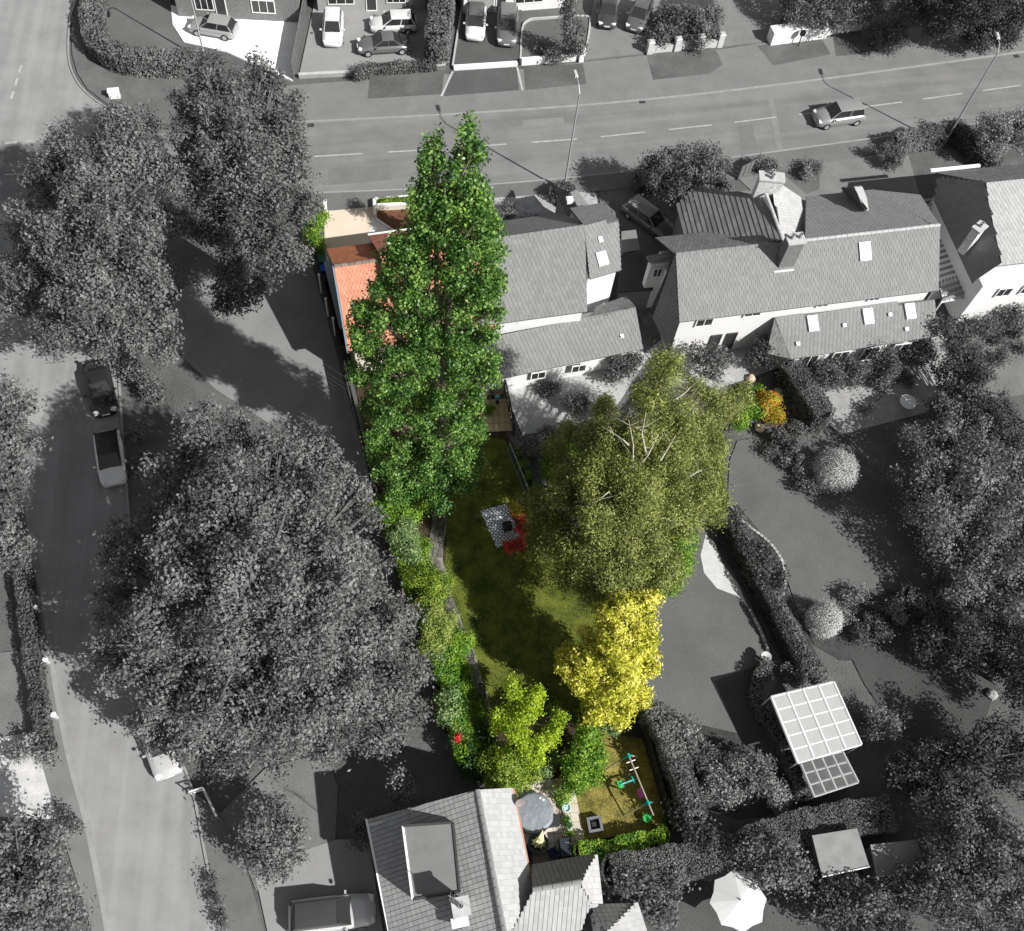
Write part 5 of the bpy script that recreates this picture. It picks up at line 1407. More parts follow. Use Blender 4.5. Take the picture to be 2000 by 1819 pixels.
# swing set
S0, S1 = W(1228, 1476, 2.15), W(1266, 1568, 2.15)
t = thing('climbing_frame', 'timber swing frame with teal corner joints on the play lawn', 'swing set', (S0.x, S0.y, 0))
d = (S1 - S0); ux = d.normalized(); sd_ = Vector((-ux.y, ux.x, 0))
MB().tube(S0 - ux * .1, S1 + ux * .75, .045, n=10).build('beam', C_TIMB, t)
for q_ in (S0, S1):
    jt = MB(); jt.tube(q_ - ux * .12, q_ + ux * .12, .085, n=12)
    for s in (-1, 1): jt.tube(q_, q_ + sd_ * s * .22 - Vector((0, 0, .34)), .07, .06, 10)
    jt.build('joint', C_TEAL, t)
    for s in (-1, 1): MB().tube(q_ + sd_ * s * .1 - Vector((0, 0, .15)), Vector((q_.x, q_.y, .05)) + sd_ * s * (1.15 + .0), .042, n=8).build('leg', C_TIMB, t)
for q_, in ((S1,),):
    pass
def rope(a, b, m=None, r=.010): return MB().tube(a, b, r, n=5)
# ladder rungs at the upper end (trapeze)
for f in (.12, .28):
    q_ = S0.lerp(S1, f); MB().tube(q_ - sd_ * .28 - Vector((0, 0, .05)), q_ + sd_ * .28 - Vector((0, 0, .05)), .03, n=8).build('crossbar', C_WHITE, t)
gl_ = thing('baby_glider', 'green and teal baby glider swing hanging from the timber beam', 'swing', (S0.lerp(S1, .4).x, S0.lerp(S1, .4).y, .4), 'swings on the timber frame')
q_ = S0.lerp(S1, .42)
for s in (-1, 1): MB().tube(q_ + ux * s * .2, q_ + ux * s * .2 - sd_ * .8 - Vector((0, 0, 1.3)), .012, n=5).build('rope', C_TIMB, gl_)
sc = q_ + sd_ * .05 - Vector((0, 0, 1.45)); st_ = sc - sd_ * .85
gm = MB(); gm.box(tuple(st_), (.42, .36, .06), math.atan2(ux.y, ux.x)); gm.obox(st_ - sd_ * .2 - ux * .2, ux * .4, sd_ * .05, Vector((0, 0, .32))); gm.build('seat', C_GRNP, gl_)
MB().tube(sc, st_ + Vector((0, 0, .05)), .05, .07, n=8).build('boom', C_TEAL, gl_)
MB().box(tuple(sc), (.42, .1, .06), math.atan2(ux.y, ux.x)).build('footrest', C_TEAL, gl_)
q_ = S0.lerp(S1, .72); pk = thing('garden_swing', 'pink swing seat hanging on two ropes from the timber beam', 'swing', (q_.x, q_.y, .4), 'swings on the timber frame')
sc = q_ + sd_ * .14 - Vector((0, 0, 1.55))
MB().box(tuple(sc), (.52, .24, .04), math.atan2(ux.y, ux.x)).build('seat', C_PNK, pk)
for s in (-1, 1): MB().tube(q_ + ux * s * .22, sc + ux * s * .2, .01, n=5).build('rope', C_TIMB, pk)
q_ = S1 + ux * .7; ds = thing('disc_swing', 'round green disc swing hanging from the lower end of the beam', 'swing', (q_.x, q_.y, .4), 'swings on the timber frame')
sc = q_ - Vector((0, 0, 1.65)) - ux * .1
MB().lathe([(.05, -.02), (.24, -.03), (.27, 0), (.24, .03), (.05, .05)], tuple(sc), 20).build('seat', C_GRNP, ds); MB().tube(sc, q_, .012, n=5).build('rope', C_TIMB, ds)
# covered trampoline / black tarpaulin
tp = [W(1206, 1404, .55), W(1247, 1398, .6), W(1258, 1443, .5), W(1212, 1436, .55)]
t = thing('trampoline', 'black folded trampoline net with a white edge under the golden conifer', 'trampoline', (tp[0].x, tp[0].y, 0))
MB().slab(tp, .12).build('net', C_BLK, t); MB().tube(tp[0], tp[3], .04, n=6).build('frame', C_WHITE, t); MB().tube(tp[3], tp[2], .025, n=6).build('frame', C_CHAR, t)
for q_ in tp: MB().tube(Vector((q_.x, q_.y, .04)), q_ - Vector((0, 0, .1)), .03, n=6).build('leg', C_CHAR, t)
# pots
def pot(label, px, py, r=.16, h=.3, m=None, plant=None, lr=.2):
    p = W(px, py, .05); t = thing('plant_pot', label, 'plant pot', p)
    MB().lathe([(r * .7, 0), (r, h), (r * 1.12, h), (r * 1.12, h + .04), (r * .9, h + .04), (r * .85, h - .05), (.02, h - .05)], tuple(p), 18).build('pot', m or C_TEAL, t)
    if plant: foliage_obj('foliage', crown_leaves([((p.x, p.y, h + lr * .7), (lr, lr, lr * .8))], .07, cover=1.2), plant, t)
pot('white and teal glazed pot beside the end of the bush', 1105, 1580, .24, .34, mat('glaze_pale', (.45, .62, .58), .25, .3, 6), None)
pot('small teal pot between patio edging and square planter', 1107, 1600, .13, .25, mat('glaze_teal', (.03, .22, .17), .3, .2, 5), L_GRN, .14)
pot('larger teal glazed pot, second above the dark storage box', 1110, 1614, .17, .32, MATS['glaze_teal'], L_DGR, .16)
pot('dark terracotta pot with leaves just above the storage box', 1112, 1630, .15, .3, mat('dark_terracotta', (.16, .06, .04), .8, .15, 3), L_GRN, .2)
pot('green pot standing alone at the far corner of the play lawn', 1298, 1608, .15, .26, C_METG, L_DGR, .18)
# upper terrace by the orange house
o = W(930, 777); uu = (W(981, 771) - o) / 5; vv = (W(945, 748) - o) / 4
slab_grid('upper_terrace', 'pink slab terrace between the poplar and the grey house', o, uu, vv, 5, 5, C_SLABP, .12)
o = W(938, 845); uu = (W(1002, 842) - o) / 5; vv = (W(934, 782) - o) / 4
slab_grid('slab_path', 'sunlit stone slabs below the pink terrace', o, uu, vv, 5, 4, mat('yellow_slab', (.5, .42, .25), .85, .2, 3), .09)
p = W(971, 786, .1); t = thing('glass_globe', 'teal glass globe on a stand beside the pink terrace', 'garden ornament', p)
MB().lathe([(.16, 0), (.1, .2), (.07, .5)], tuple(p), 12).build('stand', C_BLK, t)
MB().lathe([(.02, -.22), (.14, -.18), (.22, -.05), (.22, .06), (.14, .18), (.02, .22)], (p.x, p.y, p.z + .7), 18).build('globe', mat('teal_glass', (.08, .25, .25), .08, .1, 3, spec=.8), t, smooth=True)
p = W(944, 772, .1); t = thing('terrace_gate', 'short white handrail post on the pink terrace', 'railing', p)
MB().box((p.x, p.y, .55), (.09, .09, 1.0)).build('post', C_WHITE, t); MB().box((p.x - .25, p.y - .1, 1.0), (.6, .08, .08), R(20)).build('rail', C_WHITE, t)
# front garden of the orange house
def white_wall(label, pts, h, w=.2, m=C_WALLC, z0=.05):
    P = [W(*p) for p in pts]; t = thing('garden_wall', label, 'wall', P[0]); strip(MB(), P, w, 0, z0 + h).build('wall', m, t); strip(MB(), P, w + .05, z0 + h + .001, z0 + h + .04).build('coping', C_WHITE, t)
white_wall('cream planter wall along the front of the bark mulch bed', [(736, 411), (800, 408), (900, 400)], .55, .22)
white_wall('cream wall at the back of the planter beside the pavement', [(733, 398), (800, 393), (900, 384)], .5, .16)
white_wall('short cream wall end between driveway and mulch bed', [(733, 427), (732, 398)], .5, .2)
white_wall('white edging running diagonally from the path to the porch', [(733, 428), (792, 468)], .06, .09, C_WHITE)
MB().prism([W(737, 410), W(900, 399), W(900, 386), W(736, 399)][::1], .05, .42).build('planter_soil', C_SOIL, kind='structure')
for i, (x_, y_) in enumerate(((637, 414), (733, 424))):
    p = W(x_, y_); t = thing('gate_post', ['white gate post at the left of the cream driveway', 'white gate post at the right of the cream driveway'][i], 'post', p); MB().box((p.x, p.y, .6), (.22, .22, 1.2), R(18)).build('shaft', C_WHITE, t); MB().box((p.x, p.y, 1.23), (.3, .3, .08), R(18), .6).build('cap', C_WHITE, t)
# wheelie bins
def bin_(label, px, py, m, rz=R(15)):
    p = W(px, py, .05); t = thing('wheelie_bin', label, 'bin', (p.x, p.y, .05), 'wheelie bins beside the orange roofed house', rz=rz)
    MB().box((0, 0, .52), (.46, .52, .95), 0, 1.18).build('body', m, t); MB().box((0, .0, 1.04), (.62, .68, .08), 0, .9).build('lid', m, t)
    MB().tube((-.26, -.3, 1.02), (.26, -.3, 1.02), .025, n=6).build('handle', m, t)
    for s in (-1, 1): MB().tube((s * .24, -.28, .12), (s * .19, -.28, .12), .11, n=12).build('wheel', C_BLK, t)
bin_('green wheelie bin nearest the driveway shrub', 631, 523, C_BING); bin_('blue lidded wheelie bin below the green one', 634, 541, C_BLUE); bin_('black wheelie bin lowest of the three by the side fence', 640, 560, C_BLK)

# ------------------------------------------------------------------ grey garden objects, right-hand side
def glass_roof(name, label, cat, c4, zt, nu, nv, frame, pane, legs=True, slope=0, hl=None):
    P = [W(x_, y_, z_) for (x_, y_), z_ in zip(c4, zt)]; t = thing(name, label, cat, (P[0].x, P[0].y, 0))
    for i in range(nu + 1):
        a, b = P[0].lerp(P[1], i / nu), P[3].lerp(P[2], i / nu); MB().tube(a, b, .09, n=6).build('rafter', frame, t)
    for j in range(nv + 1):
        a, b = P[0].lerp(P[3], j / nv), P[1].lerp(P[2], j / nv); MB().tube(a - Vector((0, 0, .02)), b - Vector((0, 0, .02)), .075, n=6).build('crossbar', frame, t)
    f = lambda i, j: P[0].lerp(P[1], i / nu).lerp(P[3].lerp(P[2], i / nu), j / nv)
    for i in range(nu):
        for j in range(nv):
            e = .04 / nu * 3; q = [f(i + .06, j + .06), f(i + .94, j + .06), f(i + .94, j + .94), f(i + .06, j + .94)]
            MB().slab([p + Vector((0, 0, .02)) for p in q], .015).build('pane', pane, t)
    for p in P: MB().tube(Vector((p.x, p.y, 0)), p, .05, n=6).build('post', frame, t)
    return t, P
glass_roof('canopy', 'white panelled canopy with a grid of pale sheets on posts', 'canopy', [(1506, 1361), (1628, 1332), (1682, 1454), (1558, 1490)], (2.9, 2.9, 2.5, 2.5), 4, 5, mat('white_frame', .62, .5, .02), mat('polycarbonate', .36, .5, .06))
gh, P = glass_roof('greenhouse', 'small grey framed greenhouse below the white panelled canopy', 'greenhouse', [(1562, 1488), (1645, 1468), (1676, 1528), (1590, 1556)], (2.1, 2.1, 1.9, 1.9), 4, 3, G_METAL, mat('dim_glass', .10, .12, .15, 2, spec=.7))
for i in range(4):
    a, b = P[i], P[(i + 1) % 4]
    MB().prism([Vector((a.x, a.y, 0)), Vector((b.x, b.y, 0)), Vector((b.x, b.y, 0)) + (P[(i + 2) % 4] - b) * .02, Vector((a.x, a.y, 0)) + (P[(i + 3) % 4] - a) * .02], 0, .5).build('base_wall', G_WALLD, gh)
# flat shed lower right, and a second one
def shed(label, c4, z, m=G_FELT, name='shed', edge=True, dz=0):
    P = [W(x_, y_, z) for x_, y_ in c4]; t = thing(name, label, 'shed', (P[0].x, P[0].y, 0)); P2 = [p.copy() for p in P]; P2[2].z -= dz; P2[3].z -= dz
    MB().slab(P2, .1).build('roof', m, t); walls(t, inset(P, .15), z - .12 - dz, G_WALLD)
    if edge: MB().obox(P2[3] + Vector((0, 0, -.1)), P2[2] - P2[3], (P2[3] - P2[0]).normalized() * .06, Vector((0, 0, .16))).build('fascia', G_TRIM, t)
    return t
shed('pale flat roofed shed beyond the wide grey hedge', [(1586, 1632), (1674, 1618), (1698, 1692), (1606, 1712)], 2.5, mat('pale_felt', .24, .9, .15, 1.5, .1))
shed('long low grey shed to the right of the pale flat roofed one', [(1700, 1650), (1790, 1640), (1808, 1700), (1712, 1712)], 2.2, mat('mid_felt', .25, .9, .15, 1.5, .1))
# big parasol
pp = W(1447, 1790); t = thing('parasol', 'large open white eight-sided parasol at the bottom right', 'parasol', pp)
ct = W(1447, 1758, 2.75)
pp = Vector((ct.x, ct.y, 0)); t.location = pp; ORG[t.name] = pp.copy()
rad = 1.62
rim = [ct + Vector((rad * math.cos(k * math.pi / 4 + .2), rad * math.sin(k * math.pi / 4 + .2), -.55)) for k in range(8)]
for k in range(8):
    a, b = rim[k], rim[(k + 1) % 8]; m_ = (a + b) / 2 + (ct - (a + b) / 2) * .05; q = MB()
    q.add([ct, a, m_ + Vector((0, 0, .02)), b, ct - Vector((0, 0, .02)), a - Vector((0, 0, .02)), m_ + Vector((0, 0, 0)), b - Vector((0, 0, .02))], [(0, 1, 2), (0, 2, 3), (4, 6, 5), (4, 7, 6), (1, 5, 6, 2), (2, 6, 7, 3)])
    q.build('canopy_panel', mat('parasol_white', .62, .8, .03, 1), t); MB().tube(ct - Vector((0, 0, .05)), a - Vector((0, 0, .05)), .015, n=5).build('rib', G_METAL, t)
MB().tube(pp, ct, .03, n=8).build('pole', G_METAL, t); MB().lathe([(.03, 0), (.05, .05), (.02, .12)], tuple(ct), 8).build('finial', G_TRIM, t)
# round table on terrace behind house C
p = W(1766, 795, .06); t = thing('round_table', 'white round table on the terrace behind the long house', 'table', p); MB().lathe([(.6, .7), (.62, .74)], tuple(p), 20).build('top', G_TRIM, t); MB().tube(p, p + Vector((0, 0, .7)), .05, n=8).build('leg', G_METAL, t)
p = W(1490, 1290, .05); t = thing('bird_bath', 'pale stone bird bath at the corner of the broad lawn', 'bird bath', p); MB().lathe([(.22, 0), (.1, .15), (.09, .6), (.32, .72), (.34, .8), (.28, .78), (.05, .72)], tuple(p), 16).build('bowl', G_STONE, t)
for i, (x_, y_, lb) in enumerate(((1520, 768, 'shaded white stone chunk beside the orange shrub'), (1466, 742, 'cream boulder above the orange shrub'), (1482, 838, 'flat cream stone below the orange shrub'), (1560, 895, 'small pale stone near the clipped pale ball'), (1935, 1358, 'pale round stone in the dark lower right garden'))):
    p = W(x_, y_, .05); q = MB(); q.lathe([(.15, 0), (.34, .08), (.36, .2), (.22, .34), (.04, .38)], tuple(p), 8)
    q.v = [(v_[0] + random.uniform(-.06, .06), v_[1] + random.uniform(-.06, .06), v_[2]) for v_ in q.v]; q.build('boulder', G_STONE if i in (0, 3, 4) else mat('cream_stone', (.6, .48, .36), .8, .2, 3, .3), org=p, label=lb, cat='stone')

# ------------------------------------------------------------------ VEGETATION in colour
# tall poplar
PB = W(850, 948)
pop = []
def axis(px, py, z): return W(px, py, z)
prof = [  # pixel position, height, radius px, vertical stretch
 (912, 240, 29.6, 20, 2.0), (934, 262, 28.8, 13, 1.8), (900, 280, 28.5, 18, 1.9), (926, 300, 27.6, 22, 1.8), (846, 258, 28.4, 17, 1.8), (836, 285, 27.8, 18, 1.8), (858, 292, 27.2, 18, 1.8),
 (840, 325, 26.6, 22, 1.6), (875, 325, 26.5, 24, 1.6), (915, 345, 26.2, 30, 1.5), (832, 365, 25.2, 30, 1.5), (870, 370, 25.2, 34, 1.5), (925, 385, 24.5, 34, 1.5),
 (822, 400, 24.0, 30, 1.5), (860, 415, 23.6, 38, 1.4), (905, 430, 23.0, 40, 1.4), (945, 420, 23.2, 30, 1.3), (815, 440, 22.6, 34, 1.4), (958, 455, 22, 30, 1.3), (775, 482, 21.0, 26, 1.4), (850, 470, 21.6, 40, 1.4), (800, 490, 20.8, 34, 1.4), (905, 490, 21, 42, 1.3), (957, 505, 20.3, 32, 1.3),
 (762, 520, 19.6, 28, 1.4), (820, 530, 19.4, 42, 1.4), (880, 540, 19.2, 44, 1.3), (940, 560, 18.6, 44, 1.3), (965, 548, 19, 26, 1.2), (738, 560, 18.2, 32, 1.3), (785, 575, 17.8, 40, 1.3), (845, 600, 17.2, 46, 1.3), (905, 610, 17, 46, 1.3), (955, 600, 17, 32, 1.3),
 (712, 605, 16.6, 26, 1.4), (735, 625, 15.8, 38, 1.3), (790, 640, 15.6, 42, 1.3), (700, 645, 15.2, 20, 1.4), (850, 660, 15, 46, 1.3), (910, 670, 14.6, 46, 1.2), (955, 655, 15, 26, 1.3), (722, 680, 13.8, 38, 1.3), (775, 690, 13.6, 44, 1.3), (830, 710, 13, 48, 1.2), (895, 725, 12.4, 48, 1.2), (945, 715, 12.5, 30, 1.3), (965, 745, 11.8, 16),
 (712, 735, 11.8, 30, 1.3), (752, 745, 11.4, 40, 1.2), (800, 760, 11, 46, 1.2), (860, 775, 10.4, 48, 1.2), (915, 780, 10.2, 38, 1.2), (725, 800, 9.2, 30, 1.3), (765, 810, 9, 42, 1.2), (820, 825, 8.4, 48, 1.1), (880, 835, 8.2, 46, 1.1), (918, 845, 7.6, 34, 1.2),
 (748, 865, 6.8, 32, 1.2), (790, 880, 6.2, 42, 1.1), (845, 890, 6.0, 46, 1), (900, 895, 5.8, 40, 1.1), (928, 915, 5.4, 24), (765, 930, 4.6, 32, 1.2), (812, 935, 3.9, 26), (860, 945, 4.0, 40), (905, 940, 4.2, 30), (780, 975, 3.2, 26), (862, 985, 3.0, 22), (820, 960, 3.3, 20), (738, 900, 5.2, 24)]
def z_on(px, py, Y):
    r = CM @ Vector((px - 1000, -(py - 909.5), -FPX)); return CAMH + r.z * Y / r.y
base_l = []
prof = [(q_[0], q_[1] + (24 if q_[1] < 300 else 12 if q_[1] < 380 else 0), q_[2], q_[3] * .9, *(q_[4:])) for q_ in prof]
for q_ in prof:
    zz_ = max(3.0 + random.uniform(0, .8), z_on(q_[0], q_[1], PB.y + random.uniform(-.3, .3))); base_l += px_lobes([(q_[0], q_[1], zz_, q_[3], q_[4] if len(q_) > 4 else 1.2)])
for q_ in prof[14:]:  # nearer boughs
    dz_ = -.95 * q_[3] * mpp(q_[0], q_[1], q_[2]); zz_ = z_on(q_[0], q_[1], PB.y + dz_)
    if zz_ > 1.5: base_l += px_lobes([(q_[0] + random.uniform(-14, 14), q_[1] + random.uniform(-14, 14), zz_, q_[3] * random.uniform(.5, .75), 1.3)])
for c, r in base_l:
    c = Vector(c); pop.append((tuple(c), (r[0] * .62, r[1] * .62, r[2] * .7)))
    for _ in range(5):
        a = random.uniform(0, 6.283); k = random.uniform(.26, .46)
        pop.append((tuple(c + Vector((math.cos(a) * r[0] * .72, math.sin(a) * r[1] * .72, random.uniform(-.3, .75) * r[2]))), (r[0] * k, r[1] * k, r[2] * k * 1.15)))
pt = thing('poplar_tree', 'very tall columnar poplar with two leafy tips rising in front of the road', 'tree', (PB.x, PB.y, 0))
foliage_obj('crown', crown_leaves(pop, .155, cover=1.3, sprig=6, spread=1.0, inner=.5, up=.2, aspect=.75, rough=.2, cut=.7), L_POP, pt)
tr = MB()
for tx, ty in ((905, 262), (848, 275), (930, 450), (790, 500), (735, 640), (945, 600)):
    e = W(tx, ty, z_on(tx, ty, PB.y)); mid = Vector((PB.x, PB.y, 0)).lerp(e, .45); mid.x += random.uniform(-.2, .2); tr.path([PB, PB.lerp(mid, .5), mid, mid.lerp(e, .5), e], [.42, .3, .2, .12, .03], 8)
for c, r in base_l:
    c = Vector(c); s = PB.lerp(c, .7); s.z = c.z * .72; tr.tube(Vector((PB.x * .5 + c.x * .5, PB.y * .5 + c.y * .5, max(1, c.z - 2.5))), c + Vector((0, 0, r[2] * .6)), .07, .015, 5)
tr.build('trunk', mat('poplar_bark', (.22, .19, .15), .9, .2, 3, .3), pt)

# birch
def droop_tree(name, label, base, spec, m, bark, size, n=5, **kw):
    lob = dome_lobes(spec, n, .85, (.28, .46)); return tree(name, label, 'tree', (base.x, base.y, 0), lob, m, bark, size=size, **kw)
WBARK = mat('birch_bark', (.42, .39, .33), .8, .4, 5, .2)
birch_spec = [(1300, 735, 12.5, 46), (1268, 790, 12, 40), (1325, 800, 11.5, 50), (1250, 850, 11.5, 55), (1320, 880, 11, 60), (1200, 870, 10.5, 50), (1150, 860, 9, 42), (1385, 850, 9.5, 44), (1400, 800, 8, 40), (1180, 940, 10.5, 60), (1260, 950, 11.5, 66), (1345, 950, 9.8, 56), (1120, 920, 8, 42), (1110, 990, 8, 48), (1180, 1020, 10, 62), (1260, 1040, 10.2, 66), (1330, 1020, 8.6, 44), (1390, 970, 7.4, 36), (1385, 900, 8, 36), (1060, 1010, 6.4, 36), (1090, 1050, 7, 44), (1150, 1080, 8.2, 54), (1220, 1110, 8.6, 58), (1290, 1110, 8, 50), (1110, 1120, 5.6, 36), (1160, 1155, 5.8, 42), (1220, 1170, 5.6, 40), (1090, 880, 6.5, 26), (1440, 780, 5, 30), (1040, 980, 5.2, 24), (1045, 1060, 5, 24), (1395, 1008, 4.6, 22), (1175, 795, 6.5, 24), (1120, 845, 6, 26), (1355, 760, 9, 24)]
droop_tree('birch_tree', 'wide olive green weeping birch with pale twigs in the middle of the gardens', W(1232, 1050), birch_spec, L_BIR, mat('birch_limb', (.20, .18, .13), .9, .3, 3), .17, 7, trunk_r=.17, limb_r=.28, cover=1.05, aspect=.36, sprig=7, spread=1.3, droop=.5, up=.3, inner=.5, rough=.2)
# pale forked branches breaking the birch crown
bt = [o for o in C.objects if o.name.startswith('birch_tree')][0]
for a, az, b_, bz in (((1236, 925), 12.2, (1228, 820), 13.8), ((1240, 922), 12.2, (1285, 850), 13.6), ((1228, 870), 13.2, (1190, 840), 13.4), ((1262, 885), 13.0, (1262, 805), 14.2), ((1320, 780), 13.2, (1350, 755), 13.2), ((1340, 935), 11.4, (1370, 922), 11.4), ((1190, 960), 12, (1160, 985), 11.6), ((1290, 900), 12.8, (1320, 850), 13)):
    A, B = W(*a, az), W(*b_, bz); M = A.lerp(B, .5) + Vector((random.uniform(-.3, .3), random.uniform(-.3, .3), .25)); br = MB(); br.path([A, M, B], [.045, .035, .015], 6)
    for _ in range(3):
        s = A.lerp(B, random.uniform(.3, .9)); br.tube(s, s + Vector((random.uniform(-1, 1), random.uniform(-.6, 1), .3)), .016, .006, 4)
    br.build('branch', WBARK, bt)

# golden conifer
gs = [(1195, 1225, 7.3, 40, 1.2), (1235, 1195, 8.4, 38, 1.3), (1262, 1175, 8.7, 24, 1.4), (1215, 1270, 6.6, 52, 1.1), (1160, 1270, 5.4, 44, 1.2), (1250, 1245, 7.0, 36, 1.2), (1130, 1310, 4.0, 42, 1.1), (1180, 1325, 4.9, 52, 1), (1232, 1310, 5.4, 48, 1.1), (1258, 1290, 5.1, 28, 1.3), (1165, 1375, 3.0, 44), (1210, 1370, 3.5, 46), (1240, 1355, 3.0, 30), (1115, 1285, 4.2, 26), (1200, 1395, 1.9, 30), (1190, 1190, 7.7, 26, 1.3)]
gc = W(1175, 1370)
lob = dome_lobes(gs, 9, .9, (.2, .36))
tree('golden_conifer', 'bright golden yellow conifer at the right edge of the dark lawn', 'tree', (gc.x, gc.y, 0), lob, L_YEL, BARK, size=.22, trunk_r=.16, limbs=False, cover=2.1, aspect=.42, sprig=6, spread=.6, droop=.3, up=.25, inner=.7, rough=.2)
shrub('silvery green shrub at the foot of the golden conifer', [(1165, 1405, 1.0, 26), (1195, 1415, .9, 22)], L_SIL, .11)
# lime maple
lm = [(x_, y_, z_, r_ * .82) for x_, y_, z_, r_ in [(1010, 1350, 3.6, 26), (1045, 1372, 3.6, 26), (1052, 1352, 3.4, 16), (985, 1395, 3.2, 28), (1025, 1400, 3.6, 30), (1005, 1435, 3.4, 30), (1095, 1405, 3.2, 18), (1085, 1432, 3.3, 24), (1060, 1452, 3.3, 26), (1030, 1462, 3.2, 30), (1045, 1480, 2.9, 24), (970, 1415, 2.9, 20), (998, 1335, 3.2, 16)]]
tree('lime_maple', 'vivid lime green small tree above the patio bushes', 'tree', tuple(W(1025, 1440)), dome_lobes(lm, 6, .95, (.3, .5)), L_LIM, BARK, size=.14, trunk_r=.1, cover=1.25, sprig=5, spread=1.0, inner=.6, aspect=.7)
shrub('olive green rounded bush between lime tree and round pool cover', [(985, 1500, 2.2, 42), (960, 1478, 2.0, 26), (1020, 1505, 2.0, 32), (975, 1525, 1.4, 30), (1010, 1470, 2.3, 28)], L_OLV, .13, n=8)
shrub('pale flowering bush at the top corner of the patio', [(1062, 1500, .9, 18), (1050, 1488, 1.0, 14)], L_SIL, .09)
shrub('large leafy bush between the patio and the play lawn', [(1148, 1450, 2.2, 34), (1162, 1475, 1.9, 28), (1130, 1490, 2.0, 34), (1120, 1520, 1.5, 28), (1105, 1545, .9, 18), (1150, 1510, 1.5, 24)], L_GRN, .15, n=7, name='bush', cat='bush')
shrub('yellow tipped tuft on the top of the large leafy bush', [(1140, 1430, 2.6, 20), (1168, 1450, 2.3, 18)], L_OLV, .12)
# bottom hedge in colour
hedge('bright green hedge along the bottom of the play lawn', [(1126, 1668), (1180, 1661), (1240, 1649), (1292, 1634)], .95, 1.1, L_GRN, .13, cover=2.0, wob=.2)
# left boundary planting
hedge('long bright green boundary hedge from the poplar foot down to the lime tree', [(764, 1010), (785, 1080), (806, 1140), (834, 1210), (858, 1280), (880, 1350), (895, 1420), (915, 1490)], 1.3, 1.9, L_GRN, .14, cover=1.7, wob=.25)
shrub('dark green climber cloak below the poplar at the boundary', [(760, 985, 2.2, 30), (775, 1020, 2.0, 28), (800, 1000, 1.5, 26), (835, 975, 1.2, 30)], L_GRN, .14, n=6)
shrub('pale straw green shrub on the boundary beside the shaded ivy', [(788, 1050, 2.2, 28), (800, 1085, 2.1, 26), (792, 1030, 2.0, 22)], L_SIL, .12, n=6)
shrub('low bright ivy bank left of the crazy paving', [(812, 1062, .5, 30, .5), (822, 1100, .5, 32, .5), (838, 1130, .45, 26, .5)], L_GRN, .12, n=5)
shrub('brownish green shrub halfway down the left boundary', [(812, 1120, 2.0, 26), (830, 1145, 1.9, 30), (862, 1140, 1.4, 22), (845, 1175, 1.9, 30)], L_OLV, .12, n=6)
shrub('straw coloured climbing shrub on the left boundary', [(840, 1200, 2.0, 34), (858, 1235, 2.0, 34), (848, 1265, 1.9, 26), (875, 1215, 1.4, 22)], L_STR, .11, n=7)
shrub('bushy green plant by the pale stones at the lawn edge', [(895, 1262, .9, 26), (915, 1255, .6, 16)], L_GRN, .12, n=6)
shrub('pale leaved shrub at the outer corner of the grassy bank', [(858, 1290, 1.6, 20), (862, 1312, 1.3, 16)], L_SIL, .12, n=5)
shrub('smooth bright green grassy bank sloping beside the lawn', [(893, 1300, .55, 30, .6), (905, 1345, .55, 32, .6), (915, 1390, .5, 32, .6), (925, 1430, .45, 32, .6)], L_GRN, .10, n=6, cover=2.2)
shrub('glossy green shrub carrying red flowers at the boundary', [(880, 1365, 1.6, 24), (890, 1400, 1.5, 30), (895, 1440, 1.1, 22)], L_SIL, .14, n=7)
p = W(893, 1442, 1.9); t = thing('red_flowers', 'cluster of red flowers on the glossy boundary shrub', 'flowers', (p.x, p.y, 1.5)); foliage_obj('petals', crown_leaves([(tuple(p), (.16, .16, .18)), (tuple(p + Vector((.1, .12, .1))), (.1, .1, .1))], .07, cover=2), L_RED, t)
shrub('deep green shaded bush between the bank and the olive bush', [(935, 1470, 1.4, 30), (925, 1505, 1.2, 26), (945, 1440, 1.0, 22)], L_DGR, .14, n=6)
shrub('low brown tipped plants on the lawn below the lime tree', [(1080, 1385, .3, 18, .7)], L_STR, .09)
shrub('bright green shrub on the left rim of the cream driveway', [(618, 432, 1.0, 18), (610, 462, 1.0, 16), (625, 480, .9, 16), (630, 420, .9, 12)], L_GRN, .14, n=6)
hedge('row of yellow green plants in the cream planter', [(742, 402), (800, 398), (890, 391)], .45, .25, L_OLV, .1, name='planter_row', cat='plants', z0=.4)
tree('garden_tree', 'second leafy tree crown peeping out right of the poplar', 'tree', tuple(W(915, 450)), dome_lobes([(950, 420, 5, 24), (957, 452, 5, 24), (925, 400, 7.5, 22), (935, 440, 6.5, 30), (915, 375, 9, 16), (960, 480, 4, 20), (900, 430, 6, 24)], 6, .9, (.28, .45)), L_POP, BARK, size=.17, trunk_r=.14)
shrub('orange and yellow leaved shrub at the right tip of the coloured gardens', [(1500, 798, 1.3, 26), (1510, 815, .9, 18), (1490, 782, 1.0, 16)], L_ORG, .13, n=6)
shrub('fresh green shrub joining the birch to the orange shrub', [(1462, 800, 1.3, 26), (1450, 828, 1.0, 18), (1476, 768, .9, 14)], L_GRN, .13, n=6)
shrub('cream variegated shrub at the upper left rim of the birch', [(1180, 795, 1.6, 22), (1175, 812, 1.3, 18)], L_VAR, .12, n=6)
shrub('speckled cream shrub left of the birch beside the grey patio', [(1112, 848, 1.4, 22), (1100, 870, 1.0, 16)], L_VAR, .12, n=6)
shrub('green undergrowth at the left foot of the birch', [(1090, 900, 1.2, 26), (1110, 880, 1.4, 22), (1075, 925, .9, 18)], L_GRN, .13, n=6)
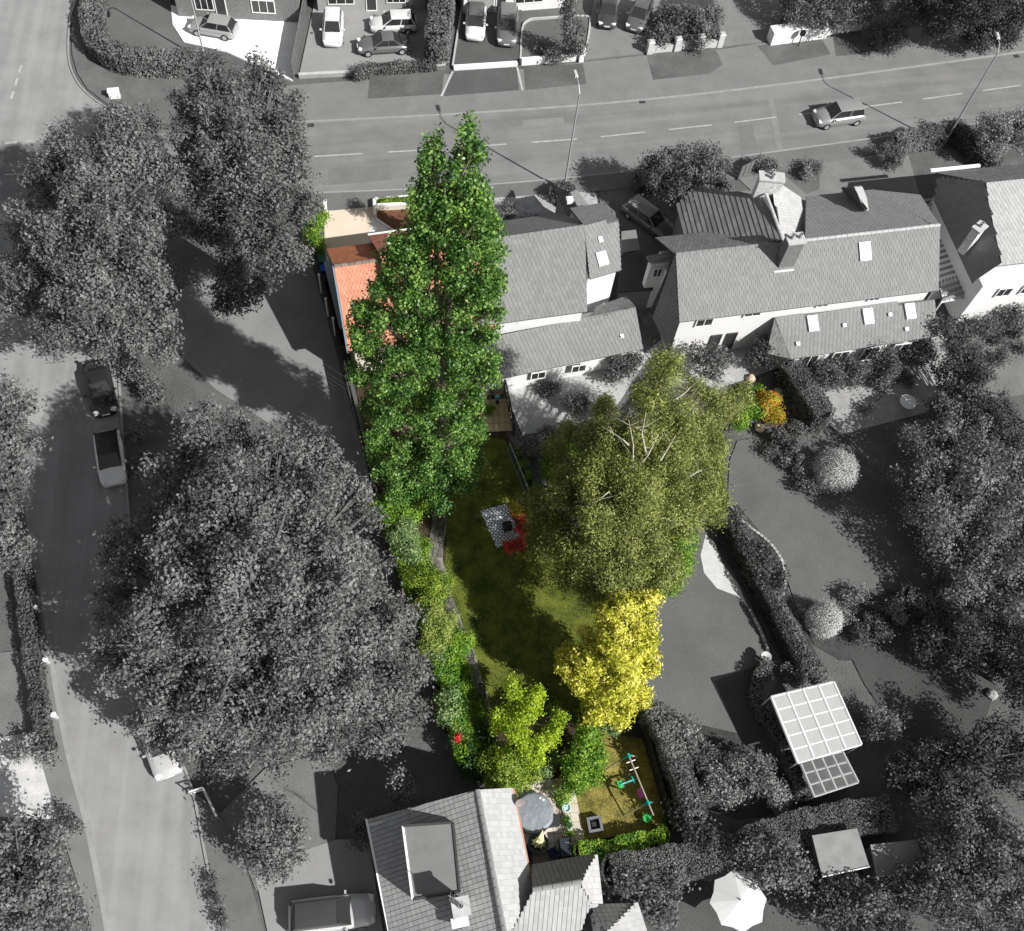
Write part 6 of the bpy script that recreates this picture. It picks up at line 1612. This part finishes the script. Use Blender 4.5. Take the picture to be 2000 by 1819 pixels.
shrub('strip of green plants behind the mesh fence', [(1012, 880, .6, 9), (1022, 905, .6, 9), (1035, 930, .6, 9), (1048, 955, .6, 9)], L_GRN, .11, n=4)
shrub('bright green margin bush beneath the right side of the birch', [(1325, 1060, 1.6, 34), (1320, 1110, 1.4, 30), (1300, 1145, 1.0, 26)], L_GRN, .15, n=6)
shrub('small variegated plants by the dark patio gap', [(1082, 1480, .7, 10), (1078, 1468, .7, 8)], L_SIL, .08, n=4)
shrub('leafy plants beside the brick edging near the pots', [(1098, 1562, .4, 9), (1108, 1605, .4, 7)], L_GRN, .08, n=4)
shrub('orange tinted shrub behind the red chairs under the birch', [(1008, 998, 1.1, 12)], L_ORG, .09, n=4)
shrub('green plants beside the teal globe on the terrace', [(955, 800, .5, 12), (960, 760, .5, 8)], L_GRN, .1, n=4)

# ------------------------------------------------------------------ VEGETATION in grey
def big_tree(label, base, spec, m=LG, size=.21, n=9, tr=.4, rr=(.2, .42), name='broadleaf_tree', **kw):
    b_ = W(*base); lob = dome_lobes(spec, n, .88, rr)
    kw.setdefault('cover', .92); kw.setdefault('inner', .55); kw.setdefault('rough', .22)
    return tree(name, label, 'tree', (b_.x, b_.y, 0), lob, m, BARKG, size=size, trunk_r=tr, aspect=.62, sprig=6, spread=1.0, up=.25, **kw)
big_tree('huge spreading grey tree filling the lower left beside the hedge boundary', (480, 1330), [(420, 860, 12, 70), (560, 870, 12.5, 75), (640, 920, 11.5, 62), (350, 940, 11, 75), (470, 970, 14, 95), (600, 1010, 13.5, 90), (690, 1000, 10, 58), (280, 1060, 9, 75), (390, 1090, 13.5, 95), (520, 1120, 15, 100), (640, 1130, 13, 90), (718, 1110, 8, 54), (240, 1180, 7.5, 65), (340, 1210, 11, 90), (460, 1240, 13, 95), (590, 1250, 12.5, 92), (700, 1230, 9.5, 80), (765, 1205, 6.5, 50), (230, 1290, 6, 60), (330, 1320, 8, 78), (450, 1360, 9.5, 85), (570, 1370, 9, 80), (680, 1340, 8, 76), (765, 1320, 6, 60), (300, 1400, 5, 50), (318, 1432, 4.4, 44), (390, 1430, 6, 62), (520, 1450, 6, 66), (640, 1430, 5.5, 62), (740, 1410, 4.8, 60), (800, 1380, 4, 44), (815, 1300, 4, 30)], LG, n=11)
big_tree('tall leafy grey tree at the upper left beside the junction', (185, 690), [(240, 270, 12, 66), (150, 300, 11, 62), (90, 370, 10, 60), (200, 360, 14, 80), (290, 340, 13, 62), (60, 450, 9, 55), (150, 450, 13, 85), (250, 450, 14, 85), (310, 430, 12, 55), (70, 540, 8, 60), (170, 560, 10.5, 80), (260, 560, 10.5, 72), (130, 640, 6.5, 62), (220, 650, 6.5, 62), (290, 640, 6.5, 50), (30, 590, 6, 48), (310, 540, 8.5, 36), (320, 680, 5, 34)], LG, n=9)
big_tree('dark rounded grey tree overhanging the main road left of the poplar', (470, 560), [(420, 160, 14, 50), (490, 170, 14.5, 56), (540, 200, 14, 46), (370, 210, 13, 48), (450, 240, 16, 75), (530, 270, 15, 62), (380, 310, 13, 62), (460, 340, 15, 75), (550, 350, 13, 60), (420, 420, 11, 66), (510, 430, 12, 70), (580, 410, 11, 44), (460, 500, 9, 62), (540, 500, 9, 56), (480, 560, 7, 50), (440, 580, 6, 32), (570, 320, 13, 38)], LGD, n=9)
big_tree('grey tree cut by the left edge of the photo', (-20, 1000), [(10, 780, 9, 55), (20, 860, 9, 56), (-20, 900, 9, 70), (15, 950, 7, 52), (-40, 820, 9, 70), (0, 1030, 5, 50), (30, 1080, 4, 40)], LG, n=8)
big_tree('bushy grey tree at the bottom left corner of the photo', (50, 1750), [(40, 1620, 5, 52), (90, 1660, 5, 48), (40, 1710, 5.5, 62), (110, 1730, 4.5, 52), (60, 1790, 4, 60), (-20, 1680, 5, 60), (130, 1800, 3, 44), (-10, 1790, 4, 60)], LG, n=6, tr=.2)
big_tree('round grey garden tree by the pale triangle near the bungalow', (530, 1680), [(500, 1600, 3.5, 38), (545, 1590, 3.2, 36), (515, 1640, 3.6, 44), (560, 1630, 3, 34), (530, 1680, 2.6, 42), (490, 1660, 2.6, 30), (575, 1665, 2.2, 24)], LG, size=.2, n=6, tr=.14)
big_tree('small pale tree standing in the deep shade beside the bungalow roof', (790, 1560), [(770, 1530, 2.6, 24), (790, 1545, 2.6, 22), (775, 1570, 1.8, 18)], LG, size=.18, n=5, tr=.08)
big_tree('shaded shrub pressed against the bungalow left eave', (700, 1640), [(700, 1610, 1.6, 20), (705, 1640, 1.4, 22)], LGD, size=.18, n=5, tr=.06)
for lb, spec, mm in (('shrubby verge growth beneath the parked black car', [(262, 720, 1, 22), (285, 745, 1, 26), (300, 770, 1, 22)], LG), ('low pale growth at the lane edge by the white hatchback', [(262, 850, .8, 14), (275, 900, .8, 16)], LG)):
    shrub(lb, spec, mm, .2, bark=BARKG)
# corner hedge, drive hedges
hedge('curved clipped hedge round the corner lawn at the top left', [(192, -40), (188, 60), (200, 105), (240, 132), (300, 140), (400, 140)], 1.9, 1.7, LG, .2, core=COREG, cover=1.5)
hedge('tall narrow conifer hedge between the concrete and tarmac drives', [(852, 128), (862, 60), (872, -60)], 2.0, 3.4, LG, .22, core=COREG)
hedge('low clipped hedge at the foot of the concrete drive', [(722, 143), (780, 140), (850, 134)], .8, .8, LGD, .18, core=COREG)
shrub('dark round shrub at the left end of the clipped drive hedge', [(700, 144, .7, 14), (712, 136, .7, 12)], LGD, .16, bark=BARKG)
big_tree('tall pointed conifer in the small front lawn', (1118, 105), [(1120, 90, 1.5, 24), (1115, 55, 3.4, 24, 1.4), (1110, 20, 5.5, 20, 1.6), (1106, -15, 7.5, 14, 1.6)], LGD, size=.19, n=8, tr=.14)
shrub('low dark shrub beside the pointed conifer', [(1080, 110, .6, 18), (1060, 95, .5, 14)], LGD, .18, bark=BARKG)
shrub('row of shrubs behind the pillared pale wall', [(1290, 70, 1, 20), (1320, 55, 1.2, 24), (1345, 30, 1.6, 28), (1375, 60, 1.2, 22), (1390, 30, 1.2, 20), (1300, 30, 1.2, 20), (1360, 84, .8, 16)], LGD, .2, bark=BARKG)
hedge('clipped hedge top just inside the pillared wall', [(1275, 92), (1340, 86), (1398, 76)], .6, .8, LG, .16, core=COREG)
big_tree('spreading shrubbery behind the white sloping wall', (1600, 40), [(1555, 22, 2.4, 28), (1600, 30, 2.6, 30), (1650, 30, 3, 34), (1620, -10, 3.4, 44), (1690, 20, 3, 34), (1700, -20, 3.6, 40), (1540, -10, 2.4, 28)], LG, size=.19, n=7, tr=.14)
shrub('round clipped bush standing alone on the far verge', [(1745, 78, 1.3, 32), (1720, 70, 1.1, 24)], LGD, .18, n=9, bark=BARKG)
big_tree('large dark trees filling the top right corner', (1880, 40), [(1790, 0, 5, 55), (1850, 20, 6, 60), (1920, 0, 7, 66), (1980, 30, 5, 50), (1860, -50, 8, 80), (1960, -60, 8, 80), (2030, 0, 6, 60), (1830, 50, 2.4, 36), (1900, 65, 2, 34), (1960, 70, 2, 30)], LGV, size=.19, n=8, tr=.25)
# front gardens south of road
big_tree('broad dark tree overhanging the road above the striped roof', (1340, 400), [(1290, 345, 4, 34), (1330, 325, 5, 40), (1375, 320, 5.4, 40), (1400, 340, 4.6, 34), (1310, 375, 3.6, 36), (1355, 370, 4.4, 42), (1270, 330, 4, 26)], LGD, size=.19, n=8, tr=.16)
hedge('grey clipped block hedge at the front drive entrance', [(1242, 368), (1280, 362)], 1.6, 1.3, LG, .17, core=COREG)
hedge('dark clipped hedge leading from the verge to the porch', [(1080, 395), (1100, 380), (1118, 412), (1135, 440)], 1.0, 1.3, LGD, .17, core=COREG)
shrub('small dark shrub on the pale front gravel', [(1025, 440, .5, 16), (1050, 436, .5, 14)], LGD, .15, bark=BARKG)
shrub('loose grey shrub left of the pale front gravel', [(985, 412, .7, 18), (975, 440, .7, 14)], LG, .15, bark=BARKG)
shrub('pale plant mound in the front tarmac circle', [(1588, 322, .7, 16), (1575, 338, .6, 12)], LGP, .15, bark=BARKG)
shrub('pale fence side growth by the tall white chimney', [(1490, 320, 1, 16), (1510, 330, 1, 14)], LG, .15, bark=BARKG)
board_fence('ribbed grey fence panel on the verge above the striped roof', [(1440, 352), (1482, 330)], 1.5, m=G_FENCE)
hedge('grey clipped hedge beside the right street lamp', [(1740, 300), (1790, 285), (1830, 282)], 1.5, 1.6, LG, .18, core=COREG)
shrub('dark shrub at the left end of the lamp hedge', [(1735, 300, 1.2, 20), (1750, 318, .9, 14)], LGD, .16, bark=BARKG)
hedge('curving dark hedge below the right street lamp', [(1845, 268), (1880, 290), (1910, 325), (1935, 335)], 1.2, 1.5, LGD, .18, core=COREG)
big_tree('pale blossoming tree at the right edge beside the road', (1945, 300), [(1930, 250, 3.2, 32), (1965, 260, 3, 34), (1990, 240, 3, 30), (1945, 285, 2.4, 28), (2010, 270, 3, 40)], LGP, size=.19, n=8, tr=.14)
# between and behind houses
shrub('leafless looking dark climber at the rear of the long extension', [(1205, 700, 1.5, 20), (1225, 720, 1.4, 20), (1200, 735, 1.0, 20), (1240, 700, 1.6, 16)], LGD, .16, bark=BARKG)
shrub('dark shrub in the middle of the pale rear patio', [(1080, 762, .6, 16), (1060, 760, .5, 12)], LGD, .15, bark=BARKG)
shrub('darker taller shrub at the end of the pale rear patio', [(1115, 785, .9, 18), (1135, 790, .9, 18)], LGD, .16, bark=BARKG)
shrub('grey border bush between patio and birch', [(1045, 865, .7, 22), (1070, 850, .7, 18), (1030, 880, .6, 16)], LG, .15, bark=BARKG)
big_tree('loose dark tree behind the birch top near the long house', (1390, 740), [(1370, 690, 2.4, 30), (1405, 700, 2.4, 30), (1385, 720, 2, 30)], LGD, size=.2, n=5, tr=.1)
shrub('dark rounded shrub at the corner of the long house', [(1480, 695, 1.6, 28), (1500, 680, 1.4, 20)], LGV, .17, bark=BARKG)
hedge('tall smooth conifer hedge running down from the long house', [(1530, 742), (1560, 790), (1592, 838)], 1.7, 2.4, LGD, .16, core=COREG, cover=1.5)
for lb, sp, mm in (
    ('dark bush left of the teardrop conifer on the rear terrace', [(1600, 720, 1.2, 24), (1620, 745, 1.2, 26), (1635, 715, 1, 20)], LGD),
    ('feathery grey shrub between two dark bushes on the rear terrace', [(1665, 735, 1.1, 22), (1655, 710, 1, 16)], LG),
    ('teardrop shaped dark clipped conifer on the rear terrace', [(1722, 745, .9, 22, 1.2), (1725, 718, 1.8, 26, 1.2), (1732, 695, 2.6, 16, 1.4)], LGD),
    ('rounded grey bush under the end of the rear extension', [(1800, 690, 1.2, 28), (1775, 695, 1.1, 22)], LG),
    ('small scattered plants on the pale rear terrace', [(1760, 735, .4, 12), (1775, 745, .4, 12), (1690, 800, .4, 10)], LGD),
    ('grey border shrubs beside the long lawn top', [(1520, 850, .8, 18), (1545, 870, .8, 18), (1510, 880, .6, 14), (1560, 840, .7, 16)], LGD),
    ('grey mixed border running beside the long lawn', [(1560, 920, .6, 14), (1585, 950, .6, 16), (1565, 950, .5, 12), (1530, 900, .5, 12)], LG),
    ('dark border plants behind the curved gravel strip', [(1435, 1010, .6, 14), (1450, 1040, .7, 16), (1480, 1075, .8, 20), (1500, 1110, .9, 24), (1470, 1120, .8, 20)], LGD),
    ('shrubs in the bed between the two lawns', [(1510, 1150, .8, 20), (1490, 1090, .8, 18), (1520, 1120, .8, 16)], LGV),
    ('pale flowering plants at the foot of the long lawn', [(1660, 1165, .6, 16), (1680, 1160, .6, 14), (1740, 1185, .7, 18), (1755, 1200, .7, 16)], LGP),
    ('small pale bush next to the lower clipped ball', [(1650, 1205, .6, 12)], LGP),
    ('grey round plants right of the lower clipped ball', [(1680, 1240, .7, 18), (1720, 1235, .7, 18), (1700, 1215, .6, 14)], LG),
    ('mixed grey plants before the broad lawn edge', [(1330, 1425, .9, 26), (1350, 1460, 1, 26), (1380, 1480, 1, 24), (1310, 1415, .8, 16)], LG),
    ('pale blossom shrub at the edge of the broad lawn', [(1325, 1420, 1.5, 18), (1345, 1435, 1.3, 14)], LGP),
    ('dense grey shrub with fine leaves in the lower bed', [(1450, 1500, 1.4, 30), (1480, 1490, 1.3, 26), (1465, 1520, 1.2, 26)], LG),
    ('pale tufted shrubs along the lower bed', [(1400, 1510, 1.1, 24), (1425, 1545, 1.1, 26), (1500, 1535, 1.1, 26), (1520, 1555, 1, 22), (1385, 1545, .9, 22)], LGP),
    ('shrub cluster right of the white panelled canopy', [(1710, 1400, 1, 22), (1735, 1420, 1, 24), (1700, 1430, .9, 18)], LG),
    ('plants beside the upper rear lawn at the right edge', [(1900, 690, .8, 22), (1930, 640, 1, 22), (1960, 700, .8, 18)], LG),
    ('dark dots of planting on the small right lawn', [(1945, 662, .4, 10), (1982, 652, .4, 10), (1995, 680, .4, 10)], LGV),
    ('grey shrub at the lower end of the hedge path', [(1560, 1330, .8, 18), (1590, 1310, .8, 16), (1540, 1310, .7, 14)], LGD)):
    shrub(lb, sp, mm, .16, bark=BARKG)
shrub('large pale clipped ball above the long lawn', [(1636, 914, 1.7, 62)], LGT, .10, n=0, inner=.82, rough=.05, name='topiary_ball', cat='topiary', bark=BARKG, cover=2.2)
shrub('smaller smooth pale clipped ball at the bottom of the long lawn', [(1612, 1208, 1.1, 51)], LGT, .09, n=0, inner=.84, rough=.04, name='topiary_ball', cat='topiary', bark=BARKG, cover=2.4)
hedge('thin pale hedge between the long lawn and the broad lawn', [(1495, 1160), (1530, 1220), (1565, 1290), (1600, 1330)], .9, 1.1, LG, .15, core=COREG)
hedge('dark hedge standing in for the shadow left of the thin pale hedge', [(1400, 1005), (1440, 1080), (1480, 1160), (1520, 1240), (1560, 1320)], .8, 1.6, LGV, .16, core=COREG)  # shadow strip built as a row of dark foliage
hedge('grey hedge between the play lawn and the lower grey bed', [(1262, 1405), (1288, 1460), (1318, 1540), (1338, 1610)], 1.3, 3.0, LG, .17, core=COREG)
hedge('angled grey hedge above the white panelled canopy', [(1492, 1300), (1470, 1360), (1500, 1420), (1530, 1470), (1560, 1560)], .8, 1.0, LG, .15, core=COREG)
hedge('grey hedge left of the pale clipped bank at mid right', [(1760, 1170), (1810, 1195), (1850, 1230)], 1.4, 1.3, LG, .16, core=COREG)
hedge('very wide flat topped grey hedge across the bottom right', [(1185, 1712), (1300, 1695), (1400, 1678), (1500, 1640), (1600, 1614), (1720, 1598)], 2.0, 1.9, LG, .11, core=COREG, cover=1.3, round_=.1)
big_tree('large textured grey tree at the right of the long lawn', (1880, 1090), [(1814, 860, 2.8, 60), (1874, 840, 3.2, 62), (1794, 930, 3.0, 60), (1864, 930, 4.0, 75), (1944, 900, 3.2, 66), (1844, 1010, 3.8, 75), (1924, 1000, 4.0, 78), (1994, 970, 3.2, 66), (1874, 1090, 3.0, 70), (1944, 1090, 3.2, 72), (2004, 1060, 2.8, 62), (1904, 1160, 2.1, 58), (1974, 1170, 2.3, 60), (2044, 1000, 3.2, 80), (2044, 1130, 2.8, 75)], LG, n=6, tr=.3)
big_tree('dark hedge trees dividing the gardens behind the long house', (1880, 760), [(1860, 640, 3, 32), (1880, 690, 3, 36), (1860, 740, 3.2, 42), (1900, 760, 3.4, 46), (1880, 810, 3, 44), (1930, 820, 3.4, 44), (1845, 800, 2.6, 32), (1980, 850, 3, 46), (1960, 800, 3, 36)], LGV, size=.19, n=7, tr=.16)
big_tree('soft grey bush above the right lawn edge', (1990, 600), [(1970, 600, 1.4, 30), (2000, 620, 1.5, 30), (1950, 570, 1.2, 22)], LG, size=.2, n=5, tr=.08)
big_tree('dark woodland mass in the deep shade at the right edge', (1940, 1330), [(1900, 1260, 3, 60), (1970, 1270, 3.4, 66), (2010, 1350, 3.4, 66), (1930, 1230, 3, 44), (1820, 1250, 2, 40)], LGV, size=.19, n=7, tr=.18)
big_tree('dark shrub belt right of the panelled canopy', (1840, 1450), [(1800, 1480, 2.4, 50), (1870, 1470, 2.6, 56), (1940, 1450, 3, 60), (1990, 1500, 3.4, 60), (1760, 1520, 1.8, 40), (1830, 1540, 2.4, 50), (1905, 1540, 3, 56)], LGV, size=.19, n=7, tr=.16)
big_tree('grey mottled tree in the bottom right corner', (1900, 1720), [(1840, 1600, 3.4, 50), (1900, 1620, 4, 56), (1960, 1640, 4, 60), (1870, 1690, 4, 60), (1940, 1720, 4.4, 66), (1840, 1760, 3.4, 56), (1900, 1800, 3.4, 60), (1980, 1790, 3.6, 60), (2010, 1700, 4, 60)], LG, size=.19, n=8, tr=.2)
big_tree('grey mottled bushes below the flat roofed shed', (1700, 1760), [(1640, 1740, 2.4, 40), (1700, 1760, 2.6, 46), (1760, 1740, 2.6, 46), (1660, 1800, 2.2, 46), (1740, 1810, 2.4, 50), (1600, 1760, 2, 34), (1810, 1720, 2.4, 40), (1570, 1720, 1.8, 30)], LGD, size=.19, n=8, tr=.12)
big_tree('bushy grey tree between the wide hedge and white parasol', (1500, 1690), [(1470, 1670, 2.6, 34), (1510, 1670, 2.8, 38), (1540, 1690, 2.6, 34), (1500, 1710, 2.4, 36), (1560, 1720, 2, 28), (1440, 1680, 2, 22)], LG, size=.2, n=6, tr=.12)
big_tree('dark grey bushes beside the hipped bungalow wing', (1260, 1760), [(1210, 1720, 1.6, 26), (1250, 1730, 1.8, 30), (1290, 1750, 1.8, 34), (1300, 1790, 1.6, 32), (1260, 1780, 1.6, 26), (1320, 1720, 1.5, 26)], LG, size=.2, n=6, tr=.08)
big_tree('loose dark bush on the dark shaded corner by the play lawn fence', (1350, 1600), [(1330, 1590, 2.2, 26), (1360, 1610, 2.2, 28), (1380, 1640, 1.8, 26)], LGV, size=.2, n=5, tr=.08)
hedge('dark boundary hedge left of the lane at the photo edge', [(52, 1110), (66, 1240), (84, 1370), (98, 1470)], .9, 1.3, LGD, .17, core=COREG)
shrub('pale plants at the corner of the white left driveway', [(60, 1460, .8, 22), (90, 1480, .8, 18), (30, 1470, .7, 18)], LGP, .17, bark=BARKG)
shrub('bush at the lower end of the bollard pavement', [(125, 1600, .8, 16), (145, 1615, .8, 14)], LG, .16, bark=BARKG)
shrub('grey tufts on the kerb by the lower lane', [(410, 1720, .4, 12), (420, 1760, .5, 12), (430, 1800, .5, 12)], LG, .14, bark=BARKG)
shrub('small bush growing beside the guard rail', [(440, 1500, .8, 30), (470, 1490, .8, 24)], LG, .2, bark=BARKG)
